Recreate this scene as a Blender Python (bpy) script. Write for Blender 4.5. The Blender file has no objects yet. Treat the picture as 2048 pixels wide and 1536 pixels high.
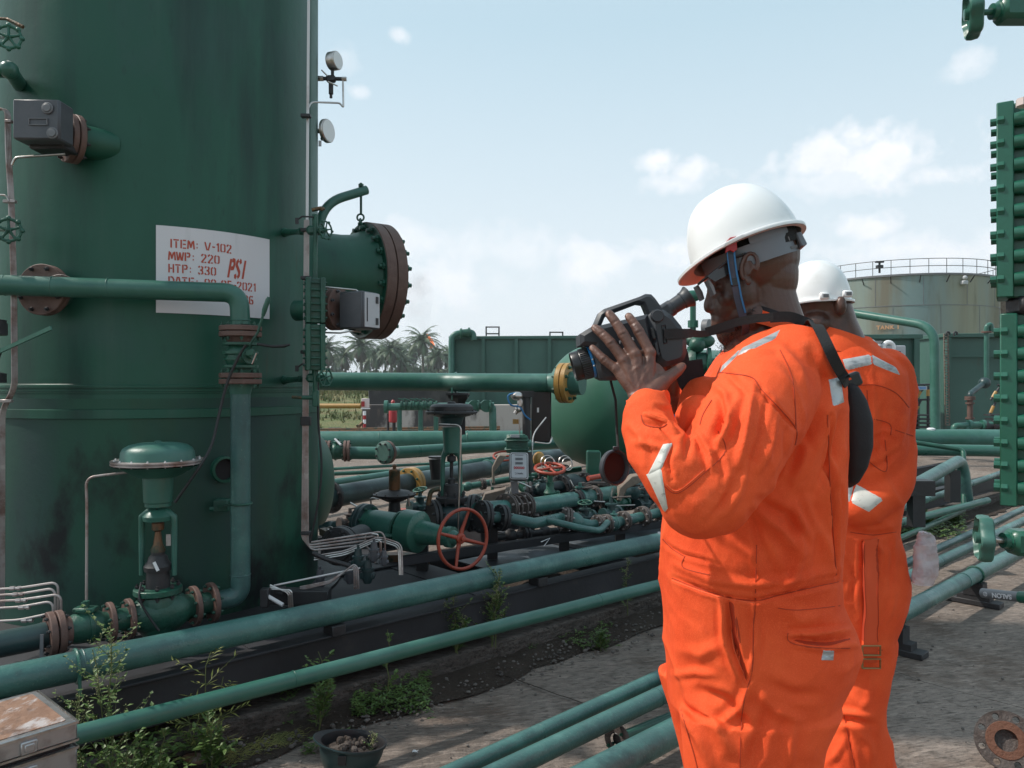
import bpy, bmesh, math, random
import numpy as np
from mathutils import Vector, Matrix, noise as mn
random.seed(7)
S = bpy.context.scene
COL = S.collection
R = math.radians
FPX = 1547.0                      # focal length in photo pixels (photo 2048 wide)
CAMZ = 1.5
# ---------------------------------------------------------------- camera
cam = bpy.data.cameras.new('camera'); camo = bpy.data.objects.new('camera', cam); COL.objects.link(camo)
camo.location = (0, 0, CAMZ); camo.rotation_euler = (R(90), 0, 0)
cam.sensor_width = 36; cam.lens = 36*FPX/2048; cam.clip_start = .05; cam.clip_end = 2000
S.camera = camo
# ---------------------------------------------------------------- light
SUN = Vector((-.64, .07, .76)).normalized()          # direction towards the sun
sl = bpy.data.lights.new('sun', 'SUN'); sl.energy = 3.9; sl.angle = R(1.4); sl.color = (1, .94, .86)
so = bpy.data.objects.new('sun', sl); COL.objects.link(so); so.rotation_euler = SUN.to_track_quat('Z', 'Y').to_euler()
W = bpy.data.worlds.new('World'); S.world = W; W.use_nodes = True
S.view_settings.view_transform = 'Standard'; S.view_settings.look = 'None'; S.view_settings.exposure = 0.04; S.view_settings.gamma = 1
def nd(nt, typ, **kw):
    n = nt.nodes.new(typ)
    for k, v in kw.items():
        if hasattr(n, k) and not k[0].isupper(): setattr(n, k, v)
        else: n.inputs[k].default_value = v
    return n
def uvdir(u, v): return Vector(((u-1024)/FPX, 1, (768-v)/FPX)).normalized()
def build_sky():
    nt = W.node_tree; L = nt.links; nt.nodes.clear()
    out = nd(nt, 'ShaderNodeOutputWorld'); bg = nd(nt, 'ShaderNodeBackground'); bg.inputs['Strength'].default_value = SKYS
    sk = nd(nt, 'ShaderNodeTexSky'); sk.sky_type = 'NISHITA'; sk.sun_disc = False
    sk.sun_elevation = math.asin(SUN.z); sk.sun_rotation = math.atan2(SUN.x, SUN.y)
    sk.air_density = 1.1; sk.dust_density = 4.5; sk.ozone_density = 1.0; sk.altitude = 0
    tc = nd(nt, 'ShaderNodeTexCoord')
    sep = nd(nt, 'ShaderNodeSeparateXYZ'); L.new(tc.outputs['Generated'], sep.inputs[0])
    # hazy milky veil of the humid air, thick at the horizon
    veil = nd(nt, 'ShaderNodeMapRange'); veil.inputs['From Min'].default_value = 0; veil.inputs['From Max'].default_value = .62
    veil.inputs['To Min'].default_value = .93; veil.inputs['To Max'].default_value = .78; L.new(sep.outputs['Z'], veil.inputs['Value'])
    vc = nd(nt, 'ShaderNodeMix'); vc.data_type = 'RGBA'; vc.inputs['A'].default_value = VEIL_LOW; vc.inputs['B'].default_value = VEIL_HIGH
    vm = nd(nt, 'ShaderNodeMapRange'); vm.inputs['From Max'].default_value = .42; L.new(sep.outputs['Z'], vm.inputs['Value']); L.new(vm.outputs[0], vc.inputs[0])
    m1 = nd(nt, 'ShaderNodeMix'); m1.data_type = 'RGBA'
    L.new(veil.outputs[0], m1.inputs[0]); L.new(sk.outputs[0], m1.inputs['A']); L.new(vc.outputs['Result'], m1.inputs['B'])
    # cumulus: soft blobs at the directions where the clouds stand, broken up by noise
    n1 = nd(nt, 'ShaderNodeTexNoise'); n1.inputs['Scale'].default_value = 15; n1.inputs['Detail'].default_value = 8; n1.inputs['Roughness'].default_value = .62
    L.new(tc.outputs['Generated'], n1.inputs['Vector'])
    n2 = nd(nt, 'ShaderNodeTexNoise'); n2.inputs['Scale'].default_value = 42; n2.inputs['Detail'].default_value = 6
    L.new(tc.outputs['Generated'], n2.inputs['Vector'])
    def math_(op, a, b=None, c=None, clamp=False):
        m = nd(nt, 'ShaderNodeMath'); m.operation = op; m.use_clamp = clamp
        for i, x in enumerate((a, b, c)):
            if x is None: continue
            if isinstance(x, (int, float)): m.inputs[i].default_value = x
            else: L.new(x, m.inputs[i])
        return m.outputs[0]
    nz = math_('ADD', math_('MULTIPLY', n1.outputs['Fac'], .75), math_('MULTIPLY', n2.outputs['Fac'], .25))
    total = None
    for (u, v, ru, rv, amp) in CLOUDS:
        c = uvdir(u, v); k = FPX/math.sqrt((u-1024)**2+(v-768)**2+FPX**2)
        sub = nd(nt, 'ShaderNodeVectorMath'); sub.operation = 'SUBTRACT'; L.new(tc.outputs['Generated'], sub.inputs[0]); sub.inputs[1].default_value = c
        mp = nd(nt, 'ShaderNodeVectorMath'); mp.operation = 'MULTIPLY'; L.new(sub.outputs[0], mp.inputs[0])
        a = ru/FPX*k; b = rv/FPX*k
        mp.inputs[1].default_value = (1/a, 1/a*.5, 1/b)
        ln = nd(nt, 'ShaderNodeVectorMath'); ln.operation = 'LENGTH'; L.new(mp.outputs[0], ln.inputs[0])
        e = math_('SUBTRACT', 1.0, ln.outputs['Value'])
        e = math_('MULTIPLY', math_('MAXIMUM', e, -2.0), 1.0)
        e = math_('ADD', e, math_('MULTIPLY', math_('SUBTRACT', nz, .5), 4.2))
        e = math_('MULTIPLY', math_('MULTIPLY', e, 1.35, clamp=True), amp)
        total = e if total is None else math_('MAXIMUM', total, e)
    cc = nd(nt, 'ShaderNodeMix'); cc.data_type = 'RGBA'; cc.inputs['A'].default_value = CLOUD_C; cc.inputs['B'].default_value = CLOUD_S
    sh = math_('MULTIPLY', math_('SUBTRACT', n2.outputs['Fac'], .42), 3.0, clamp=True); L.new(sh, cc.inputs[0])
    m2 = nd(nt, 'ShaderNodeMix'); m2.data_type = 'RGBA'; L.new(total, m2.inputs[0]); L.new(m1.outputs['Result'], m2.inputs['A']); L.new(cc.outputs['Result'], m2.inputs['B'])
    L.new(m2.outputs['Result'], bg.inputs['Color']); L.new(bg.outputs[0], out.inputs[0])
SKYS = .112
VEIL_LOW = (8.9, 9.3, 9.7, 1); VEIL_HIGH = (5.4, 7.2, 8.2, 1); CLOUD_C = (9.4, 9.5, 9.8, 1); CLOUD_S = (8.4, 8.7, 9.2, 1)
CLOUDS = [(1318, 318, 52, 34, .9), (1392, 338, 58, 36, .85), (1345, 368, 80, 26, .6), (1718, 268, 62, 42, .9), (1650, 305, 80, 48, .85), (1790, 312, 120, 58, .9), (1872, 348, 80, 34, .8), (1710, 358, 150, 30, .5), (1742, 455, 60, 36, .85), (1790, 500, 120, 40, .7), (1905, 505, 110, 40, .65), (1340, 500, 110, 45, .7), (1190, 525, 100, 50, .75),
          (900, 570, 170, 60, .6), (820, 480, 70, 40, .5), (800, 70, 36, 22, .6), (1940, 128, 40, 30, .5), (720, 185, 30, 16, .5), (1000, 500, 160, 50, .4), (690, 110, 50, 40, .25), (300, -300, 500, 150, .5), (1500, -500, 400, 150, .5)]
build_sky()
# ---------------------------------------------------------------- picture plane -> world
def P(u, v, Y): return Vector(((u-1024)/FPX*Y, Y, CAMZ+(768-v)/FPX*Y))
def GZ(u, v, z): return P(u, v, FPX*(CAMZ-z)/(v-768))
# ---------------------------------------------------------------- materials
MATS = {}
def mat(name, col, rough=.5, metal=0., layers=(), bump=None, spec=.5, coat=0., rvar=0., rot=0., sss=0., trans=0., alpha=1.):
    """layers: (scale, colour, lo, hi, stretch, detail, amount) noise masks mixed over the base colour."""
    m = bpy.data.materials.new(name); m.use_nodes = True; nt = m.node_tree; L = nt.links
    b = nt.nodes['Principled BSDF']
    b.inputs['Roughness'].default_value = rough; b.inputs['Metallic'].default_value = metal
    b.inputs['Specular IOR Level'].default_value = spec; b.inputs['Coat Weight'].default_value = coat; b.inputs['Coat Roughness'].default_value = .15
    b.inputs['Subsurface Weight'].default_value = sss
    if sss: b.inputs['Subsurface Radius'].default_value = (.02, .006, .003); b.inputs['Subsurface Scale'].default_value = 1
    b.inputs['Transmission Weight'].default_value = trans; b.inputs['Alpha'].default_value = alpha
    geo = nd(nt, 'ShaderNodeNewGeometry')
    rotn = nd(nt, 'ShaderNodeMapping'); rotn.inputs['Rotation'].default_value = (0, 0, rot); L.new(geo.outputs['Position'], rotn.inputs[0])
    cur = None; first = tuple(col)+(1,)
    def tex(scale, stretch, detail):
        mp = nd(nt, 'ShaderNodeMapping'); mp.inputs['Scale'].default_value = stretch; L.new(rotn.outputs[0], mp.inputs[0])
        n = nd(nt, 'ShaderNodeTexNoise'); n.inputs['Scale'].default_value = scale; n.inputs['Detail'].default_value = detail; n.inputs['Roughness'].default_value = .6
        L.new(mp.outputs[0], n.inputs['Vector']); return n.outputs['Fac']
    fac0 = None
    for la in layers:
        scale, c2, lo, hi = la[:4]; stretch = la[4] if len(la) > 4 and la[4] else (1, 1, 1); detail = la[5] if len(la) > 5 else 5; amt = la[6] if len(la) > 6 else 1
        f = tex(scale, stretch, detail)
        mr = nd(nt, 'ShaderNodeMapRange'); mr.inputs['From Min'].default_value = lo; mr.inputs['From Max'].default_value = hi; mr.inputs['To Max'].default_value = amt
        L.new(f, mr.inputs['Value'])
        mx = nd(nt, 'ShaderNodeMix'); mx.data_type = 'RGBA'; L.new(mr.outputs[0], mx.inputs[0])
        if cur is None: mx.inputs['A'].default_value = first
        else: L.new(cur, mx.inputs['A'])
        mx.inputs['B'].default_value = tuple(c2)+(1,); cur = mx.outputs['Result']
        if fac0 is None: fac0 = f
    if cur is None: b.inputs['Base Color'].default_value = first
    else: L.new(cur, b.inputs['Base Color'])
    if rvar:
        f = fac0 or tex(6, (1, 1, 1), 5)
        mr = nd(nt, 'ShaderNodeMapRange'); mr.inputs['From Min'].default_value = .3; mr.inputs['From Max'].default_value = .7
        mr.inputs['To Min'].default_value = max(.03, rough-rvar); mr.inputs['To Max'].default_value = min(1, rough+rvar); L.new(f, mr.inputs['Value']); L.new(mr.outputs[0], b.inputs['Roughness'])
    if bump:
        bs = bump if isinstance(bump, list) else [bump]; prev = None
        for (sc, st, dist, *rest) in bs:
            f = tex(sc, rest[0] if rest else (1, 1, 1), 4)
            bn = nd(nt, 'ShaderNodeBump'); bn.inputs['Strength'].default_value = st; bn.inputs['Distance'].default_value = dist; L.new(f, bn.inputs['Height'])
            if prev: L.new(prev, bn.inputs['Normal'])
            prev = bn.outputs[0]
        L.new(prev, b.inputs['Normal'])
    MATS[name] = m; return m
DK = (.012, .018, .018); RU = (.075, .032, .018)
mat('vessel_green', (.009, .074, .046), .45, spec=.35, layers=[(.9, (.020, .100, .066), .42, .64, (1, 1, .5), 8), (1.7, (.028, .076, .066), .54, .68, (1, 1, .8), 8, .6), (2.6, (.008, .034, .028), .5, .66, (1, 1, .16), 8, .8), (7, (.045, .10, .075), .56, .72, (1, 1, .08), 5, .45), (14, (.06, .04, .025), .66, .76, (1, 1, .12), 6, .4), (25, (.006, .03, .024), .62, .8, (1, 1, .3), 4, .6)],
    bump=[(70, .06, .01), (2.5, .25, .02)], rvar=.12)
mat('skirt_green', (.011, .070, .042), .52, spec=.35, layers=[(1.2, (.02, .045, .045), .42, .66, (1, 1, .5), 6), (3, (.03, .05, .02), .56, .8, (1, 1, .3), 6, .6), (1.6, (.004, .005, .007), .50, .58, (1, 1, .6), 9, .95), (40, (.1, .14, .13), .73, .8, (1, 1, .2), 3, .35)], bump=[(70, .08, .01), (3, .25, .02)], rvar=.12)
mat('pipe_green', (.030, .115, .084), .38, layers=[(3, (.055, .155, .13), .45, .7, None, 6), (9, (.02, .09, .075), .52, .75, None, 6, .8), (60, (.09, .11, .10), .68, .8, None, 3, .4), (16, RU, .72, .8, None, 5, .5)], bump=[(60, .08, .01)], rvar=.12)
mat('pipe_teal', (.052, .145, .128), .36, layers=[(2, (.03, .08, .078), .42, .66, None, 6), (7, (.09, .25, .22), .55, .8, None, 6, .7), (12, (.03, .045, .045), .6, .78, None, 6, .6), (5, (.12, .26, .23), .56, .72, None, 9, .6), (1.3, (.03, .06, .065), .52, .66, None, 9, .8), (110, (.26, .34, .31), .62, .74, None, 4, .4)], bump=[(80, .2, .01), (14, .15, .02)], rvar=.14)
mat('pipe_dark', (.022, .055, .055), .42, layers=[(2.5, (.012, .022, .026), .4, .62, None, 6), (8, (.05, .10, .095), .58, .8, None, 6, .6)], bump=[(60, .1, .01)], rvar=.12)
mat('lit_strip_paint', (.16, .24, .225), .4, layers=[(5, (.11, .18, .165), .45, .7, (1, 1, .2), 6)])  # riser colour, paler to stand for light along the vessel's edge
mat('valve_green', (.014, .085, .055), .42, layers=[(5, (.01, .04, .03), .45, .7, None, 6), (20, (.05, .13, .10), .6, .8, None, 5, .6), (25, RU, .7, .8, None, 5, .6)], bump=[(50, .25, .015)], rvar=.1)
mat('bright_green', (.014, .105, .068), .36, layers=[(4, (.008, .085, .05), .45, .7, None, 5), (30, (.02, .17, .11), .6, .8, None, 4, .5)], bump=[(90, .06, .01), (9, .1, .02)], coat=.12)
mat('separator_green', (.028, .115, .072), .42, layers=[(1.5, (.04, .135, .09), .45, .7, None, 6), (4, (.02, .08, .055), .55, .8, None, 6, .6)], bump=[(60, .05, .01)])
mat('tank_green', (.035, .10, .078), .5, layers=[(.5, (.05, .125, .10), .45, .7, None, 5), (1.2, (.02, .055, .045), .55, .8, (1, 1, .3), 6, .7), (3, RU, .66, .8, (1, 1, .4), 5, .5)], bump=[(12, .1, .03)])
mat('flange_rust', (.13, .075, .06), .62, layers=[(9, (.09, .045, .035), .42, .7, None, 6), (30, (.2, .12, .1), .6, .8, None, 5, .6), (5, (.03, .03, .03), .6, .8, None, 5, .6)], bump=[(90, .25, .01)])
mat('dark_steel', (.018, .017, .019), .55, layers=[(3, (.04, .038, .04), .45, .75, None, 6), (14, (.05, .03, .02), .62, .8, None, 6, .6)], bump=[(50, .2, .01)], rvar=.1)
mat('skid_steel', (.013, .013, .016), .62, layers=[(1.5, (.035, .034, .04), .42, .7, None, 6), (12, (.06, .045, .035), .62, .8, None, 6, .6)], bump=[(30, .15, .01)], rvar=.15)
mat('deck_plate', (.1, .12, .14), .5, layers=[(2, (.03, .035, .04), .45, .6, None, 6), (12, (.12, .1, .08), .6, .8, None, 6, .6)], bump=[(30, .15, .01)])
mat('stainless', (.55, .52, .5), .32, 1., layers=[(12, (.32, .27, .24), .45, .7, None, 4)])
mat('weathered_tube', (.38, .34, .33), .42, .5, layers=[(7, (.19, .12, .10), .47, .66, None, 5), (20, (.6, .58, .56), .6, .75, None, 5, .7)])
mat('white_tube', (.60, .58, .58), .4, .15, layers=[(9, (.35, .28, .26), .56, .7, (1, 1, .5), 5, .7)])
mat('black_rubber', (.012, .012, .013), .55, bump=[(120, .2, .004)])
mat('yellow_paint', (.36, .20, .05), .42, layers=[(8, (.30, .14, .03), .48, .75, None, 6)], bump=[(60, .15, .01)])
mat('red_paint', (.33, .05, .025), .45, layers=[(12, (.18, .035, .02), .5, .75, None, 6, .8), (30, (.40, .10, .05), .6, .8, None, 5, .6)], bump=[(60, .25, .008)])
mat('bright_red', (.34, .018, .022), .4, layers=[(12, (.3, .02, .02), .5, .75, None, 6, .8)])
mat('copper_rust', (.15, .07, .03), .45, .3, layers=[(14, (.04, .05, .03), .45, .6, None, 6), (30, (.3, .14, .05), .6, .75, None, 5, .7)], bump=[(60, .3, .01)])
mat('box_grey', (.065, .068, .078), .42, layers=[(6, (.09, .09, .10), .45, .75, None, 5), (40, (.05, .045, .05), .6, .8, None, 5, .6)], bump=[(90, .15, .006)])
mat('light_grey', (.42, .43, .45), .4, layers=[(12, (.3, .3, .3), .5, .8, None, 5, .6)])
mat('mid_grey', (.16, .16, .17), .5, layers=[(12, (.10, .10, .10), .5, .8, None, 5, .6)])
mat('sign_white', (.62, .60, .62), .5, layers=[(18, (.45, .45, .45), .58, .8, (1, 1, .12), 5, .55), (60, (.3, .3, .3), .72, .78, (1, 1, .1), 3, .6)])
mat('stencil_red', (.42, .06, .03), .55, layers=[(60, (.5, .2, .15), .6, .75, None, 4, .5)])
mat('tan_bracket', (.21, .165, .13), .6, layers=[(8, (.12, .085, .06), .45, .7, None, 6)], bump=[(40, .25, .01)])
mat('white_plain', (.75, .75, .76), .45)
mat('glass_dark', (.03, .035, .04), .12)
mat('lens_glass', (.16, .17, .18), .08)
mat('gauge_face', (.7, .72, .72), .2)
mat('blue_plastic', (.03, .25, .6), .4)
mat('storage_tank', (.25, .25, .18), .6, layers=[(.13, (.17, .24, .24), .45, .6, (1, 1, .15), 5), (.5, (.16, .13, .085), .46, .66, (1, 1, .10), 7, .85), (1.6, (.10, .09, .06), .6, .8, (1, 1, .15), 5, .6)])
mat('weather_wall', (.40, .37, .34), .8, layers=[(.8, (.05, .045, .045), .44, .54, (1, 1, .5), 8), (3, (.2, .15, .12), .56, .75, (1, 1, .3), 6, .7)])
mat('dark_wall', (.05, .045, .05), .8, layers=[(1.5, (.12, .11, .11), .5, .7, (1, 1, .4), 8)])
def concrete(name, base):
    m = mat(name, base, .85, layers=[(.45, tuple(c*.55 for c in base), .44, .60, None, 8, .8), (1.6, (base[0]*.55, base[1]*.47, base[2]*.42), .50, .66, None, 9, .85), (2.2, tuple(c*1.45 for c in base), .55, .70, (.6, 1, 1), 8, .6), (8, tuple(c*.38 for c in base), .55, .70, (1, 1, 1), 10, .8), (30, tuple(c*1.6 for c in base), .50, .70, (.30, 1, 1), 8, .7), (75, tuple(c*.32 for c in base), .52, .66, (.25, 1, 1), 8, .85), (170, tuple(c*.3 for c in base), .58, .70, None, 4, .8)],
        bump=[(34, 1.0, .03, (.18, 1, 1)), (150, .7, .008), (8, .7, .03)], rot=R(-12), spec=.25)
    return m
concrete('concrete', (.250, .204, .174))
concrete('concrete_dark', (.11, .093, .083))
mat('soil', (.05, .038, .031), .95, layers=[(3, (.07, .055, .045), .45, .7, None, 8), (40, (.15, .13, .11), .62, .75, None, 5, .6)], bump=[(25, 1, .03), (90, .8, .01)], spec=.15)
mat('grass_far', (.13, .16, .055), .9, layers=[(1.2, (.25, .21, .10), .45, .65, None, 8), (.35, (.33, .15, .08), .57, .64, None, 7), (14, (.07, .10, .03), .5, .7, None, 6, .7)], bump=[(9, 1, .2)])
mat('reed', (.16, .17, .07), .8, layers=[(2, (.24, .2, .11), .45, .65, None, 6)])
mat('palm_leaf', (.055, .095, .045), .55, layers=[(.6, (.07, .12, .05), .45, .65, None, 5)])
mat('palm_trunk', (.11, .10, .085), .9, layers=[(3, (.06, .055, .045), .45, .65, None, 5)])
mat('bush_far', (.08, .12, .065), .8, layers=[(.3, (.08, .12, .06), .45, .65, None, 6)])
mat('leaf', (.065, .12, .025), .5, layers=[(9, (.11, .17, .04), .45, .65, None, 4), (30, (.04, .08, .02), .55, .7, None, 4)])
mat('leaf_yellow', (.22, .22, .05), .6, layers=[(9, (.13, .16, .04), .45, .65, None, 4)])
mat('stem', (.10, .12, .04), .6)
mat('seed', (.30, .30, .14), .7)
mat('orange_cloth', (.84, .100, .025), .78, layers=[(4, (.74, .070, .016), .42, .66, None, 6), (11, (.88, .12, .032), .54, .72, None, 6, .7), (30, (.62, .065, .02), .62, .76, (1, 1, .6), 5, .5), (8, (.40, .075, .03), .64, .74, (1, 1, .7), 8, .35), (500, (.95, .15, .05), .5, .7, None, 2, .6)], bump=[(700, .35, .0015), (13, .22, .02, (1, 1, .55)), (40, .18, .007, (1, 1, .7))], spec=.25)
mat('orange_seam_and_shade', (.42, .04, .008), .8)  # seam lines; also the painted shade inside the pocket slits
mat('orange_stitch', (.85, .17, .06), .8)
mat('reflective', (.45, .47, .48), .38, .25, layers=[(70, (.33, .35, .36), .5, .7, None, 4), (14, (.28, .29, .3), .55, .62, (1, 1, 3), 3)], bump=[(50, .3, .004)])
mat('reflective_dirty', (.60, .60, .55), .5, layers=[(60, (.25, .25, .23), .6, .7, (1, 1, 3), 4, .7)], bump=[(60, .2, .003)])
mat('skin', (.098, .044, .030), .36, layers=[(14, (.045, .021, .016), .45, .7, None, 5), (120, (.078, .037, .028), .5, .7, None, 4, .5)], bump=[(300, .3, .002), (60, .2, .004)], sss=.06)
mat('skin_hand_sunlit', (.145, .068, .048), .42, layers=[(30, (.085, .037, .027), .45, .7, None, 5), (140, (.15, .075, .058), .55, .75, None, 4, .5)], bump=[(330, .4, .0018), (80, .35, .003, (1, 1, .6))], sss=.06)  # the hands' own pinker tone, plus sunlight put into the lighter colour
mat('nail', (.30, .17, .13), .35)
mat('hair', (.012, .010, .010), .8, bump=[(500, .6, .003)])
mat('helmet_white', (.80, .80, .80), .28, coat=.3, layers=[(14, (.68, .67, .65), .58, .74, None, 8, .6), (60, (.5, .48, .45), .70, .76, (1, .3, 1), 5, .5)], bump=[(2, .03, .02)])
mat('helmet_inner', (.62, .52, .50), .5)
mat('helmet_band', (.16, .168, .19), .45)
mat('camera_black', (.030, .033, .040), .45, bump=[(400, .12, .001)], layers=[(20, (.03, .031, .035), .5, .8, None, 4)])
mat('camera_dark', (.010, .010, .012), .35)
mat('strap_black', (.012, .012, .013), .75, bump=[(350, .5, .002)])
mat('chin_strap', (.04, .05, .075), .7, layers=[(30, (.08, .07, .09), .55, .75, None, 4)], bump=[(400, .3, .001)])
mat('strap_blue', (.03, .16, .35), .6)
mat('bag_black', (.013, .010, .012), .75, bump=[(200, .3, .003)])
mat('plastic_bag', (.72, .66, .70), .18, layers=[(14, (.55, .48, .52), .4, .7, None, 5)], bump=[(22, .5, .02)], alpha=.62)
mat('alu_case', (.42, .41, .41), .38, .85, layers=[(20, (.25, .23, .22), .5, .75, None, 6)], bump=[(90, .1, .003)])
mat('worn_wood', (.22, .12, .075), .7, layers=[(7, (.38, .34, .33), .52, .56, (1, .4, 1), 7), (12, (.05, .035, .03), .56, .64, None, 6), (20, (.15, .075, .045), .45, .6, None, 6, .6)], bump=[(30, .5, .01)])
mat('flange_bare', (.10, .082, .075), .6, .3, layers=[(9, (.05, .035, .03), .45, .7, None, 6), (40, (.2, .17, .15), .58, .75, None, 5, .7)], bump=[(70, .6, .01)])
mat('rust_orange', (.13, .055, .032), .8, layers=[(20, (.12, .045, .025), .45, .7, None, 6)], bump=[(60, .7, .01)])
mat('pebble', (.16, .14, .125), .9, layers=[(4, (.07, .06, .055), .4, .65, None, 4)])
mat('gold', (.30, .20, .09), .35, .8)
mat('belt_cloth', (.70, .085, .02), .7, bump=[(400, .3, .002)])
def em(name, col, st):
    m = bpy.data.materials.new(name); m.use_nodes = True; b = m.node_tree.nodes['Principled BSDF']
    b.inputs['Base Color'].default_value = col+(1,); b.inputs['Emission Color'].default_value = col+(1,); b.inputs['Emission Strength'].default_value = st; MATS[name] = m
em('flame', (1, .22, .06), 1.1)
# ---------------------------------------------------------------- mesh builder
def basis(d):
    d = Vector(d).normalized(); a = Vector((0, 0, 1)) if abs(d.z) < .95 else Vector((0, 1, 0))
    x = a.cross(d).normalized(); return x, d.cross(x).normalized(), d
class MB:
    def __init__(s): s.v = []; s.f = []; s.m = []; s.cm = 0
    def add(s, vs, fs):
        o = len(s.v); s.v += [tuple(x) for x in vs]; s.f += [[i+o for i in f] for f in fs]; s.m += [s.cm]*len(fs); return s
    def tube(s, pts, r, seg=20, cap=True):
        pts = [Vector(p) for p in pts]; n = len(pts); rs = r if isinstance(r, (list, tuple)) else [r]*n
        ts = []
        for i in range(n):
            a = pts[max(i-1, 0)]; b = pts[min(i+1, n-1)]; t = (b-a)
            if 0 < i < n-1: t = (pts[i]-a).normalized()+(b-pts[i]).normalized()
            ts.append(t.normalized() if t.length > 1e-9 else Vector((0, 0, 1)))
        x, y, _ = basis(ts[0]); vs = []
        for i in range(n):
            if i: 
                q = ts[i-1].rotation_difference(ts[i]); x = (q @ x); y = ts[i].cross(x).normalized(); x = y.cross(ts[i]).normalized()
            for k in range(seg):
                a = 2*math.pi*k/seg; vs.append(pts[i]+(x*math.cos(a)+y*math.sin(a))*rs[i])
        fs = [[i*seg+k, i*seg+(k+1) % seg, (i+1)*seg+(k+1) % seg, (i+1)*seg+k] for i in range(n-1) for k in range(seg)]
        if cap: fs += [list(range(seg))[::-1], [(n-1)*seg+k for k in range(seg)]]
        return s.add(vs, fs)
    def lathe(s, o, d, prof, seg=32, cap=True):
        """prof: [(h, r)] along direction d from o"""
        o = Vector(o); x, y, d = basis(d); vs = []
        for h, r in prof:
            for k in range(seg):
                a = 2*math.pi*k/seg; vs.append(o+d*h+(x*math.cos(a)+y*math.sin(a))*r)
        n = len(prof)
        fs = [[i*seg+k, i*seg+(k+1) % seg, (i+1)*seg+(k+1) % seg, (i+1)*seg+k] for i in range(n-1) for k in range(seg)]
        if cap:
            if prof[0][1] > 1e-6: fs.append(list(range(seg))[::-1])
            if prof[-1][1] > 1e-6: fs.append([(n-1)*seg+k for k in range(seg)])
        return s.add(vs, fs)
    def box(s, c, size, ax=None, bev=0.):
        """ax: (x,y,z) unit axes; bev: chamfer"""
        c = Vector(c); X, Y, Z = ax if ax else (Vector((1, 0, 0)), Vector((0, 1, 0)), Vector((0, 0, 1)))
        hx, hy, hz = size[0]/2, size[1]/2, size[2]/2
        if bev <= 0:
            vs = [c+X*(hx*a)+Y*(hy*b)+Z*(hz*e) for a in (-1, 1) for b in (-1, 1) for e in (-1, 1)]
            return s.add(vs, [[0, 1, 3, 2], [4, 6, 7, 5], [0, 4, 5, 1], [2, 3, 7, 6], [0, 2, 6, 4], [1, 5, 7, 3]])
        bm = bmesh.new()
        for a in (-1, 1):
            for b in (-1, 1):
                for e in (-1, 1):
                    for (p, q, r_) in ((0, bev, bev), (bev, 0, bev), (bev, bev, 0)):
                        bm.verts.new(c+X*(a*(hx-p))+Y*(b*(hy-q))+Z*(e*(hz-r_)))
        bmesh.ops.convex_hull(bm, input=bm.verts); bm.verts.index_update()
        vs = [v.co.copy() for v in bm.verts]; fs = [[v.index for v in f.verts] for f in bm.faces]; bm.free()
        return s.add(vs, fs)
    def bar(s, a, b, w, h, up=(0, 0, 1), bev=0.):
        a = Vector(a); b = Vector(b); d = (b-a); L = d.length; d.normalize(); up = Vector(up); x = d.cross(up).normalized(); z = x.cross(d).normalized()
        return s.box((a+b)/2, (L, w, h), (d, x, z), bev)
    def sphere(s, c, r, seg=16, rings=10, sc=(1, 1, 1), ax=None):
        c = Vector(c); X, Y, Z = ax if ax else (Vector((1, 0, 0)), Vector((0, 1, 0)), Vector((0, 0, 1)))
        vs = [c+Z*(r*sc[2])]; 
        for i in range(1, rings):
            t = math.pi*i/rings
            for k in range(seg):
                a = 2*math.pi*k/seg; vs.append(c+X*(r*sc[0]*math.sin(t)*math.cos(a))+Y*(r*sc[1]*math.sin(t)*math.sin(a))+Z*(r*sc[2]*math.cos(t)))
        vs.append(c-Z*(r*sc[2])); fs = []
        for k in range(seg):
            fs.append([0, 1+k, 1+(k+1) % seg])
            for i in range(rings-2): fs.append([1+i*seg+k, 1+(i+1)*seg+k, 1+(i+1)*seg+(k+1) % seg, 1+i*seg+(k+1) % seg])
            fs.append([1+(rings-2)*seg+k, len(vs)-1, 1+(rings-2)*seg+(k+1) % seg])
        return s.add(vs, fs)
    def torus(s, c, d, R_, r, seg=32, sseg=10, a0=0, a1=2*math.pi, xax=None):
        x, y, d = basis(d)
        if xax is not None: x = Vector(xax).normalized(); y = Vector(d).cross(x).normalized()
        c = Vector(c); full = abs(a1-a0-2*math.pi) < 1e-6
        n = seg if full else seg+1; vs = []
        for i in range(n):
            a = a0+(a1-a0)*i/seg; e = x*math.cos(a)+y*math.sin(a)
            for k in range(sseg):
                b = 2*math.pi*k/sseg; vs.append(c+e*(R_+r*math.cos(b))+d*(r*math.sin(b)))
        fs = []
        for i in range(seg):
            j = (i+1) % n
            for k in range(sseg): fs.append([i*sseg+k, j*sseg+k, j*sseg+(k+1) % sseg, i*sseg+(k+1) % sseg])
        return s.add(vs, fs)
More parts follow.
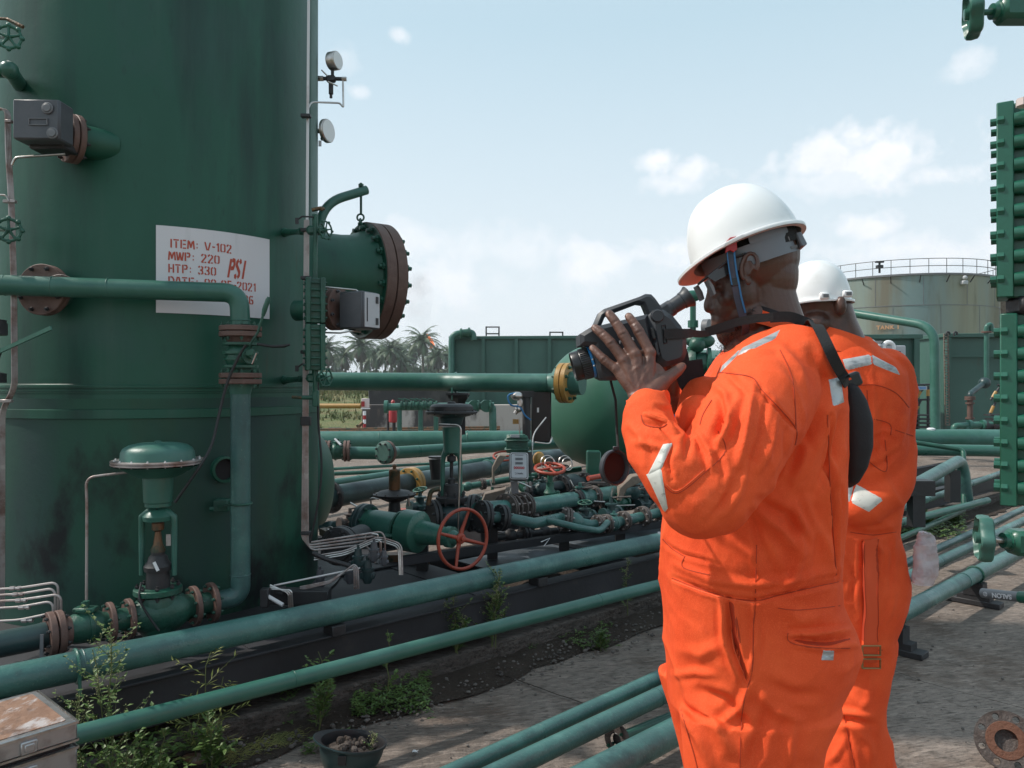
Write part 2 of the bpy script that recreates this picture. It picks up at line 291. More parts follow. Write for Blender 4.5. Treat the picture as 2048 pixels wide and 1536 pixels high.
    def prism(s, pts, d, th, bev=0.):
        """pts: planar closed outline (world), extruded +-th/2 along d, edges chamfered"""
        pts = [Vector(p) for p in pts]; d = Vector(d).normalized(); n = len(pts)
        nrm = Vector((0, 0, 0))
        for i in range(n): nrm += pts[i].cross(pts[(i+1) % n])
        if nrm.dot(d) < 0: pts = pts[::-1]
        if bev > 0:
            ins = []
            for i in range(n):
                e1 = (pts[i]-pts[i-1]).normalized(); e2 = (pts[(i+1) % n]-pts[i]).normalized()
                n1 = d.cross(e1); n2 = d.cross(e2); m = (n1+n2); m = m.normalized()/max(.45, math.sqrt(max(0, (1+n1.dot(n2))/2))) if m.length > 1e-6 else n1
                ins.append(pts[i]+m*bev)
            rings = [[p-d*th/2 for p in ins], [p-d*(th/2-bev) for p in pts], [p+d*(th/2-bev) for p in pts], [p+d*th/2 for p in ins]]
        else: rings = [[p-d*th/2 for p in pts], [p+d*th/2 for p in pts]]
        vs = [p for r in rings for p in r]; fs = [[i*n+k, i*n+(k+1) % n, (i+1)*n+(k+1) % n, (i+1)*n+k] for i in range(len(rings)-1) for k in range(n)]
        fs += [list(range(n))[::-1], [(len(rings)-1)*n+k for k in range(n)]]
        return s.add(vs, fs)
    def loft(s, rings, cap=True, closed=True):
        n = len(rings[0]); vs = [p for r in rings for p in r]; m = n if closed else n-1
        fs = [[i*n+k, i*n+(k+1) % n, (i+1)*n+(k+1) % n, (i+1)*n+k] for i in range(len(rings)-1) for k in range(m)]
        if cap: fs += [list(range(n))[::-1], [(len(rings)-1)*n+k for k in range(n)]]
        return s.add(vs, fs)
    def mesh(s, name, mats, ang=38, origin=None):
        me = bpy.data.meshes.new(name); v = s.v
        if origin is not None: o = Vector(origin); v = [tuple(Vector(p)-o) for p in v]
        me.from_pydata(v, [], s.f); me.validate()
        for m in (mats if isinstance(mats, (list, tuple)) else [mats]): me.materials.append(MATS[m] if isinstance(m, str) else m)
        if len(me.polygons) == len(s.m): me.polygons.foreach_set('material_index', s.m)
        bm = bmesh.new(); bm.from_mesh(me); bmesh.ops.recalc_face_normals(bm, faces=bm.faces); bm.to_mesh(me); bm.free()
        if ang:
            me.shade_smooth(); me.set_sharp_from_angle(angle=R(ang))
        return me
    def obj(s, name, mats, parent=None, ang=38, origin=None, local=False):
        """link as ONE mesh object. Vertices are world positions; the object keeps its parent's frame."""
        if parent is not None and not local:
            o = world_of(parent)
            s.v = [tuple(Vector(p)-o) for p in s.v]; me = s.mesh(name, mats, ang); ob = bpy.data.objects.new(name, me); ob.parent = parent
        elif parent is not None:
            me = s.mesh(name, mats, ang); ob = bpy.data.objects.new(name, me); ob.parent = parent
        else:
            if origin is None: origin = Vector(s.v[0]) if s.v else Vector()
            me = s.mesh(name, mats, ang, origin); ob = bpy.data.objects.new(name, me); ob.location = origin
        COL.objects.link(ob); return ob
def world_of(o):
    p = Vector((0, 0, 0))
    while o is not None: p = p+o.location; o = o.parent
    return p
def tag(o, label=None, cat=None, group=None, kind=None):
    if label: o['label'] = label
    if cat: o['category'] = cat
    if group: o['group'] = group
    if kind: o['kind'] = kind
    return o
def thing(name, loc, label, cat, group=None):
    o = bpy.data.objects.new(name, None); o.empty_display_size = .05; COL.objects.link(o); o.location = loc; return tag(o, label, cat, group)
def kids(o): return [c for c in bpy.data.objects if c.parent == o]
def dup(root, loc=None, rot=None, scale=None, label=None):
    """copy a thing and its parts"""
    tree = {}
    for c in bpy.data.objects:
        if c.parent: tree.setdefault(c.parent.name, []).append(c)
    def cp(o, par):
        c = o.copy(); COL.objects.link(c); c.parent = par
        for ch in tree.get(o.name, []): cp(ch, c)
        return c
    r = cp(root, None)
    if loc is not None: r.location = loc
    if rot is not None: r.rotation_euler = rot
    if scale is not None: r.scale = scale
    if label: r['label'] = label
    return r
def arc_path(pts, rad, n=8):
    """polyline with rounded elbows"""
    pts = [Vector(p) for p in pts]; out = [pts[0]]
    rads = rad if isinstance(rad, (list, tuple)) else [rad]*len(pts)
    for i in range(1, len(pts)-1):
        a = (pts[i-1]-pts[i]); b = (pts[i+1]-pts[i]); r = min(rads[i], a.length*.49, b.length*.49)
        p0 = pts[i]+a.normalized()*r; p1 = pts[i]+b.normalized()*r
        for k in range(n+1):
            t = k/n; out.append((1-t)**2*p0+2*t*(1-t)*pts[i]+t*t*p1)
    out.append(pts[-1]); return out
_bolt = {}
def bolt_mesh(r, L, m):
    key = (round(r, 4), round(L, 4), m)
    if key not in _bolt:
        b = MB(); b.lathe((0, 0, -L/2), (0, 0, 1), [(0, r*.55), (L, r*.55)], 8); 
        for s_ in (-1, 1): b.lathe((0, 0, s_*(L/2-r*1.3)-r*.45), (0, 0, 1), [(0, r*.9), (.1*r, r), (.8*r, r), (.9*r, r*.9)], 6)
        _bolt[key] = b.mesh('bolt', m, 25)
    return _bolt[key]
def put(me, name, parent, loc, d):
    o = bpy.data.objects.new(name, me); COL.objects.link(o); o.parent = parent; o.location = Vector(loc)-world_of(parent); o.rotation_mode = 'QUATERNION'
    o.rotation_quaternion = Vector(d).to_track_quat('Z', 'Y'); return o
def flange(parent, c, d, r, th, m='flange_rust', n=8, hub=None, bm_='dark_steel', gap=0., br=None, blind=False, bolts=True, name='flange', ph=0.):
    """a pair of flange discs (or one if gap=0) with bolts as sub-parts"""
    c = Vector(c); d = Vector(d).normalized(); b = MB()
    bv = min(th*.12, .003)
    def disc(h): b.lathe(c+d*h, d, [(0, r-bv), (bv, r), (th-bv, r), (th, r-bv)], 40)
    if gap: disc(-th-gap/2); disc(gap/2)
    else: disc(-th/2)
    if gap: b.lathe(c-d*gap/2, d, [(0, r*.7), (gap, r*.7)], 28)
    if hub: b.lathe(c-d*(th*2.6 if gap else th*1.8), d, [(0, hub*1.02), (th*.8, hub*1.25), (th*1.6, hub*1.28)], 28)
    o = b.obj(name, m, parent)
    if bolts:
        L = (2*th+gap if gap else th)+r*.20; br = br or r*.085; x, y, _ = basis(d)
        me = bolt_mesh(br, L+br*2, bm_)
        for k in range(n):
            a = 2*math.pi*(k+.5+ph)/n; put(me, 'bolt', o, c+(x*math.cos(a)+y*math.sin(a))*r*.84, d)
    return o
def handwheel(parent, c, d, r, m='valve_green', rim=None, spokes=5, lobes=0, name='handwheel', dish=.0, xax=None):
    c = Vector(c); d = Vector(d).normalized(); rim = rim or r*.1; b = MB(); x, y, _ = basis(d)
    if xax is not None: x = Vector(xax).normalized(); y = d.cross(x).normalized()
    if lobes:
        b.torus(c, d, r*.86, rim*.8, 36, 8)
        for k in range(lobes):
            a = 2*math.pi*k/lobes; b.sphere(c+(x*math.cos(a)+y*math.sin(a))*r*.93, rim*1.35, 8, 6)
    else: b.torus(c, d, r-rim, rim, 48, 10)
    for k in range(spokes):
        a = 2*math.pi*(k+.25)/spokes; e = x*math.cos(a)+y*math.sin(a)
        b.tube([c-d*dish+e*r*.12, c-d*dish*.9+e*r*.5, c+e*(r-rim)], [rim*1.0, rim*.62, rim*.85], 10)
    b.lathe(c-d*(dish+rim*1.4), d, [(0, r*.14), (rim*.4, r*.18), (rim*2.4, r*.18), (rim*2.8, r*.12), (rim*2.8, r*.07), (rim*3.8, r*.07)], 16)
    return b.obj(name, m, parent)
def remesh(me, voxel, smooth=2, name=None):
    """fuse overlapping closed shells into one continuous surface"""
    o = bpy.data.objects.new('tmp_clay', me); COL.objects.link(o)
    m = o.modifiers.new('r', 'REMESH'); m.mode = 'VOXEL'; m.voxel_size = voxel
    if smooth: k = o.modifiers.new('s', 'SMOOTH'); k.iterations = smooth; k.factor = .5
    dg = bpy.context.evaluated_depsgraph_get(); ev = o.evaluated_get(dg); out = bpy.data.meshes.new_from_object(ev)
    bpy.data.objects.remove(o); bpy.data.meshes.remove(me); out.shade_smooth(); 
    if name: out.name = name
    return out
def arr(me):
    a = np.empty(len(me.vertices)*3, dtype=np.float32); me.vertices.foreach_get('co', a); n = np.empty(len(me.vertices)*3, dtype=np.float32); me.vertices.foreach_get('normal', n)
    return a.reshape(-1, 3).astype(float), n.reshape(-1, 3).astype(float)
def setarr(me, a): me.vertices.foreach_set('co', a.astype(np.float32).ravel()); me.update()
def text_mesh(txt, size, extrude=.0005, bold=0., shear=0., spacing=1.):
    cu = bpy.data.curves.new('txt', 'FONT'); cu.body = txt; cu.size = size; cu.extrude = extrude; cu.align_x = 'CENTER'; cu.align_y = 'CENTER'; cu.offset = bold; cu.shear = shear; cu.space_character = spacing
    o = bpy.data.objects.new('txt', cu); COL.objects.link(o); dg = bpy.context.evaluated_depsgraph_get()
    me = bpy.data.meshes.new_from_object(o.evaluated_get(dg)); bpy.data.objects.remove(o); return me
def put_text(txt, size, parent, c, right, up, m, name='lettering', **kw):
    me = text_mesh(txt, size, **kw); me.materials.clear(); me.materials.append(MATS[m]); right = Vector(right).normalized(); up = Vector(up).normalized(); nrm = right.cross(up).normalized(); up = nrm.cross(right)
    M = Matrix((right, up, nrm)).transposed().to_4x4(); M.translation = Vector(c)-world_of(parent); me.transform(M)
    o = bpy.data.objects.new(name, me); COL.objects.link(o); o.parent = parent; return o
def prism_uv(b, uv, Y, th, bev=.002): return b.prism([P(u, v, Y) for u, v in uv], (0, 1, 0), th, bev)
# ================================================================ setting
DR = Vector((.745, .667, 0)).normalized(); NR = Vector((DR.y, -DR.x, 0)); UP = Vector((0, 0, 1))   # rack direction, towards-camera normal
def grid_sheet(name, x0, x1, y0, y1, nx, ny, zf, m, kind='structure'):
    vs = []; fs = []
    for j in range(ny+1):
        for i in range(nx+1):
            x = x0+(x1-x0)*i/nx; y = y0+(y1-y0)*j/ny; vs.append((x, y, zf(x, y)))
    for j in range(ny):
        for i in range(nx): a = j*(nx+1)+i; fs.append([a, a+1, a+nx+2, a+nx+1])
    me = bpy.data.meshes.new(name); me.from_pydata(vs, [], fs); me.materials.append(MATS[m]); me.shade_smooth()
    o = bpy.data.objects.new(name, me); COL.objects.link(o); o['kind'] = kind; return o
grid_sheet('ground', -1500, 1500, -300, 1500, 6, 6, lambda x, y: -.03, 'grass_far')
def yard_z(x, y): return .006*mn.noise(Vector((x*1.3, y*1.3, 0)))+.003*mn.noise(Vector((x*5, y*5, 3)))
grid_sheet('concrete_yard', -3, 14, -1.5, 12, 230, 190, yard_z, 'concrete')
grid_sheet('concrete_apron', -30, 45, 12, 25.6, 4, 4, lambda x, y: 0, 'concrete')
grid_sheet('concrete_apron', 14, 60, -4, 12, 2, 2, lambda x, y: 0, 'concrete')
grid_sheet('concrete_apron', -30, -3, -4, 12, 2, 2, lambda x, y: 0, 'concrete')
def bank_z(x, y):
    t = min(1, max(0, (y-25)/16)); return -.05+1.0*t*t*(3-2*t)+.14*mn.noise(Vector((x*.5, y*.5, 0)))*min(1, (y-25)*.5)
grid_sheet('grass_bank', -26, 6, 25.2, 50, 130, 100, bank_z, 'grass_far')
# oily soil strip between the skid and the slab
a1 = GZ(0, 1365, .45); b1 = GZ(1320, 1082, .45)       # great pipe line beside the skid
a2 = GZ(160, 1468, .35); b2 = GZ(1325, 1168, .35)     # thinner pipe
def strip(name, base, d, L0, L1, w0, w1, z, m, n=(160, 12), amp=.01, kind='structure'):
    vs = []; fs = []
    for i in range(n[0]+1):
        for j in range(n[1]+1):
            l = L0+(L1-L0)*i/n[0]; e0 = w0+.06*mn.noise(Vector((l*1.1, 7, 0)))+.03*mn.noise(Vector((l*5, 7, 0))); e1 = w1+.10*mn.noise(Vector((l*1.3, 1, 0)))+.04*mn.noise(Vector((l*5, 2, 0)))
            w = e0+(e1-e0)*j/n[1]; p = base+d*l+NR*w; t = min(j, n[1]-j)/3
            vs.append((p.x, p.y, z+amp*min(1, t)*(1+mn.noise(Vector((p.x*6, p.y*6, 0)))+.6*mn.noise(Vector((p.x*22, p.y*22, 0)))) ))
    k = n[1]+1
    for i in range(n[0]):
        for j in range(n[1]): fs.append([i*k+j, i*k+j+1, (i+1)*k+j+1, (i+1)*k+j])
    me = bpy.data.meshes.new(name); me.from_pydata(vs, [], fs); me.materials.append(MATS[m]); me.shade_smooth(); o = bpy.data.objects.new(name, me); COL.objects.link(o); o['kind'] = kind; return o
base1 = Vector((a1.x, a1.y, 0))
strip('soil', base1, DR, -2.2, 12, -2.4, .30, .009, 'soil', n=(500, 36), amp=.014)
# pebbles and crumbs lying on the soil
def scatter_mesh(n, pos, size, mb):
    for _ in range(n):
        p = pos(); s_ = size(); a = random.random()*6.28
        mb.sphere(p, s_, 6, 4, (1, random.uniform(.6, 1), random.uniform(.4, .8)), (Vector((math.cos(a), math.sin(a), 0)), Vector((-math.sin(a), math.cos(a), 0)), UP))
b = MB(); scatter_mesh(900, lambda: base1+DR*random.uniform(-1, 4.6)+NR*(random.triangular(.0, .5, .28))+UP*.022, lambda: random.choice((.004, .006, .008, .012)), b)
tag(b.obj('gravel', 'pebble'), kind='stuff')
# expansion joints and cracks of the slab: narrow dark seams
def seam(pts, w, z=.0135, m='soil'):
    b = MB(); pts = [Vector(p) for p in pts]; q = []
    for i in range(len(pts)-1):
        n = max(2, int((pts[i+1]-pts[i]).length/.06))
        for k in range(n): q.append(pts[i].lerp(pts[i+1], k/n))
    q.append(pts[-1]); L_ = []; R2 = []
    for i, p in enumerate(q):
        t = (q[min(i+1, len(q)-1)]-q[max(i-1, 0)]).normalized(); nn = Vector((t.y, -t.x, 0)); j = .008*mn.noise(p*9); ww = w*(.6+.8*abs(mn.noise(p*14+Vector((3, 0, 0)))))
        L_.append(p+nn*(j+ww/2)+UP*z); R2.append(p+nn*(j-ww/2)+UP*z)
    n = len(q); b.add(L_+R2, [[i, i+1, n+i+1, n+i] for i in range(n-1)]); return b
for pts, w in (([GZ(1000, 1352, 0), GZ(1200, 1425, 0)], .012), ([GZ(640, 1480, 0), GZ(1000, 1352, 0), GZ(1120, 1310, 0)], .016), ([GZ(1850, 1370, 0), GZ(2150, 1450, 0)], .006), ([GZ(1640, 1290, 0), GZ(1850, 1370, 0)], .006)):
    o = seam(pts, w).obj('slab_joint', 'soil'); o['kind'] = 'structure'
# ---------------------------------------------------------------- far background
b = MB()                                           # weathered low wall in front of the box tanks
wl = lambda u, Y: P(u, 768, Y).x
b.box((( wl(725, 24.6)+wl(1500, 24.6))/2, 24.6, .42), (wl(1500, 24.6)-wl(725, 24.6), .25, .86), bev=.02)
tag(b.obj('wall', 'weather_wall'), 'low white rendered wall streaked with black mould, in front of the box tank', 'wall')
b = MB(); b.box(((wl(738, 31)+wl(1200, 31))/2, 31, .72), (wl(1200, 31)-wl(738, 31), .25, 1.1), bev=.02)
o = b.obj('wall', 'dark_wall'); tag(o, 'blackened boundary wall with a pale coping behind the low white wall', 'wall')
b = MB(); b.box(((wl(738, 31)+wl(1200, 31))/2, 31, 1.30), (wl(1200, 31)-wl(738, 31)+.04, .32, .07)); b.obj('coping', 'weather_wall', o)
b = MB(); b.tube([P(560, 812, 30), P(722, 812, 29.4)], .095, 16); o = b.obj('gas_pipe', 'yellow_paint'); tag(o, 'yellow pipe running across the grass bank', 'pipe')
# grass tufts and reeds on the bank
b = MB()
for _ in range(5200):
    x = random.uniform(-15, -1); y = random.uniform(25.6, 41); z = bank_z(x, y)
    if mn.noise(Vector((x*.45, y*.45, 0))) > .16 and random.random() < .93: continue
    h = random.uniform(.08, .28)*(1+.6*(y > 34)); a = random.uniform(0, 3.14); w = random.uniform(.02, .05); dx = random.uniform(-.1, .1)
    b.add([(x-w*math.cos(a), y-w*math.sin(a), z), (x+w*math.cos(a), y+w*math.sin(a), z), (x+dx, y, z+h)], [[0, 1, 2]])
tag(b.obj('grass', 'grass_far', ang=0), 'rough grass on the bank beyond the yard', kind='stuff')
b = MB()
for _ in range(2600):
    x = random.uniform(-19, -6.2); y = random.uniform(41, 45); z = bank_z(x, y)-.05; h = random.uniform(.25, .62); w = random.uniform(.02, .045); dx = random.uniform(-.2, .2)
    b.add([(x-w, y, z), (x+w, y, z), (x+dx, y+random.uniform(-.1, .1), z+h)], [[0, 1, 2]])
tag(b.obj('reeds', 'reed', ang=0), 'tall dry reeds along the top of the grass bank', kind='stuff')
# far low bush as one mass
b = MB()
for _ in range(1500):
    Y = random.uniform(190, 250); u = random.uniform(560, 960); x = (u-1024)/FPX*Y; hmax = 4.6+2.2*mn.noise(Vector((x*.06, 3, 0))); z = random.uniform(0, max(1.5, hmax))
    for k in range(9):
        q = Vector((x, Y, z))+Vector((random.gauss(0, 1), random.gauss(0, 1), random.gauss(0, .5))); s_ = random.uniform(.35, .8); a = random.uniform(0, 3.14); t = random.uniform(-.8, .8)
        e1 = Vector((math.cos(a), math.sin(a), t))*s_; e2 = Vector((random.uniform(-.4, .4), random.uniform(-.4, .4), .8))*s_; b.add([q-e1, q+e1*.4-e2, q+e1, q+e2], [[0, 1, 2, 3]])
tag(b.obj('undergrowth', 'bush_far', ang=0), 'far green undergrowth below the palms', kind='stuff')
# palms: thing > trunk, crown
def palm_crown(seed, nf=30, Rr=4.2):
    rnd = random.Random(seed); b = MB()
    for i in range(nf):
        az = 2*math.pi*(i*.381966)+rnd.uniform(-.2, .2); el0 = R(82)-R(95)*(i/nf)**.85+rnd.uniform(-.1, .1); L = Rr*rnd.uniform(.85, 1.1); p = Vector((0, 0, 0)); e = el0; pts = [p]
        for k in range(9):
            p = p+Vector((math.cos(az)*math.cos(e), math.sin(az)*math.cos(e), math.sin(e)))*(L/9); e -= R(9.5)*(1+.3*k/9); pts.append(p)
        b.tube(pts, [.07*(1-.85*k/9) for k in range(10)], 4, False)
        for k in range(1, 9):
            for q in (0, .33, .66):
                pp = pts[k].lerp(pts[k+1], q); t = (pts[k+1]-pts[k]).normalized(); sd = t.cross(UP).normalized(); ll = L*.21*math.sin(math.pi*min(1, (k+q)/9.3+.12))+.12
                for s_ in (-1, 1):
                    tip = pp+sd*(s_*ll*.80)+t*ll*.55-UP*(ll*rnd.uniform(.15, .55)); w = t*.075
                    b.add([pp-w, pp+w, tip], [[0, 1, 2]])
    return b
crowns = [palm_crown(s_).mesh('crown', 'palm_leaf', 0) for s_ in (1, 2, 3)]
def skirt_mesh():
    b = MB(); rnd = random.Random(4)
    for i in range(60):
        az = rnd.uniform(0, 6.28); L = rnd.uniform(1.5, 3.2); a0 = Vector((math.cos(az), math.sin(az), 0)); p = a0*.3; q = a0*rnd.uniform(.5, 1.3)-UP*L; w = a0.cross(UP)*rnd.uniform(.1, .3); b.add([p-w*.4, p+w*.4, q+w, q-w], [[0, 1, 2, 3]])
    return b.mesh('dead_fronds', 'palm_trunk', 0)
skm = skirt_mesh()
tb = MB(); tb.tube([(0, 0, 0), (.15, 0, 4), (.05, 0, 9), (0, 0, 12)], [.42, .3, .27, .3], 10); trunk_me = tb.mesh('trunk', 'palm_trunk')
PALMS = [(655, 700, 150, 'partly hidden behind the level gauge'), (690, 712, 165, 'with drooping outer fronds, second from the vessel'), (722, 692, 150, 'broadest of the row, under the manway'), (752, 712, 180, 'dark and narrow, right of the broadest palm'), (770, 705, 205, 'half hidden in the middle of the row'),
         (782, 702, 170, 'with a ragged skirt, middle of the row'), (796, 698, 190, 'slim, behind the ragged one'), (803, 722, 175, 'small and low, left of the tallest'), (826, 702, 200, 'leaning out from behind the tallest palm'), (845, 683, 165, 'tallest of the row, in front of the gas flare'), (876, 713, 180, 'low and round, right of the tallest'), (897, 712, 185, 'beside the box tank'), (735, 722, 210, 'tiny, far behind the broadest palm'),
         (668, 726, 215, 'tiny, far back on the left of the row'), (860, 722, 215, 'tiny, behind the tallest palm'), (912, 722, 200, 'rising just behind the tank edge'), (815, 728, 220, 'far back and lowest in the gap')]
for i, (u, v, Y, txt) in enumerate(PALMS):
    c = P(u, v, Y); base = Vector((c.x, c.y, 0)); t = thing('palm_tree', base, 'green oil palm '+txt, 'palm tree', 'palms on the skyline')
    tr = bpy.data.objects.new('trunk', trunk_me); COL.objects.link(tr); tr.parent = t; tr.scale = (1, 1, c.z/12)
    cr = bpy.data.objects.new('crown', crowns[i % 3]); COL.objects.link(cr); cr.parent = t; cr.location = (0, 0, c.z); s_ = random.uniform(1.0, 1.3)*(1.05 if i == 9 else 1); cr.scale = (s_, s_, s_); cr.rotation_euler = (0, 0, random.uniform(0, 6))
    sk = bpy.data.objects.new('dead_fronds', skm); COL.objects.link(sk); sk.parent = t; sk.location = (0, 0, c.z)
# gas flare and its smoke, far behind
b = MB()
fc = P(865, 690, 230)
for i, (dx, dz, r) in enumerate(((0, 0, .9), (-.6, 1.3, 1.1), (-1.5, 2.6, .9), (-.5, -.9, .7), (1.2, -1.8, .6), (-2.2, 3.9, .5), (2.4, -2.3, .35))): b.sphere(fc+Vector((dx*.75, 0, dz*.75)), r*.75, 12, 8, (1, .6, 1.2))
me = remesh(b.mesh('flame', 'flame'), .2, 3); o = bpy.data.objects.new('gas_flame', me); COL.objects.link(o); me.materials.clear(); me.materials.append(MATS['flame'])
tag(o, 'orange flare flame glowing behind the tallest palm', 'flame')
b = MB(); b.tube([P(868, 745, 230)-UP*3, fc-UP*1.2], .35, 10); tag(b.obj('flare_stack', 'dark_steel'), 'thin flare stack under the flame behind the palms', 'flare stack')
sm = bpy.data.materials.new('smoke'); sm.use_nodes = True; nt = sm.node_tree; nt.nodes.clear(); ou = nd(nt, 'ShaderNodeOutputMaterial'); pv = nd(nt, 'ShaderNodeVolumePrincipled'); pv.inputs['Color'].default_value = (.15, .14, .15, 1)
g = nd(nt, 'ShaderNodeNewGeometry'); nz = nd(nt, 'ShaderNodeTexNoise'); nz.inputs['Scale'].default_value = .16; nz.inputs['Detail'].default_value = 5; nt.links.new(g.outputs['Position'], nz.inputs['Vector'])
mr = nd(nt, 'ShaderNodeMapRange'); mr.inputs['From Min'].default_value = .42; mr.inputs['From Max'].default_value = .7; mr.inputs['To Max'].default_value = .035; nt.links.new(nz.outputs['Fac'], mr.inputs['Value']); nt.links.new(mr.outputs[0], pv.inputs['Density']); nt.links.new(pv.outputs[0], ou.inputs['Volume']); MATS['smoke'] = sm
b = MB(); b.tube([P(848, 664, 232), P(838, 640, 232), P(834, 600, 232), P(815, 560, 232)], [1.5, 3.5, 5.5, 7.5], 20); o = b.obj('smoke', 'smoke'); tag(o, 'faint grey smoke drifting up from the gas flare', kind='stuff')
# ---------------------------------------------------------------- storage tanks far right
def storage_tank(cx, cy, r, h, label, text=None):
    t = thing('storage_tank', (cx, cy, 0), label, 'storage tank'); o = Vector((cx, cy, 0))
    b = MB(); b.lathe(o, UP, [(0, r), (h, r)], 128); b.obj('shell', 'storage_tank', t, 60)
    b = MB(); b.lathe(o+UP*h, UP, [(-.12, r+.01), (-.12, r+.08), (0, r+.08), (.3, r*.5), (.5, .01)], 128, cap=False); b.obj('roof', 'mid_grey', t)
    b = MB()
    for k in range(1, 5):
        z = h*(1-k*.235); b.lathe(o+UP*z, UP, [(-.02, r+.002), (-.02, r+.018), (.02, r+.018), (.02, r+.002)], 128, cap=False)
    for k in range(5):
        for j in range(14):
            a = 2*math.pi*(j+.37*k)/14; e = Vector((math.cos(a), math.sin(a), 0)); z0 = h*max(0, 1-(k+1)*.235); z1 = h*(1-k*.235); b.bar(o+e*(r+.004)+UP*z0, o+e*(r+.004)+UP*z1, .03, .02, up=e)
    b.obj('weld_seams', 'mid_grey', t)
    b = MB(); nn = 36
    for zz in (.45, .9): b.torus(o+UP*(h+zz), UP, r, .022, 96, 6)
    for k in range(nn):
        a = 2*math.pi*k/nn; e = Vector((math.cos(a), math.sin(a), 0)); b.tube([o+e*r+UP*h, o+e*r+UP*(h+.9)], .022, 6)
    b.obj('railing', 'dark_steel', t)
    for k in range(24):
        b = MB(); a = 2*math.pi*k/24; e = Vector((math.cos(a), math.sin(a), 0)); b.bar(o+e*(r)+UP*(h-.55), o+e*(r+.34)+UP*(h-.15), .05, .05); b.obj('bracket', 'dark_steel', t)
    return t
ac = R(26.5); T1 = Vector((math.sin(ac)*60, math.cos(ac)*60, 0)); tk = storage_tank(T1.x, T1.y, 6.06, 8.35, 'large faded green storage tank marked TANK 1 with a railing round its roof')
e = (Vector((0, 0, 0))-T1); e.normalize()
def on_tank(u, v):
    d = Vector(((u-1024)/FPX, 1, 0)); A = d.dot(d); B = -2*d.dot(T1); C_ = T1.dot(T1)-6.10**2; Y = (-B-math.sqrt(B*B-4*A*C_))/(2*A); p = P(u, v, Y); n = Vector((p.x-T1.x, p.y-T1.y, 0)).normalized(); return p, n
p, n = on_tank(1776, 655)
MATS['tank_letters'] = mat('tank_letters', (.55, .30, .16), .7)
put_text('TANK 1', .34, tk, p+n*.02, Vector((-n.y, n.x, 0)), UP, 'tank_letters', bold=.012, spacing=1.15)
b = MB(); q, n = on_tank(1757, 548); b.tube([q+UP*.1-n*.3, q+UP*.8-n*.3], .07, 8); b.box(q+UP*.8-n*.3, (.5, .2, .1)); b.box(q+UP*.5-n*.3, (.35, .3, .18)); b.obj('vent_valve', 'dark_steel', tk)
b = MB(); q, n = on_tank(1925, 566); b.box(q+n*.15, (.35, .3, .25), bev=.04); b.sphere(q+n*.2+UP*.3, .14, 10, 8); b.obj('roof_lamp', 'light_grey', tk)
b = MB(); q, n = on_tank(1998, 560)
b.bar(q+n*.3+UP*0, Vector((q.x+n.x*.3+.25, q.y, .0)), .45, .12); b.obj('ladder', 'tan_bracket', tk)
T2 = P(2080, 768, 95); storage_tank(T2.x+3.2, T2.y, 7, 11.2, 'second storage tank further off at the right edge, behind the studded gauge')
# ---------------------------------------------------------------- box tanks
def box_tank(name, p0, p1, depth, z0, z1, label, nr=4, m='tank_green', lip=True):
    """front face from p0 to p1 (ground points), going back by depth"""
    p0 = Vector(p0); p1 = Vector(p1); d = (p1-p0).normalized(); L = (p1-p0).length; nn = Vector((d.y, -d.x, 0)); mid = (p0+p1)/2-nn*depth/2
    t = thing(name, (p0.x, p0.y, 0), label, 'box tank'); ax = (d, -nn, UP)
    b = MB(); b.box(Vector((mid.x, mid.y, (z0+z1)/2)), (L, depth, z1-z0), ax, .015); b.obj('shell', m, t)
    b = MB()
    for k in range(nr+1):
        q = p0+d*(L*k/nr); q = q-d*(.06 if k == nr else (-.06 if k == 0 else 0))
        b.box(Vector((q.x, q.y, (z0+z1)/2))+nn*.06, (.11, .12, z1-z0-.16), ax)
    b.obj('ribs', m, t)
    if lip:
        b = MB()
        for zz, s_ in ((z1-.03, .1), (z0+.05, .12)): b.box(Vector((mid.x, mid.y, zz)), (L+.12, depth+.26, s_), ax, .01)
        b.obj('rim', m, t)
    return t, d, nn
bt, d_, n_ = box_tank('box_tank', P(902, 768, 26), P(1232, 768, 25.6), 4, .2, 3.08, 'long ribbed green box tank beyond the wall, left of the man with the camera', 5)
b = MB()
for u in (985, 1113):
    p = P(u, 670, 26.5); 
    for s_ in (-.22, .22): b.tube([p+Vector((s_, .1, -.1)), p+Vector((s_, .1, .30 if u < 1000 else .12))], .025, 6)
    for zz in ((.05, .28) if u < 1000 else (.1,)): b.tube([p+Vector((-.24, .1, zz)), p+Vector((.24, .1, zz))], .025, 6)
b.obj('ladder_hoops', 'dark_steel', bt)
vp = thing('vent_pipe', P(905, 768, 25.7), 'green vent pipe with a strainer bent over the corner of the ribbed box tank', 'pipe')
b = MB(); b.tube(arc_path([P(903, 760, 25.6), P(903, 668, 25.6), P(946, 664, 25.6), P(948, 680, 25.6)], .25), .10, 14); b.obj('pipe', 'pipe_green', vp)
b = MB(); b.lathe(P(920, 667, 25.6), P(942, 665, 25.6)-P(920, 667, 25.6), [(0, .13), (.03, .17), (.08, .17), (.08, .13), (.28, .13), (.28, .17), (.34, .17), (.36, .13)], 16); b.obj('strainer', 'valve_green', vp)
k = 1547
b2t, d2, n2 = box_tank('box_tank', P(1500, 768, 17.5), P(1836, 768, 17.0), 3, .0, 2.57, 'dark green box tank standing behind the second man, with a control box on it', 2)
b3t, d3, n3 = box_tank('box_tank', P(1888, 768, 19.5), P(2150, 768, 19.5), 3, .0, 2.75, 'tall green box tank at the far right behind the vertical drain pipe', 2)
b = MB(); b.bar(P(1888, 768, 19.4)+UP*.70, P(2150, 768, 19.4)+UP*.70, .06, .04); b.obj('stiffener', 'tank_green', b3t)
put_text('TS', .30, b2t, P(1815, 779, 17.0)-Vector((0, .06, 0)), d2, UP, 'white_plain', bold=.01)
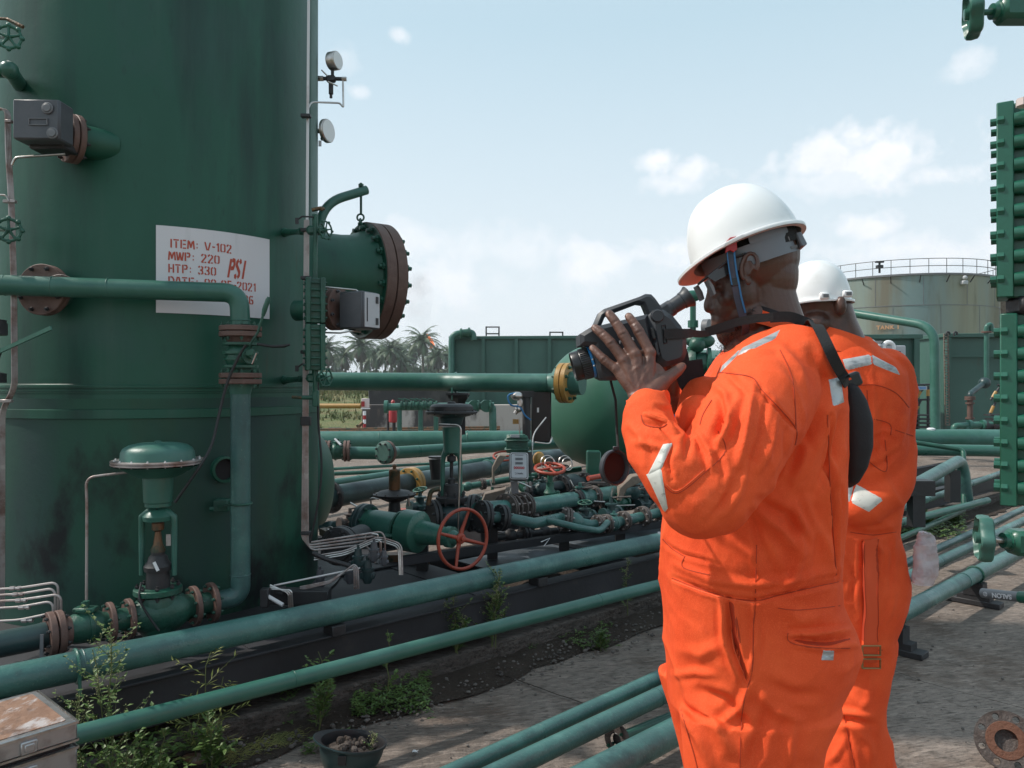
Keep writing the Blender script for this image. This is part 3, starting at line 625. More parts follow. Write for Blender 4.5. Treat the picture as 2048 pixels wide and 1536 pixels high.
t = thing('control_box', P(1770, 700, 16.8), 'light grey control box with gauges and indicator dials on the green tank', 'control box')
b = MB(); b.box(P(1782, 720, 16.7), (.52, .25, .62), bev=.02); b.obj('cabinet', 'light_grey', t)
b = MB()
for i in range(4): b.lathe(P(1771+i*11, 716, 16.55), (0, -1, 0), [(0, .045), (.05, .045)], 12)
b.box(P(1795, 706, 16.56), (.12, .04, .08)); b.obj('dials', 'dark_steel', t)
b = MB()
for i in range(3): b.box(P(1784+i*9, 729, 16.56), (.05, .03, .09))
b.obj('switches', 'tank_green', t)
b = MB(); b.torus(P(1777, 695, 16.6), (0, -1, 0), .11, .05, 20, 8); b.obj('lifting_eye', 'white_plain', t)
b = MB(); b.torus(P(1742, 691, 16.6), (0, -1, 0), .10, .04, 20, 8); b.lathe(P(1757, 697, 16.6), UP, [(0, .05), (.06, .08), (.1, .05), (.16, .08)], 12); b.obj('breather', 'light_grey', t)
t = thing('drain_pipe', P(1868, 860, 14.0), 'green overhead pipe sloping right and dropping down beside the box tank', 'pipe')
b = MB(); b.tube(arc_path([P(1560, 596, 16.5), P(1690, 624, 15.6), P(1869, 653, 14.2), P(1871, 868, 14.2)], .35), .082, 18); b.obj('pipe', 'pipe_green', t)
# rack chain / cable ladder
b = MB(); q0 = P(1892, 668, 19.0); q1 = P(1895, 850, 19.0)
for s_ in (-.05, .05): b.bar(q0+Vector((s_, 0, 0)), q1+Vector((s_, 0, 0)), .02, .03, up=(0, 1, 0))
for i in range(34): b.box(q0.lerp(q1, i/33), (.12, .03, .02))
tag(b.obj('cable_ladder', 'tan_bracket'), 'narrow upright cable ladder between the two right-hand box tanks', 'cable ladder')
b = MB()
for u in (1893, 1908): b.tube(arc_path([P(u, 672, 19), P(u, 664, 19), P(u+6, 664, 19), P(u+6, 670, 19)], .04), .025, 6)
tag(b.obj('pipe_stub', 'dark_steel'), 'small black pipe stubs on top of the far right tank', 'pipe stub')
t = thing('standpipe', P(1975, 700, 18.6), 'thin green standpipe with a bent top against the far right tank', 'pipe')
b = MB(); b.tube(arc_path([P(1973, 770, 18.4), P(1973, 652, 18.4), P(1982, 648, 18.4), P(1984, 664, 18.4)], .08), .055, 12); b.obj('pipe', 'pipe_green', t)
b = MB(); b.lathe(P(1973, 664, 18.4), UP, [(-.02, .11), (.02, .11)], 16); b.obj('flange', 'flange_rust', t)
t = thing('loading_valve', P(1945, 860, 16.0), 'rusty upright valve with an angled arm in front of the far right tank', 'valve')
b = MB(); b.tube([P(1940, 855, 16), P(1940, 800, 16)], .055, 12)
for v, r in ((848, .1), (838, .085), (808, .085), (800, .1), (796, .1)): b.lathe(P(1940, v, 16), UP, [(0, r), (.035, r)], 14)
b.obj('valve_body', 'flange_rust', t)
b = MB(); b.tube(arc_path([P(1940, 797, 16), P(1940, 788, 16), P(1968, 766, 16.5)], .1), .055, 12); b.sphere(P(1969, 766, 16.5), .12, 12, 8); b.obj('arm', 'pipe_dark', t)
# striped stair guards
def stair(u, Y, label, s_=1):
    t = thing('stair', P(u, 860, Y), label, 'stairs'); yl = MB(); bk = MB()
    for side in (0, 1):
        x0 = u+side*22*s_
        bk.tube([P(x0+12, 772, Y), P(x0+12, 858, Y)], .028, 8)
        for (a, b_) in (((x0-14, 800), (x0+6, 772)), ((x0-16, 830), (x0-2, 800))):
            bk.tube([P(a[0], a[1], Y), P(b_[0], b_[1], Y)], .022, 8)
        for (a, b_) in (((x0-10, 795), (x0-3, 783)), ((x0-14, 826), (x0-8, 812))): yl.tube([P(a[0], a[1], Y), P(b_[0], b_[1], Y)], .032, 8)
        yl.tube([P(x0+12, 779, Y), P(x0+12, 792, Y)], .033, 8)
    for v in (770, 800): bk.tube([P(u, v, Y), P(u+40, v-1, Y)], .02, 8)
    for i in range(4): bk.box(P(u+5+i*2, 830+i*8, Y-.1), (.5, .25, .03))
    bk.obj('frame', 'dark_steel', t); yl.obj('stripes', 'yellow_paint', t); return t
st = stair(1822, 15.5, 'black and yellow striped stair guard beside the drain pipe, carrying a small white notice')
b = MB(); b.box(P(1844, 776, 15.35), (.2, .01, .075)); o = b.obj('notice', 'light_grey', st)
for dv in (-1.6, 1.4): 
    b = MB(); b.box(P(1844, 776+dv, 15.34), (.16, .006, .014)); b.obj('notice_text', 'blue_plastic', o)
stair(1995, 15.5, 'black and yellow striped stair guard half hidden by the studded gauge')
# ================================================================ the big vertical vessel
VA = R(-24.3); VC = Vector((5*math.sin(VA), 5*math.cos(VA), 0)); VR = .885
def onV(u, v=None, off=0., z=None):
    """point on the vessel shell seen at photo column u (and row v or height z); off lifts it off the shell"""
    d = Vector(((u-1024)/FPX, 1, 0)); A = d.dot(d); B = -2*d.dot(VC); C_ = VC.dot(VC)-(VR+off)**2; disc = max(0, B*B-4*A*C_); Y = (-B-math.sqrt(disc))/(2*A)
    p = P(u, v if v is not None else 768, Y)
    if z is not None: p.z = z
    return p
def vn(p): return Vector((p.x-VC.x, p.y-VC.y, 0)).normalized()
ves = thing('pressure_vessel', (VC.x, VC.y, .3), 'huge dark green upright pressure vessel with a white ITEM V-102 panel', 'pressure vessel')
b = MB(); b.lathe(VC, UP, [(1.42, VR), (6.0, VR), (6.2, VR*.97), (6.4, VR*.8), (6.5, VR*.4), (6.52, .01)], 160); b.obj('shell', 'vessel_green', ves, 60)
b = MB(); b.lathe(VC, UP, [(.30, VR+.002), (1.43, VR+.002)], 160); b.obj('skirt', 'skirt_green', ves, 60)
b = MB()
for (z0, z1, t) in ((1.462, 1.476, .007), (1.480, 1.494, .010), (1.452, 1.500, .003)):
    b.lathe(VC, UP, [(z0, VR+.001), (z0+.002, VR+t), (z1-.002, VR+t), (z1, VR+.001)], 160, cap=False)
b.obj('upper_band', 'vessel_green', ves)
b = MB(); b.lathe(VC, UP, [(1.332, VR+.001), (1.335, VR+.012), (1.376, VR+.012), (1.379, VR+.001)], 160, cap=False); b.obj('lower_band', 'vessel_green', ves)
b = MB(); b.lathe(VC, UP, [(.30, VR+.14), (.335, VR+.14), (.335, VR+.003)], 128, cap=False); b.obj('base_ring', 'dark_steel', ves)
# white panel painted with the vessel's data
def az_of(p): return math.atan2(p.x-VC.x, -(p.y-VC.y))
aL = az_of(onV(312)); aR = az_of(onV(538)); zT = 2.268; zB = 1.845
def cyl(a, z, off): return Vector((VC.x+(VR+off)*math.sin(a), VC.y-(VR+off)*math.cos(a), z))
b = MB(); n = 48; vs = []
for off in (.0015, .004):
    for k in range(n+1):
        a = aL+(aR-aL)*k/n; vs += [cyl(a, zB, off), cyl(a, zT, off)]
m_ = 2*(n+1); fs = []
for k in range(n): fs += [[m_+2*k, m_+2*k+2, m_+2*k+3, m_+2*k+1], [2*k, m_+2*k, m_+2*k+1, 2*k+1][:0] or [2*k, 2*k+2, m_+2*k+2, m_+2*k], [2*k+1, 2*k+3, m_+2*k+3, m_+2*k+1]]
b.add(vs, fs); panel = b.obj('data_panel', 'sign_white', ves)
# stencil letters: strokes on a 4 x 6 grid with stencil breaks
G = {'I': [[(1.5, 0), (1.5, 6)]], 'T': [[(-.1, 5.6), (3.1, 5.6)], [(1.5, 0), (1.5, 4.7)]], 'E': [[(.3, 0), (.3, 6)], [(1.3, 5.7), (3.2, 5.7)], [(1.3, 3), (3, 3)], [(1.3, .3), (3.2, .3)]],
     'M': [[(.1, 0), (.5, 6)], [(1.0, 5.4), (1.9, 1.2), (2.9, 5.4)], [(3.4, 6), (3.9, 0)]], ':': [[(.6, 1.3), (1.3, 1.3)], [(.6, 3.9), (1.3, 3.9)]],
     'V': [[(0, 6), (1.3, .2)], [(2.0, .2), (3.3, 6)]], '-': [[(.4, 3), (2.2, 3)]], '1': [[(.5, 4.6), (1.5, 5.8), (1.5, 0)]],
     '0': [[(1.2, .2), (.35, 1), (.35, 5), (1.2, 5.8)], [(2.0, .2), (2.9, 1), (2.9, 5), (2.0, 5.8)]],
     '2': [[(.3, 4.4), (.5, 5.4), (1.3, 5.9)], [(2.0, 5.8), (2.8, 5), (2.7, 3.9), (.5, .6), (.4, .2), (1.4, .2)], [(2.0, .2), (3.1, .2)]],
     'W': [[(0, 6), (.7, 0)], [(1.1, .3), (1.9, 5.5), (2.7, .3)], [(3.1, 0), (3.9, 6)]], 'P': [[(.4, 0), (.4, 6)], [(1.2, 5.7), (2.6, 5.6), (3.0, 4.4), (2.6, 3.1), (1.2, 3.0)]],
     'H': [[(.3, 0), (.3, 6)], [(.9, 3), (2.2, 3)], [(2.9, 0), (2.9, 6)]], '3': [[(.3, 4.8), (.6, 5.6), (1.2, 5.9)], [(1.9, 5.9), (2.8, 5.2), (2.6, 3.7), (1.5, 3.1), (2.6, 2.6), (2.9, 1.1), (1.9, .2)], [(1.2, .2), (.5, .6), (.2, 1.4)]],
     'D': [[(.3, 0), (.3, 6)], [(1.1, 5.8), (2.3, 5.5), (3.1, 4), (3.1, 2), (2.3, .4), (1.1, .2)]], 'A': [[(0, 0), (1.3, 6)], [(2.0, 6), (3.4, 0)], [(1.3, 2), (2.1, 2)]],
     '9': [[(1.4, 5.8), (.4, 4.9), (.5, 3.4), (1.5, 2.9)], [(2.0, 5.8), (2.9, 4.8), (2.7, 1.2), (2.0, .2)]], '5': [[(2.8, 5.7), (.6, 5.7), (.5, 3.5)], [(1.1, 3.5), (2.4, 3.4), (2.9, 2.2), (2.5, .7), (1.8, .2)], [(1.2, .2), (.4, .8)]],
     '6': [[(1.3, .2), (.4, 1), (.5, 4.8), (1.3, 5.8)], [(1.9, 5.8), (2.8, 5)], [(1.9, .2), (2.9, 1.2), (2.7, 2.8), (1.3, 3.2)]], 'S': [[(2.9, 4.8), (2.5, 5.6), (1.9, 5.9)], [(1.2, 5.9), (.4, 5.2), (.4, 4.2), (2.8, 2.0), (2.9, 1), (2.1, .2)], [(1.3, .2), (.6, .5), (.3, 1.3)]]}
ADV = {'M': 4.7, 'W': 4.7, ':': 2.6, '-': 2.8, ' ': 3.2, 'I': 2.9, '1': 2.9}
def stencil(txt, a0, z0, h, wscale=1., slant=0., sw=.95):
    """strokes laid on the curved panel. a0: azimuth of the left end, z0 base line, h letter height"""
    b = MB(); u = h/6; x = 0
    for ch in txt:
        if ch != ' ':
            for st in G[ch]:
                for i in range(len(st)-1):
                    p = Vector(st[i]+(0,)); q = Vector(st[i+1]+(0,)); d = (q-p).normalized(); nn = Vector((-d.y, d.x, 0))*sw/2; ext = d*(.28 if len(st) > 2 else 0)
                    if len(st) > 2: p = p-(ext if i else ext*0); q = q+(ext if i < len(st)-2 else ext*0)
                    vs = []
                    for c in (p-nn, q-nn, q+nn, p+nn):
                        xx = (x+c.x*1.0+slant*c.y)*u*wscale; vs.append(cyl(a0+xx/VR, z0+c.y*u, .0052))
                    b.add(vs, [[0, 1, 2, 3]])
        x += ADV.get(ch, 4.1)
    return b.obj('stencil_lettering', 'stencil_red', panel, 0)
def row(uL, vL): p = onV(uL, vL); return az_of(p), p.z
for txt, u, v, h, ws, sl, sw in (('ITEM: V-102', 337, 495, .042, 1.10, 0, .95), ('MWP: 220', 337, 520, .042, 1.10, 0, .95), ('HTP: 330', 337, 545, .042, 1.06, 0, .95), ('DATE: 09-05-2021', 337, 570, .042, 1.06, 0, .95), ('PSI', 454, 555, .096, .52, .34, 1.3), ('2026', 463, 606, .046, 1.0, 0, .95)):
    a, z = row(u, v); stencil(txt, a, z, h, ws, sl, sw)
# drain hole in the skirt
p = onV(446, 938); nn = vn(p); b = MB(); b.lathe(p-nn*.01, nn, [(0, .066), (.045, .066), (.047, .060), (.047, .054), (.005, .054)], 36, cap=False); b.obj('vent_sleeve', 'vessel_green', ves)
b = MB(); b.lathe(p, nn, [(.002, .055), (.004, .055)], 36); b.obj('vent_shade_disc', 'bag_black', ves)  # black disc painted in for the shade inside the hole
# hidden flanged nozzle peeping out behind the horizontal pipe
p = onV(118, 585); nn = vn(p); b = MB(); b.lathe(p-nn*.05, nn, [(0, .075), (.14, .075)], 28); noz = b.obj('nozzle', 'vessel_green', ves)
flange(noz, p+nn*.10, nn, .118, .022, gap=.004, n=8, bolts=True)
# ---- manway with hinged-up blind cover
md = Vector((.81, .58, 0)).normalized()
mc = Vector((VC.x, VC.y, 0))+md*1.342; mc.z = P(742, 563, mc.y).z; mp_ = thing('manway', mc, 'round manway with a thick brown bolted cover on the right side of the vessel', 'manway', None)
b = MB(); b.lathe(mc-md*.75, md, [(0, .292), (.50, .292), (.58, .30), (.67, .34)], 64, cap=False); b.obj('neck', 'vessel_green', mp_, 50)
b = MB(); 
b.lathe(mc-md*.078, md, [(0, .392), (.004, .397), (.070, .397), (.073, .390)], 96); fl = b.obj('neck_flange', 'flange_rust', mp_)
b = MB(); b.lathe(mc-md*.0, md, [(0, .388), (.003, .397), (.072, .397), (.076, .390)], 96); cv = b.obj('cover', 'flange_rust', mp_)
b = MB(); b.lathe(mc-md*.080, md, [(0, .29), (.0, .391), (.004, .392)], 96, cap=False); b.obj('flange_back', 'valve_green', mp_)
x, y, _ = basis(md); me = bolt_mesh(.025, .235, 'valve_green')
for k in range(20): a = 2*math.pi*(k+.5)/20; put(me, 'bolt', cv, mc+md*.0+(x*math.cos(a)+y*math.sin(a))*.352, md)
dv = thing('davit', P(640, 400, 4.6), 'green davit arm with an eyebolt holding up the manway cover', 'davit')
b = MB(); b.tube(arc_path([P(637, 560, 5.1), P(640, 408, 5.1), P(733, 380, 5.3)], .18, 10), .031, 18)
b.obj('arm', 'pipe_green', dv)
b = MB(); b.tube([P(722, 366, 5.27), P(722, 428, 5.27)], .0085, 10); b.lathe(P(722, 374, 5.27), UP, [(0, .018), (.02, .018)], 6); b.torus(P(721, 435, 5.27), (0, -1, 0), .023, .0065, 24, 8); b.torus(P(721, 444, 5.27), (1, 0, 0), .021, .007, 24, 8); b.obj('eyebolt', 'valve_green', dv)
b = MB(); b.box(P(721, 455, 5.27), (.035, .02, .07), bev=.004); b.obj('lug', 'valve_green', dv)
# ---- level controllers
def level_controller(label, bc, fwd, size, fl_c, fd, fr, up=UP, m='box_grey'):
    """box housing mounted off a flanged nozzle"""
    t = thing('level_controller', bc, label, 'level controller'); fwd = Vector(fwd).normalized(); side = up.cross(fwd).normalized(); ax = (side, fwd, up)
    b = MB(); b.box(bc, size, ax, .008); b.box(Vector(bc)+fwd*(size[1]*.5), (size[0]*.97, .012, size[2]*.97), ax, .004); b.obj('housing', m, t)
    return t, ax
fd = Vector((-.66, -.75, 0)); q = onV(192, 288)
t, ax = level_controller('dark grey box level controller on a brown flange, upper left of the vessel', P(88, 247, 3.42), Vector((.03, -1, -.02)), (.200, .115, .175), None, None, None)
b = MB(); b.lathe(q-fd*.08, fd, [(0, .075), (.17, .075)], 36); b.obj('nozzle', 'vessel_green', t)
fl = flange(t, q+fd*.105, fd, .112, .026, gap=.005, n=8)
b = MB(); b.tube([q+fd*.13, P(110, 258, 3.48)], [.075, .06], 24); b.box(P(108, 296, 3.5), (.16, .12, .04), bev=.008); b.obj('stem_housing', 'dark_steel', t)
f = ax[1]
for (u, v) in ((96, 217), (106, 267)):
    b = MB(); c = P(u, v, 3.358); b.lathe(c, f, [(0, .0175), (.012, .0175), (.014, .015)], 24); b.torus(c+f*.006, f, .021, .004, 24, 8); b.obj('cap', 'mid_grey', t)
b = MB(); c = P(76, 243, 3.352)
for s_ in (-1, 1): b.box(c+Vector((0, 0, s_*.0135)), (.078, .004, .003)); b.box(c+Vector((s_*.039, 0, 0)), (.003, .004, .03))
b.obj('name_plate', 'mid_grey', t)
b = MB(); b.tube(arc_path([P(130, 308, 3.45), P(30, 315, 3.42), P(24, 330, 3.42)], .04), .0055, 10); b.obj('air_tube', 'stainless', t)
fd2 = Vector((.93, -.36, 0)).normalized(); q = P(672, 618, 4.05)
t, ax = level_controller('second grey level controller with a pale side plate, below the manway', P(718, 622, 4.0), Vector((.90, -.44, 0)), (.14, .15, .19), None, None, None)
b = MB(); b.lathe(q-fd2*.25, fd2, [(0, .055), (.25, .055)], 24); b.obj('nozzle', 'vessel_green', t)
flange(t, q, fd2, .112, .026, gap=.005, n=8, bm_='box_grey')
b = MB(); b.tube([q+fd2*.03, P(715, 622, 4.05)], [.045, .04], 20); b.box(P(700, 606, 3.97), (.06, .03, .028), bev=.003); b.sphere(P(688, 648, 4.0), .026, 12, 8); b.sphere(P(705, 654, 4.0), .022, 12, 8); b.obj('stem_housing', 'dark_steel', t)
b = MB(); b.box(Vector(P(718, 622, 4.0))+ax[1]*.083, (.125, .004, .175), ax, .001); pl = b.obj('side_plate', 'light_grey', t)
b = MB()
for dz in (.055, -.055): b.box(Vector(P(718, 622, 4.0))+ax[1]*.087+ax[0]*.038+UP*dz, (.02, .003, .035), ax)
b.box(Vector(P(718, 622, 4.0))+ax[1]*.087-ax[0]*.045, (.006, .002, .12), ax); b.obj('plate_marks', 'dark_steel', pl)
b = MB(); b.tube([P(648, 574, 3.95), P(712, 580, 3.95), P(722, 588, 3.95), P(727, 592, 3.98)], .0045, 8); b.tube([P(640, 665, 3.95), P(680, 666, 3.95), P(702, 662, 3.95), P(722, 664, 3.97)], .0045, 8); b.obj('air_tube', 'stainless', t)
# ---- white tube bundle down the right-hand side
t = thing('tube_bundle', P(615, 1090, 3.95), 'pale vertical tubing strapped down the right side of the vessel', 'tubing')
Yt = 3.98
b = MB(); b.bar(P(617.5, -30, Yt), P(614, 460, Yt), .012, .008, up=(0, 1, 0)); b.obj('cover_strip', 'white_tube', t)
b = MB(); b.bar(P(612.5, 560, Yt), P(611, 1080, Yt), .022, .012, up=(0, 1, 0)); b.obj('tray', 'white_tube', t)
for k, du in enumerate((-4, 0, 4, 8)):
    b = MB(); b.tube(arc_path([P(612+du*.6, 440, Yt-.015-.004*k), P(609+du*.8, 900, Yt-.015), P(608+du, 1098+du*1.2-6, Yt-.02), P(750-du*3, 1072+du*2.2, 4.12), P(760-du*2.5, 1082+du*2, 4.10), P(760-du*2.5, 1118+du*2, 4.1)], .05), .0048, 8); b.obj('tube', 'weathered_tube', t)
b = MB()
for v in (232, 460, 556, 704, 842, 1066):
    b.box(P(612, v, Yt-.02), (.05, .03, .018 if v != 842 else .045), bev=.003)
b.obj('clips', 'dark_steel', t)

# ---- black hose hanging from the same side
b = MB(); b.tube(arc_path([P(636, 760, 4.0), P(636, 850, 4.0), P(646, 940, 3.98), P(632, 1030, 3.95), P(620, 1085, 3.95)], .3), .006, 8); tag(b.obj('cable', 'black_rubber'), 'thin black cable hanging down the right edge of the vessel', 'cable')
# ---- pressure gauges
t = thing('pressure_gauge', P(640, 157, 4.25), 'steel pressure gauge seen edge-on above its needle valve, near the top of the vessel', 'pressure gauge')
Yg = 4.25; gd = Vector((.93, -.37, 0)).normalized()
b = MB(); b.lathe(P(668, 122, Yg)-gd*.025, gd, [(0, .046), (.004, .050), (.046, .050), (.05, .047)], 40); b.obj('case', 'stainless', t)
b = MB(); b.lathe(P(668, 122, Yg)+gd*.025, gd, [(0, .044), (.003, .044)], 36); b.obj('dial', 'gauge_face', t)
b = MB(); b.tube([P(622, 157, Yg), P(640, 157, Yg)], .013, 12); b.tube([P(640, 157, Yg), P(687, 158, Yg)], .0105, 12); b.box(P(662, 158, Yg), (.05, .035, .035), bev=.006); b.tube([P(665, 150, Yg), P(665, 138, Yg)], .009, 12); b.tube([P(662, 165, Yg), P(662, 188, Yg)], .013, 12); b.tube([P(662, 188, Yg), P(662, 196, Yg)], .008, 10); b.obj('needle_valve', 'dark_steel', t)
b = MB(); b.tube([P(643, 140, Yg-.03), P(655, 152, Yg-.03)], .004, 8); b.tube([P(656, 163, Yg-.03), P(675, 172, Yg-.03)], .004, 8); b.lathe(P(636, 157, Yg), (1, 0, 0), [(0, .014), (.03, .014)], 6); b.lathe(P(684, 158, Yg), (1, 0, 0), [(0, .012), (.025, .012)], 6); b.obj('handle', 'stainless', t)
b = MB(); b.tube(arc_path([P(686, 160, Yg), P(687, 216, Yg), P(680, 206, Yg), P(622, 204, 4.1), P(617, 215, 4.05)], .03), .0052, 10); b.obj('tube', 'stainless', t)
t = thing('pressure_gauge', P(625, 262, 4.25), 'round pale dial gauge facing right, with a paper tag, below the edge-on gauge', 'pressure gauge')
b = MB(); b.tube([P(622, 262, Yg), P(640, 262, Yg)], .013, 12); b.tube([P(640, 262, Yg), P(652, 263, Yg)], .007, 10); b.sphere(P(645, 277, Yg), .012, 10, 8); b.obj('stem', 'valve_green', t)
b = MB(); b.lathe(P(653, 262, Yg)-gd*.01, gd, [(0, .058), (.004, .064), (.02, .064), (.024, .060)], 40); b.obj('case', 'stainless', t)
b = MB(); b.lathe(P(653, 262, Yg)+gd*.012, gd, [(0, .056), (.004, .056)], 36); b.obj('dial', 'gauge_face', t)
b = MB(); b.box(P(640, 287, Yg-.02), (.016, .002, .032), bev=0); b.obj('paper_tag', 'light_grey', t)
b = MB(); b.tube([P(627.5, -40, 4.22), P(627, 455, 4.22)], .0235, 20); 
tag(b.obj('riser_pipe', 'lit_strip_paint'), 'riser pipe coloured pale for the lit strip up the right edge of the vessel', 'pipe')  # the lit strip is put into this pipe's pale colour
# ---- sight glass level gauge, two stacked bodies
def sight_glass(t, c, h, w, d, n, m, br, ax, out=.03):
    """armoured gauge: central chamber, cover plates, rows of long studs"""
    X, Y, Z = ax; c = Vector(c)
    b = MB(); b.box(c, (w*.55, d*.7, h), ax, .004); b.obj('chamber', m, t)
    for s_ in (-1, 1):
        b = MB(); pc = c+Y*(s_*d*.42)
        for e in (-1, 1): b.box(pc+X*(e*w*.39), (w*.20, d*.28, h), ax, .003); b.box(pc+Z*(e*(h/2-w*.12)), (w*.6, d*.28, w*.24), ax, .003)
        b.obj('cover_plate', m, t)
    me = bolt_mesh(br, d*1.12+out, m)
    for i in range(n):
        for e in (-1, 1): put(me, 'stud', t, c+X*(e*w*.39)+Z*(h*((i+.5)/n-.5)*.93), Y)
gx = (Vector((.80, .6, 0)).normalized(), Vector((.6, -.80, 0)).normalized(), UP)
gx = (gx[1]*1.0, -gx[0], UP)
lg = thing('level_gauge', P(630, 755, 4.0), 'green bolted sight-glass level gauge beside the vessel, between two handwheel valves', 'level gauge')
Yl = 3.9
z1a = P(0, 556, Yl).z; z1b = P(0, 648, Yl).z; z2b = P(0, 742, Yl).z
AX = (Vector((.94, .34, 0)).normalized(), Vector((-.34, .94, 0)).normalized(), UP)
sight_glass(lg, P(630, 602, Yl), z1a-z1b-.006, .118, .085, 6, 'valve_green', .0075, (Vector((-.30, .954, 0)), Vector((.954, .30, 0)), UP), .02)
sight_glass(lg, P(630, 695, Yl), z1b-z2b-.006, .118, .085, 6, 'valve_green', .0075, (Vector((-.30, .954, 0)), Vector((.954, .30, 0)), UP), .02)
b = MB(); b.tube([P(632, 430, Yl), P(630, 558, Yl)], .011, 12); b.tube([P(630, 740, Yl), P(631, 800, Yl)], .012, 12); b.obj('pipe', 'valve_green', lg)
def gauge_valve(u, v, label, Y=3.92):
    t = thing('gauge_valve', P(u, v, Y), label, 'valve'); q = onV(u-62, v+4)
    b = MB(); b.tube([q, P(u-40, v+3, (q.y+Y)/2), P(u, v, Y), P(u+18, v, Y-.03)], [.020, .014, .015, .015], 14); b.sphere(q, .026, 12, 8); b.box(P(u-2, v, Y), (.07, .045, .045), bev=.010); b.lathe(P(u-30, v+2, Y+.1), P(u, v, Y)-P(u-30, v+2, Y+.1), [(0, .020), (.02, .020)], 6); b.lathe(P(u, v-16, Y), UP, [(-.05, .016), (.04, .016)], 8)
    b.obj('valve_body', 'valve_green', t)
    handwheel(t, P(u+21, v-1, Y-.05), (.85, -.52, 0), .05, 'valve_green', rim=.0055, spokes=6, lobes=6)
    b = MB(); b.tube([P(u-34, v-22, Y-.02), P(u-26, v-28, Y-.02), P(u+4, v-27, Y-.02)], .0045, 8); b.box(P(u-36, v-19, Y-.02), (.016, .01, .03)); b.obj('lever', 'dark_steel', t)
    return t
gv = gauge_valve(630, 461, 'green gauge valve with a lobed handwheel and red lever, above the sight glass')
b = MB(); b.tube([P(624, 420, 3.9), P(644, 416, 3.9)], .010, 10); b.tube([P(644, 416, 3.9), P(646, 420, 3.9)], .012, 8); b.obj('red_lever', 'copper_rust', gv)
gv = gauge_valve(630, 756, 'green gauge valve with a lobed handwheel, below the sight glass')
b = MB(); b.tube([P(584, 794, 3.9), P(604, 795, 3.9)], .008, 10); b.obj('drain_lever', 'copper_rust', gv); b = MB(); b.tube([P(604, 795, 3.9), P(636, 795, 3.9)], .011, 12); b.box(P(632, 797, 3.9), (.03, .03, .08), bev=.004); b.obj('drain_valve', 'valve_green', gv)
# ================================================================ pipework
def on_line(A, B, u):
    k = (u-1024)/FPX; s_ = (k*A.y-A.x)/((B.x-A.x)-k*(B.y-A.y)); return A.lerp(B, s_)
def pipe(name, pts, r, m, label, rad=0., seg=24, group=None, welds=()):
    t = thing(name, pts[0], label, 'pipe', group); b = MB(); b.tube(arc_path(pts, rad) if rad else subdiv(pts), r, seg); b.obj('pipe_wall', m, t)
    for (c, d) in welds:
        b = MB(); b.torus(c, d, r, r*.05, 28, 6); b.obj('weld', m, t)
    if not rad and not welds and name == 'pipeline' and r < .13:
        A0 = Vector(pts[0]); d = Vector(pts[-1])-A0; L = d.length; d.normalize(); l = 1.1+len(label) % 5*.22
        while l < min(L, 14):
            c = A0+d*l; 
            if len(pts) == 2 or name: b = MB(); b.torus(c, d, r*.995, r*.055, 28, 6); b.obj('weld', m, t) if len({round((Vector(q)-A0).normalized().dot(d), 3) for q in pts[1:]}) == 1 else None
            l += 2.05+.35*math.sin(l*7)
    return t
def subdiv(pts, k_=18, amp=.0028):
    out = []
    for i in range(len(pts)-1):
        for k in range(k_):
            p = Vector(pts[i]).lerp(Vector(pts[i+1]), k/k_); w = amp*(0 if (i == 0 and k == 0) else 1); out.append(p+Vector((mn.noise(p*1.3), mn.noise(p*1.3+Vector((7, 0, 0))), mn.noise(p*1.1+Vector((0, 7, 0)))*1.5))*w)
    return out+[Vector(pts[-1])]
def ball_valve(t, c, d, r, L, m='valve_green', up=UP, n=6):
    c = Vector(c); d = Vector(d).normalized(); b = MB(); b.lathe(c-d*L/2, d, [(0, r*.75), (L*.12, r*.8), (L*.2, r*.98), (L*.35, r*1.05), (L*.36, r*1.15), (L*.44, r*1.15), (L*.45, r*1.05), (L*.7, r*1.0), (L*.85, r*.8), (L, r*.75)], 32)
    b.lathe(c+up*r*.9, up, [(0, r*.42), (r*.25, r*.42), (r*.26, r*.55), (r*.4, r*.55), (r*.41, r*.2), (r*.8, r*.2)], 20); b.obj('valve_body', m, t)
# ---- the overhead line with its elbow, and the valve column in front of the vessel
YA = 3.70
oh = thing('bend_pipe', P(0, 570, 3.46), 'green pipe crossing in front of the white panel and bending down to the upper flanges', 'pipe')
elb = arc_path([P(-260, 566, 3.3), P(0, 570, 3.46), P(478, 586, YA), P(481, 650, YA)], [0, .1, .30, 0], 12)
b = MB(); b.tube(elb, .0455, 32); b.obj('pipe_wall', 'pipe_green', oh)
for u in (10, 105, 216):
    c = on_line(P(0, 570, 3.46), P(478, 584, YA), u); d = (P(478, 584, YA)-P(0, 570, 3.46)).normalized(); b = MB(); b.torus(c, d, .0455, .0022, 32, 6); b.obj('weld', 'pipe_green', oh)
b = MB(); b.torus(P(481, 641, YA), UP, .046, .003, 32, 6); b.obj('weld', 'pipe_green', oh)
pk = on_line(P(0, 570, 3.46), P(478, 584, YA), 120)
b = MB(); b.torus(pk+Vector((0, 0, -.03)), Vector((.1, -1, 0)), .085, .0015, 24, 5, a0=R(25), a1=R(155), xax=(1, 0, 0)); b.obj('wire_hoop', 'weathered_tube', oh)
flange(oh, P(481, 663, YA), UP, .098, .024, hub=.05, n=8, gap=.004, bm_='valve_green')
bv = thing('ball_valve', P(481, 714, YA), 'green lever ball valve between two pairs of rusty flanges in front of the vessel', 'ball valve')
ball_valve(bv, P(481, 713, YA), UP, .066, .125, up=Vector((.75, -.66, 0)).normalized())
for v in (688, 706, 733):
    b = MB(); b.lathe(P(481, v, YA), UP, [(-.006, .082), (.006, .082)], 24); b.obj('collar', 'valve_green', bv)
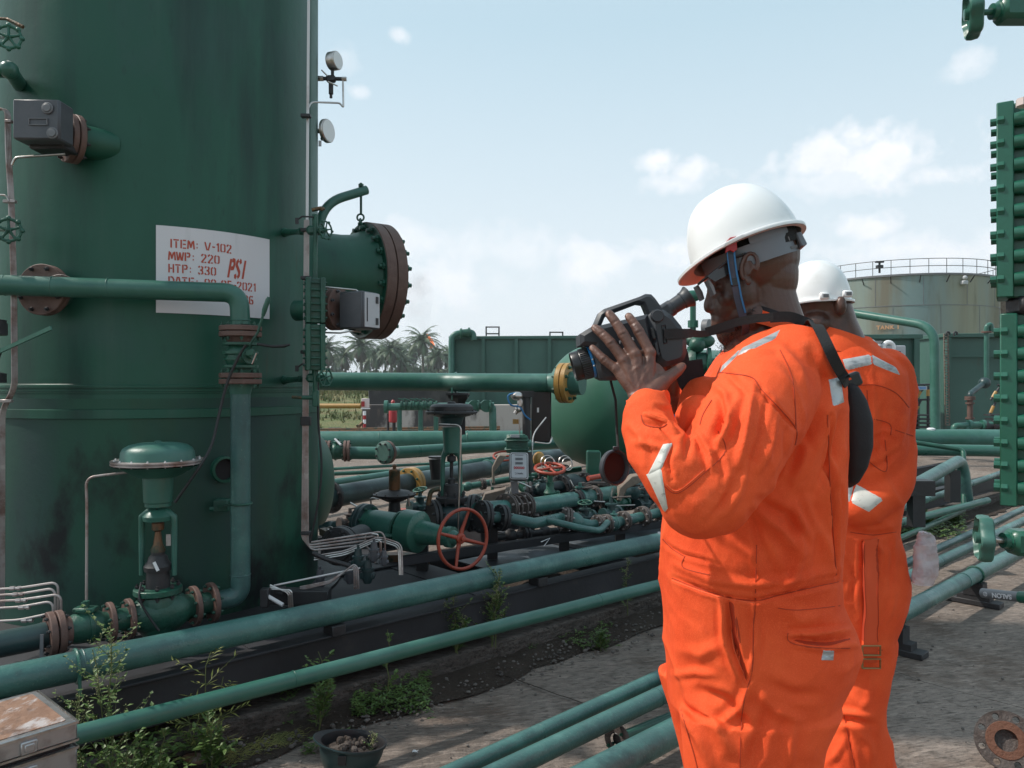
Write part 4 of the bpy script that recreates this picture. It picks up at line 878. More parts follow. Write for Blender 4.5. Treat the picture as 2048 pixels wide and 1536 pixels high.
b = MB(); hp = [P(497, 700, 3.6), P(502, 686, 3.58), P(515, 666, 3.58), P(527, 628, 3.58), P(534, 606, 3.58)]
b.tube(hp, .006, 8); b.tube([P(526, 632, 3.58), P(529, 620, 3.58), P(536, 600, 3.58), P(538, 594, 3.58)], [.008, .012, .012, .008], 10); b.box(P(500, 705, 3.6), (.035, .02, .03), bev=.003); b.obj('lever', 'valve_green', bv)
b = MB(); b.tube([P(513, 706, 3.58), P(504, 728, 3.58)], .003, 6); b.obj('pin', 'stainless', bv)
b = MB(); b.tube([P(515, 688, 3.6), P(545, 693, 3.6), P(568, 692, 3.6), P(580, 689, 3.6)], [.007, .007, .008, .005], 10); tag(b.obj('hose_end', 'black_rubber'), 'short black hose end lying across the upper rusty flanges', 'hose')
dp = thing('down_pipe', P(481, 780, YA), 'green pipe dropping from the lower rusty flanges to an elbow', 'pipe')
A_ = P(430, 1203, 3.64); B_ = P(0, 1288, 3.06)
dl = (B_-A_).normalized()
cor = Vector((P(481, 1000, YA).x, YA, A_.z+.01))
pth = arc_path([P(481, 770, YA), cor, A_], .155, 12)
b = MB(); b.tube(pth, .0455, 32); b.obj('pipe_wall', 'pipe_teal', dp)
flange(dp, P(481, 757, YA), UP, .098, .024, n=8, gap=.005, bm_='valve_green')
b = MB(); b.lathe(P(481, 780, YA), UP, [(-.02, .047), (.0, .052), (.03, .062)], 28); b.obj('weld_neck', 'pipe_green', dp)
b = MB(); b.torus(P(481, 1007, YA), UP, .050, .006, 28, 8); b.bar(P(440, 1012, 3.82), P(478, 1008, 3.72), .03, .012); b.box(P(445, 1010, 3.85), (.07, .06, .06), bev=.004); b.lathe(P(428, 1018, 3.78), (-1, -.3, 0), [(0, .012), (.02, .012)], 6); b.obj('pipe_clamp', 'valve_green', dp)
b = MB(); b.torus(P(481, 1149, YA), UP, .0455, .003, 28, 6); b.obj('weld', 'pipe_teal', dp)
# black cable tied to the column
b = MB(); b.tube(arc_path([P(492, 690, 3.58), P(480, 708, 3.58), P(455, 760, 3.57), P(440, 820, 3.55), P(425, 890, 3.5), P(402, 930, 3.42), P(350, 1005, 3.4)], .12), .0065, 10); tag(b.obj('cable', 'black_rubber'), 'black cable sagging from the ball valve lever to the actuator yoke', 'cable')
# ---- the horizontal train at the foot: flanges, control valve, ball valve
tr = thing('pipe_spool', A_, 'dark pipe at the lower left edge ending in a pair of rusty flanges', 'pipe')
b = MB(); L0 = on_line(A_, B_, 92); b.tube(subdiv([L0, B_+dl*.9]), .052, 28); b.obj('pipe_wall', 'pipe_dark', tr)
flange(tr, on_line(A_, B_, 110), dl, .090, .026, gap=.006, n=8, hub=.05)
cvl = thing('control_valve', on_line(A_, B_, 316), 'control valve with a big green mushroom diaphragm actuator on a tall yoke', 'control valve')
vb = on_line(A_, B_, 316)
flange(cvl, on_line(A_, B_, 423), dl, .092, .022, n=8, bm_='valve_green')
flange(cvl, on_line(A_, B_, 388), dl, .090, .022, n=8, bm_='valve_green')
b = MB(); b.tube([on_line(A_, B_, 423), on_line(A_, B_, 380)], .05, 28)
pf = on_line(A_, B_, 384); pg = on_line(A_, B_, 258); L = (pg-pf).length
b.lathe(pf, dl, [(0, .055), (L*.1, .058), (L*.25, .085), (L*.42, .098), (L*.6, .098), (L*.78, .082), (L*.92, .06), (L, .058)], 36)
b.lathe(vb-UP*.11, UP, [(0, .05), (.03, .075), (.1, .088), (.16, .09), (.19, .08)], 36); b.obj('valve_body', 'valve_green', cvl)
flange(cvl, on_line(A_, B_, 258), dl, .086, .020, n=8, bm_='valve_green')
flange(cvl, on_line(A_, B_, 220), dl, .086, .020, n=8, bm_='valve_green')
b = MB(); b.tube([on_line(A_, B_, 262), on_line(A_, B_, 215)], .05, 24); b.obj('spacer', 'valve_green', cvl)
ax = Vector((vb.x, vb.y, 0)); yv = vb.y
def zz(v): return CAMZ-(v-768)/FPX*yv
b = MB(); b.lathe(ax+UP*zz(1186), UP, [(0, .098), (.003, .102), (.024, .102), (.027, .098)], 40); bo = b.obj('bonnet_flange', 'valve_green', cvl)
me = bolt_mesh(.010, .07, 'dark_steel')
for k in range(8): a = 2*math.pi*(k+.5)/8; put(me, 'bolt', bo, ax+UP*(zz(1180))+Vector((math.cos(a), math.sin(a), 0))*.084, UP)
b = MB(); b.lathe(ax+UP*zz(1176), UP, [(0, .052), (zz(1140)-zz(1176), .048)], 28); b.lathe(ax+UP*zz(1140), UP, [(0, .058), (.02, .06), (.04, .045), (.06, .04), (.07, .03), (.09, .03)], 24); b.obj('bonnet', 'dark_steel', cvl)
b = MB(); b.lathe(ax+UP*zz(1108), UP, [(0, .028), (.02, .032), (.045, .02), (.1, .012), (.11, .026), (.14, .026), (.15, .010), (.22, .010)], 16); b.obj('stem', 'copper_rust', cvl)
for k, s_ in enumerate((-1, 1)):
    b = MB(); xx = Vector((s_*.073, 0, 0)); b.tube([ax+xx+UP*zz(1150), ax+xx+UP*zz(1045), ax+xx*.98+UP*zz(1034), ax+xx*.6+UP*zz(1025), ax+UP*zz(1021)], [.011, .0135, .016, .018, .02], 12); b.obj('yoke_leg', 'pipe_green', cvl)
b = MB(); b.lathe(ax+UP*zz(1040), UP, [(0, .062), (.02, .066), (.035, .055), (.05, .036)], 28); b.lathe(ax+UP*zz(1012), UP, [(0, .055), (.015, .055), (.02, .06), (.16, .066), (.17, .075), (.18, .085)], 32); b.obj('yoke_column', 'pipe_green', cvl)
b = MB(); b.lathe(ax+UP*zz(944), UP, [(-.02, .085), (.0, .12), (.025, .165), (.032, .190)], 64, cap=False); b.lathe(ax+UP*zz(944), UP, [(-.02, .0), (-.02, .085)], 64, cap=False); b.obj('lower_case', 'pipe_green', cvl)
b = MB(); b.lathe(ax+UP*zz(928), UP, [(0, .188), (.002, .193), (.008, .193), (.010, .187), (.012, .187), (.014, .193), (.019, .193), (.021, .187)], 72); rimo = b.obj('diaphragm_rim', 'weathered_tube', cvl)
me = bolt_mesh(.006, .034, 'white_tube')
for k in range(16): a = 2*math.pi*(k+.5)/16; put(me, 'bolt', rimo, ax+UP*(zz(928)+.011)+Vector((math.cos(a), math.sin(a), 0))*.176, UP)
b = MB(); b.lathe(ax+UP*zz(922), UP, [(.004, .158), (.012, .156), (.04, .153), (.058, .144), (.072, .122), (.080, .09), (.083, .03), (.083, .0)], 72); b.lathe(ax+UP*(zz(922)+.083), UP, [(0, .016), (.006, .016), (.008, .008)], 6); b.obj('diaphragm_case', 'pipe_green', cvl)
b = MB(); b.box(P(312, 1133, 3.36), (.013, .003, .042), (Vector((.9, 0, .43)).normalized(), Vector((0, 1, 0)), Vector((-.43, 0, .9)).normalized())); b.obj('tag_plate', 'white_plain', cvl)
b = MB(); b.box(P(337, 1080, 3.4), (.02, .004, .05)); b.obj('scale_plate', 'weathered_tube', cvl)
b = MB(); b.tube(arc_path([P(275, 942, 3.42), P(172, 955, 3.36), P(174, 1012, 3.36), P(173, 1210, 3.36)], .04), .0058, 10); b.obj('air_tube', 'weathered_tube', cvl)
b = MB(); b.tube(arc_path([P(283, 1165, 3.4), P(276, 1195, 3.36), P(292, 1225, 3.36), P(318, 1262, 3.36)], .05), .005, 8); b.obj('cable', 'black_rubber', cvl)
v2 = thing('ball_valve', on_line(A_, B_, 168), 'round green ball valve low at the left between rusty flanges', 'ball valve')
ball_valve(v2, on_line(A_, B_, 168), dl, .062, .19, up=UP)
b = MB(); q = on_line(A_, B_, 172)+UP*.075; b.box(q, (.09, .05, .02), bev=.004); b.lathe(q, UP, [(0, .014), (.035, .014)], 8); b.obj('stem', 'valve_green', v2)
b = MB(); b.bar(on_line(A_, B_, 106)+Vector((.0, -.075, .02)), on_line(A_, B_, 106)+Vector((.0, -.08, -.12)), .014, .004, up=(0, 1, 0)); tag(b.obj('paper_tag', 'mid_grey'), 'narrow grey tag hanging on the leftmost rusty flanges', 'tag')
# little U-bent tubes at the lower left
tt = thing('tube_set', P(60, 1180, 3.3), 'set of thin U bent tubes with fittings at the lower left of the vessel', 'tubing')
for k, (v0, uu) in enumerate(((1174, 116), (1186, 110), (1198, 122), (1212, 106), (1238, 96))):
    b = MB(); Yk = 3.38-.02*k; pts = [P(-30, v0+6, Yk), P(40, v0+2, Yk), P(uu, v0-10, Yk)] + ([P(uu+1, 1268, Yk)] if k < 4 else []); b.tube(arc_path(pts, .035), .0052, 8); b.lathe(P(20+6*k, v0+3, Yk), (1, .05, .02), [(0, .010), (.02, .010), (.022, .007), (.03, .007), (.032, .010), (.045, .010)], 6); b.obj('tube', 'weathered_tube', tt)
# edge of frame: tubing bundle, valves at the far left
tl = thing('tube_bundle', P(20, 215, 3.5), 'bundle of thin tubes running down the left edge and jogging left', 'tubing')
for k, du in enumerate((-4, -1, 2, 5)):
    b = MB(); Yk = 3.50+.006*k; b.tube(arc_path([P(-20, 217+2*k, Yk), P(15+du, 216, Yk), P(16+du, 300, Yk), P(22+du, 400, Yk), P(27+du, 560, Yk), P(29+du, 778, Yk), P(4+du, 818, Yk), P(3+du, 1215, Yk)], .05), .0042, 8); b.obj('tube', 'weathered_tube', tl)
b = MB()
for (u, v) in ((20, 403), (18, 243), (12, 802)): b.box(P(u, v, 3.47), (.055 if v > 300 else .03, .02, .014), bev=.002)
b.obj('clips', 'weathered_tube', tl)
b = MB(); b.tube(arc_path([P(-20, 389, 3.46), P(12, 390, 3.46), P(18, 402, 3.46)], .02), .004, 8); b.obj('side_tube', 'stainless', tl)
for (v, lab) in ((72, 'green lobed handwheel valve at the top left corner with a rusty lever above it'), (458, 'green lobed handwheel valve at the left edge in front of the thin tubes')):
    t = thing('needle_valve', P(0, v, 3.45), lab, 'valve'); b = MB(); b.tube([P(-60, v-4, 3.55), P(-10, v, 3.45)], .018, 14); b.box(P(-25, v, 3.5), (.06, .05, .05), bev=.008); b.tube([P(-10, v, 3.45), P(12, v+1, 3.38)], .010, 10); b.obj('valve_body', 'valve_green', t)
    handwheel(t, P(17, v+2, 3.36), (.35, -.94, 0), .055, 'bright_green' if v < 100 else 'valve_green', rim=.0085, spokes=5, lobes=8)
    if v < 100: b = MB(); b.tube([P(-20, 36, 3.4), P(14, 38, 3.4), P(46, 54, 3.4)], [.006, .007, .009], 8); b.obj('lever', 'copper_rust', t)
b = MB(); b.tube(arc_path([P(-80, 142, 3.4), P(18, 138, 3.5), P(60, 200, 4.0)], .08), .033, 20); b.sphere(P(18, 140, 3.48), .040, 16, 10); tag(b.obj('elbow_pipe', 'pipe_green'), 'dark elbow pipe entering at the upper left above the grey box', 'pipe')
t = thing('gate_valve', P(-20, 700, 3.3), 'rusty dark gate valve cut off by the left edge, with a green lever', 'valve')
b = MB(); b.lathe(P(-42, 700, 3.3), UP, [(-.14, .10), (-.10, .10), (-.09, .06), (.0, .085), (.04, .05), (.09, .05), (.10, .10), (.13, .10)], 28); b.lathe(P(-40, 655, 3.3), UP, [(-.03, .10), (.02, .10)], 24); b.obj('valve_body', 'dark_steel', t)
b = MB(); b.bar(P(-30, 716, 3.2), P(102, 656, 3.1), .008, .016, up=(0, 0, 1)); b.obj('lever', 'bright_green', t)
# ---- great line and the smaller lines near the ground
dd = (b1-a1).normalized()
g1 = pipe('pipeline', [a1-dd*1.5, a1, b1, b1+dd*5], .056, 'pipe_teal', 'large green pipe running along the skid edge from lower left to behind the man', seg=36)
b = MB(); c = on_line(a1, b1, 152); b.torus(c, dd, .060, .006, 28, 8); b.tube([c+NR*.055-UP*.02, c+NR*.06-UP*.09], .006, 8); b.obj('u_bolt', 'pipe_green', g1)
dd2 = (b2-a2).normalized()
g2 = pipe('pipeline', [a2-dd2*.8, b2+dd2*5], .0315, 'pipe_green', 'slim green pipe running below the large one, from the metal case to behind the man', seg=28)
def gline(u0, v0, u1, v1, z, r, m, label, e0=1.6, e1=4., sup=()):
    A = GZ(u0, v0, z); B = GZ(u1, v1, z); d = (B-A).normalized(); t = pipe('pipeline', [A-d*e0, B+d*e1], r, m, label, seg=32); n = Vector((d.y, -d.x, 0))
    for u in sup:
        c = on_line(A, B, u); b = MB(); b.bar(Vector((c.x, c.y, .02))-n*.25, Vector((c.x, c.y, .02))+n*.16, .10, .035, bev=.004); b.bar(Vector((c.x, c.y, .055))-n*.10, Vector((c.x, c.y, .055))+n*.10, .09, .035); b.box(Vector((c.x, c.y, (z-r+.07)/2)), (.12, .10, max(.02, z-r-.07)), (n, d, UP)); b.obj('saddle', 'dark_steel', t)
        b = MB(); b.torus(c, d, r+.005, .006, 24, 8); b.obj('u_bolt', 'valve_green', t)
    return t, A, B, d
gline(925, 1536, 2048, 1018, .2, .030, 'pipe_teal', 'thinner upper pipe of the three low pipes crossing behind the two men', sup=())
gline(1330, 1387, 2048, 1042, .2, .037, 'pipe_teal', 'middle pipe of the three low pipes crossing behind the two men')
gline(1200, 1542, 2010, 1118, .2, .050, 'pipe_teal', 'thickest and nearest of the three low pipes, on black saddles', sup=(1790, 1950), e0=1.5)
# flanged stub under the nearest pipe
A = P(1232, 1479, 3.06); B = P(1345, 1433, 3.35); d = (B-A).normalized()
t = thing('flanged_stub', A, 'small open rusty green flange on a short pipe lying under the three low pipes', 'flange')
b = MB(); b.tube([A+d*.02, B+d*.3], .0215, 20); b.obj('pipe_wall', 'pipe_green', t)
b = MB(); b.lathe(A-d*.004, d, [(0, .024), (0, .054), (.004, .057), (.018, .057), (.022, .052)], 32, cap=False); b.lathe(A-d*.003, d, [(0, .0), (.0, .002)], 8); b.obj('flange', 'flange_bare', t)
b = MB(); b.lathe(A-d*.006, d, [(0, .024), (.004, .03), (.006, .03)], 28, cap=False); b.lathe(A+d*.01, d, [(0, .0235), (.002, .0235)], 24); b.obj('bore', 'camera_dark', t)
me = bolt_mesh(.007, .05, 'valve_green'); x, y, _ = basis(d)
for k in range(4): a = 2*math.pi*(k+.5)/4; put(me, 'bolt', t, A+d*.008+(x*math.cos(a)+y*math.sin(a))*.042, d)
# bare flange lying at the right
fd_ = Vector((-.42, -.78, .46)).normalized(); c = P(2013, 1481, 2.98); t = thing('loose_flange', c, 'bare rusty pipe flange lying on the concrete at the lower right corner', 'flange')
b = MB(); x, y, _ = basis(fd_)
def ring_holes(b, c, d, r0, r1, th, n, rh, rb):
    """flange disc with real bolt holes"""
    bm = bmesh.new(); N = 288; x, y, _ = basis(d)
    # sector grid: ring radii, holes cut by skipping cells
    rad = [r0]+[rb-rh+2*rh*q_/14 for q_ in range(15)]+[r1]; 
    def pt(i, k, h): a = 2*math.pi*k/N; return c+(x*math.cos(a)+y*math.sin(a))*rad[i]+d*h
    V = {}; 
    def gv_(i, k, h):
        key = (i, k % N, h)
        if key not in V: V[key] = len(b.v); b.v.append(tuple(pt(i, k, h)))
        return V[key]
    def hole(i, k):
        a = 2*math.pi*(k+.5)/N; rr = (rad[i]+rad[i+1])/2; 
        for j in range(n):
            aj = 2*math.pi*(j+.5)/n; dx = rr*math.cos(a)-rb*math.cos(aj); dy = rr*math.sin(a)-rb*math.sin(aj)
            if dx*dx+dy*dy < (rh*.97)**2: return True
        return False
    H = {(i, k): hole(i, k) for i in range(len(rad)-1) for k in range(N)}
    def q(*ids): b.f.append(list(ids)); b.m.append(0)
    for i in range(len(rad)-1):
        for k in range(N):
            if H[(i, k)]: continue
            q(gv_(i, k, 0), gv_(i+1, k, 0), gv_(i+1, k+1, 0), gv_(i, k+1, 0)); q(gv_(i, k, -th), gv_(i, k+1, -th), gv_(i+1, k+1, -th), gv_(i+1, k, -th))
            if i == 0 or H[(i-1, k)]: q(gv_(i, k, 0), gv_(i, k+1, 0), gv_(i, k+1, -th), gv_(i, k, -th))
            if i == len(rad)-2 or H[(i+1, k)]: q(gv_(i+1, k, 0), gv_(i+1, k, -th), gv_(i+1, k+1, -th), gv_(i+1, k+1, 0))
            if H[(i, (k-1) % N)]: q(gv_(i, k, 0), gv_(i, k, -th), gv_(i+1, k, -th), gv_(i+1, k, 0))
            if H[(i, (k+1) % N)]: q(gv_(i, k+1, 0), gv_(i+1, k+1, 0), gv_(i+1, k+1, -th), gv_(i, k+1, -th))
ring_holes(b, c, fd_, .045, .108, .026, 8, .0125, .088); b.obj('flange', 'flange_bare', t)
b = MB(); b.lathe(c+fd_*.0, fd_, [(.0, .070), (.003, .068), (.003, .040), (-.05, .040)], 48, cap=False); b.obj('raised_face', 'rust_orange', t)
b = MB(); b.lathe(c-fd_*.25, fd_, [(0, .050), (.16, .050), (.22, .066), (.226, .07)], 32); b.obj('pipe_wall', 'flange_bare', t)
b = MB(); b.lathe(c-fd_*.045, fd_, [(0, .039), (.001, .039)], 32); b.obj('bore', 'camera_dark', t)
# ---- right edge: studded gauge close to the camera with two handwheels
Yr = 2.2; gx_ = (Vector((-.54, -.84, 0)).normalized(), Vector((.84, -.54, 0)).normalized(), UP)
rg = thing('level_gauge', P(2048, 600, Yr), 'close-up bright green studded sight-glass gauge cut off by the right edge', 'level gauge')
for (v0, v1) in ((208, 596), (628, 1010)):
    lean = 7 if v0 > 500 else 0
    sight_glass(rg, P(2063+lean, (v0+v1)/2, Yr), (v1-v0)/FPX*Yr, .135, .150, 8, 'bright_green', .0200, gx_, .030)
    c = P(2063+lean, (v0+v1)/2, Yr); h_ = (v1-v0)/FPX*Yr
    for i in range(8):
        for e in (-1,): b = MB(); b.lathe(c+gx_[0]*(.053)+UP*(h_*((i+.5)/8-.5)*.93)-gx_[1]*.042, gx_[1], [(0, .0185), (.02, .0195), (.064, .0195), (.084, .0185)], 20); b.obj('sleeve', 'bright_green', rg)
b = MB(); cp = P(2180, 600, Yr); b.tube([Vector((cp.x, cp.y, 0)), Vector((cp.x, cp.y, 3.2))], .055, 24)
for v in (8, 230, 1000, 1084): b.tube([P(2075, v, Yr), P(2180, v, Yr)], .020, 14)
b.obj('column', 'bright_green', rg)
b = MB(); b.lathe(P(2050, 212, 2.13), UP, [(.0, .022), (.02, .022)], 8); b.obj('top_plug', 'helmet_inner', rg)
b = MB(); b.box(P(2060, 612, 2.2), (.1, .08, .05), bev=.01); b.obj('coupling', 'dark_steel', rg)
def edge_wheel(u, v, r, label, ss, tilt):
    t = thing('handwheel_valve', P(2048, v, Yr), label, 'valve'); c = P(u, v, Yr)
    d = Vector((-.93, .36, tilt)).normalized(); bx = MB(); x = Vector((0, 0, 1)); n_ = 6; x, y, _ = basis(d)
    # hexagonal dished wheel
    outl = [c+(x*math.cos(2*math.pi*(k+.5)/6)+y*math.sin(2*math.pi*(k+.5)/6))*r for k in range(6)]
    rr = []
    for hh, s_ in ((-.024, .90), (-.020, .97), (-.004, 1.0), (.008, .97), (.012, .9), (.0, .8), (-.006, .3)):
        ring = []
        for k in range(48):
            a = 2*math.pi*k/48; f = 1-.07*(1-math.cos(6*a)) ; ring.append(c+(x*math.cos(a)+y*math.sin(a))*r*s_*f+d*hh)
        rr.append(ring)
    bx.loft(rr); bx.lathe(c, d, [(-.02, .016), (.016, .016), (.018, .01)], 16); bx.obj('handwheel', 'pipe_green', t)
    e = P(2030, v+ss, Yr); b = MB(); b.tube([c-d*.01, e], .0085, 14); b.obj('stem', 'stainless' if v > 500 else 'bright_green', t)
    b = MB(); dx = (P(2100, v+ss, Yr)-c).normalized(); b.lathe(P(u+42, v+ss*.6, Yr), dx, [(0, .022), (.014, .022), (.016, .026), (.03, .026), (.032, .022), (.04, .022)], 6 if False else 20); b.box(P(u+100, v+ss, Yr), (.13, .07, .07), bev=.012); b.obj('valve_body', 'bright_green', t)
    return t
edge_wheel(1941, 28, .072, 'dark green handwheel seen edge-on against the sky at the top right corner', -8, -.05)
edge_wheel(1963, 1076, .070, 'bright green handwheel seen edge-on below the studded gauge', 8, .02)
# pipe nipple with white lettering
A = P(1965, 1186, 4.55); B = P(2040, 1194, 4.35); d = (B-A).normalized()
t = thing('pipe_nipple', A, 'weathered grey pipe nipple with upside-down white lettering beside the black saddle', 'pipe')
b = MB(); b.tube([A, B], .028, 24); b.obj('pipe_wall', 'mid_grey', t)
b = MB(); b.tube([B, B+d*.3], .033, 24); b.obj('coupling', 'bright_green', t)
nn = Vector((d.y, -d.x, 0)); nn = nn if nn.y < 0 else -nn; q = A.lerp(B, .55)+nn*.0285
put_text('SALON', .036, t, q+d*.012, -d, -UP, 'sign_white', bold=.0012, extrude=.0008)
b = MB(); b.torus(A.lerp(B, .16)+nn*.0275, nn, .011, .0016, 20, 6); b.torus(A.lerp(B, .16)+nn*.0275, nn, .005, .0014, 14, 6); b.obj('mark', 'sign_white', t)
# ---- right middle distance pipes
pipe('pipeline', [P(1690, 1050, 5.3), P(1924, 918, 7.7), P(1936, 1015, 7.75)], .056, 'pipe_teal', 'grey green pipe rising behind the second man and turning down at an elbow', rad=.2)
gline(1800, 1018, 2000, 947, .4, .031, 'pipe_teal', 'thin sloping pipe passing right of the second man', e1=1.5, e0=2)
t = thing('pipe_stand', P(1905, 1003, 7.4), 'black steel pipe stand under the elbow pipe, the farther one', 'pipe stand'); b = MB(); b.box(P(1905, 972, 7.4), (.10, .10, .30)); b.obj('post', 'dark_steel', t)
t = thing('pipe_stand', P(1838, 1050, 6.2), 'black steel pipe stand close behind the second man', 'pipe stand'); b = MB(); b.box(P(1832, 1010, 6.2), (.10, .10, .34)); b.obj('post', 'dark_steel', t); b = MB(); b.box(P(1834, 975, 6.2), (.22, .14, .12)); b.obj('shoe', 'dark_steel', t)
pipe('pipeline', [P(1830, 885, 8.2), P(1927, 900, 8.1), P(1928, 1020, 7.6), P(1850, 1055, 6.6), P(1780, 1085, 6)], .024, 'valve_green', 'thin green pipe that drops and then runs left along the ground', rad=.06)
for (v0, v1, r, txt) in ((966, 988, .055, 'upper'), (982, 1000, .04, 'lower')):
    pipe('pipeline', [P(1780, v0, 10.2), P(2120, v1, 10)], r, 'pipe_green', txt+' of two thin pipes lying on the ground behind the elbow pipe')
pipe('pipeline', [P(-400, 884, 12.2), P(640, 881, 12), P(1935, 877, 12), P(2200, 879, 12)], .145, 'pipe_green', 'widest horizontal pipe, crossing the whole yard behind the equipment', seg=32, welds=[(P(935, 880, 12), Vector((1, 0, 0))), (P(760, 881, 12), Vector((1, 0, 0)))])
pipe('pipeline', [P(1500, 896, 11.4), P(2200, 904, 11.2)], .085, 'pipe_green', 'lower of the two big horizontal pipes at the right, behind the second man')
b = MB(); q = P(1862, 862, 12); b.lathe(q, UP, [(0, .06), (.04, .06), (.05, .03)], 16); tag(b.obj('air_vent', 'white_plain'), 'small white vent on top of the widest horizontal pipe', 'vent')
tk_ = thing('small_pipes', P(1930, 850, 15), 'two small bent green pipes with valves at the foot of the far right tank', 'pipe')
for u in (1908, 1935): b = MB(); b.tube(arc_path([P(u, 866, 15), P(u, 852, 15), P(u+50, 849, 15)], .08), .06, 12); b.lathe(P(u+28, 850, 15), (1, 0, 0), [(0, .1), (.06, .1)], 12); b.obj('bent_pipe', 'pipe_green', tk_)
b = MB(); b.lathe(P(1965, 852, 15), (1, 0, 0), [(0, .07), (.03, .11), (.08, .11), (.09, .07), (.18, .07), (.19, .11), (.24, .11), (.25, .07), (.4, .07)], 14); b.obj('valve', 'dark_steel', tk_)
# ================================================================ skid with its equipment
sk = thing('skid', base1, 'long dark steel skid frame under the large pipe and the equipment', 'skid')
def rk(l, w, z): p = base1+DR*l+NR*w; return Vector((p.x, p.y, z))
def channel(name, w, z0, z1, l0=-2.2, l1=12., fl=.09):
    b = MB(); h = z1-z0; ax = (DR, NR, UP); c = rk((l0+l1)/2, w, (z0+z1)/2); b.box(c, (l1-l0, .010, h), ax); b.obj(name, 'skid_steel', sk)
    for zz in (z1, z0): b = MB(); b.box(rk((l0+l1)/2, w-fl/2+.02, zz), (l1-l0, fl, .012), ax, .003); b.obj('beam_flange', 'skid_steel', sk)
channel('front_beam', .03, .17, .345); channel('rear_beam', -2.05, .17, .345); channel('middle_beam', -1.0, .17, .33)
b = MB(); b.box(rk(4.9, -.25, .055), (14.2, .62, .10), (DR, NR, UP), .012); o = b.obj('plinth', 'concrete_dark'); o['kind'] = 'structure'
for l in (-1.6, -.3, 1.0, 2.3, 3.6, 4.9, 6.2):
    b = MB(); b.box(rk(l, -1.0, .25), (.10, 2.04, .15), (DR, NR, UP)); b.obj('cross_beam', 'skid_steel', sk)
    b = MB(); b.box(rk(l+.3, .02, .37), (.07, .09, .05), (DR, NR, UP), .004); b.obj('shim', 'dark_steel', sk)
b = MB(); b.box(rk(.2, -1.0, .315), (4.6, 1.9, .010), (DR, NR, UP)); b.obj('deck_plate', 'skid_steel', sk)
b = MB(); b.box(rk(4.0, -.62, .315), (2.6, .5, .010), (DR, NR, UP)); b.obj('deck_plate', 'deck_plate', sk)
b = MB(); b.bar(P(800, 1122, 4.55), P(1330, 1047, 5.9), .05, .05); b.obj('edge_angle', 'skid_steel', sk)
# ---- pipes between the vessel and the tanks
hp_ = thing('strapped_pipe', P(640, 762, 6.9), 'green overhead pipe from the vessel to a yellow flange, strapped down half way', 'pipe')
YB = 6.9; q0 = P(560, 762, YB); q1 = P(895, 764, YB); q2 = P(930, 765, 6.75); q3 = P(1095, 766, 6.6); dq = (P(1128, 766, 6.55)-q3).normalized(); dq = Vector((.90, -.43, 0)).normalized()
b = MB(); b.tube(arc_path([q0, q1, q2, q3], .4), .080, 32); b.obj('pipe_wall', 'pipe_green', hp_)
for c in (P(893, 764, YB),): b = MB(); b.torus(c, Vector((1, 0, 0)), .080, .004, 32, 6); b.obj('weld', 'pipe_green', hp_)
b = MB(); b.torus(P(912, 765, 6.85), Vector((1, -.1, 0)), .086, .009, 28, 8); b.tube([P(904, 775, 6.72), P(904, 800, 6.72)], .008, 8); b.obj('strap', 'pipe_green', hp_)
b = MB(); b.bar(P(895, 788, 6.85), P(938, 788, 6.85), .3, .02); b.lathe(P(917, 790, 6.85), UP*-1, [(0, .10), (.06, .06), (.35, .06)], 4); b.box(P(917, 792, 6.85), (.17, .17, .04)); b.obj('support', 'dark_steel', hp_)
b = MB(); e = P(1100, 766, 6.6); b.lathe(e, dq, [(-.02, .080), (.03, .085), (.085, .125), (.10, .13)], 36); b.obj('weld_neck', 'pipe_green', hp_)
fy = e+dq*.145
b = MB(); b.lathe(fy, dq, [(-.045, .165), (-.042, .170), (-.004, .170), (0, .166)], 48); b.obj('yellow_flange', 'yellow_paint', hp_); b = MB(); b.lathe(fy, dq, [(.006, .166), (.010, .170), (.045, .170), (.048, .165)], 48); o = b.obj('yellow_flange', 'yellow_paint', hp_)
b = MB(); b.lathe(fy-dq*.048, dq, [(0, .10), (.0, .166), (.004, .166)], 48, cap=False); b.obj('flange_back', 'valve_green', hp_)
me = bolt_mesh(.016, .15, 'valve_green'); x, y, _ = basis(dq)
for k in range(8): a = 2*math.pi*(k+.5)/8; put(me, 'bolt', o, fy+(x*math.cos(a)+y*math.sin(a))*.140, dq)
# ---- horizontal separator with its domed end
sd = Vector((.80, .60, 0)); sc_ = P(1137, 812, 7.35); rs = .585
sp = thing('separator', sc_, 'green horizontal separator vessel with a domed end, behind the yellow flange', 'separator')
b = MB(); pr = [(-rs*.62*math.cos(math.pi/2*k/14), rs*math.sin(math.pi/2*k/14)) for k in range(15)]; pr[0] = (-rs*.62, .001); b.lathe(sc_+sd*.30, sd, pr+[(3.6, rs), (3.9, rs*.7), (4.0, .01)], 80); b.obj('shell', 'separator_green', sp)
b = MB(); b.torus(sc_+sd*.30, sd, rs, .005, 80, 6); b.torus(sc_+sd*1.7, sd, rs, .006, 80, 6); b.obj('weld', 'separator_green', sp)
for l in (.75, 3.0):
    b = MB(); c = sc_+sd*l; b.box(Vector((c.x, c.y, (.34+sc_.z-rs*.75)/2+.1)), (.22, .85, sc_.z-rs*.7-.22), (sd, Vector((-sd.y, sd.x, 0)), UP), .01); b.obj('saddle', 'valve_green', sp)
b = MB(); b.lathe(fy+dq*.05, dq, [(0, .10), (.10, .10)], 28); b.obj('nozzle', 'pipe_green', sp)
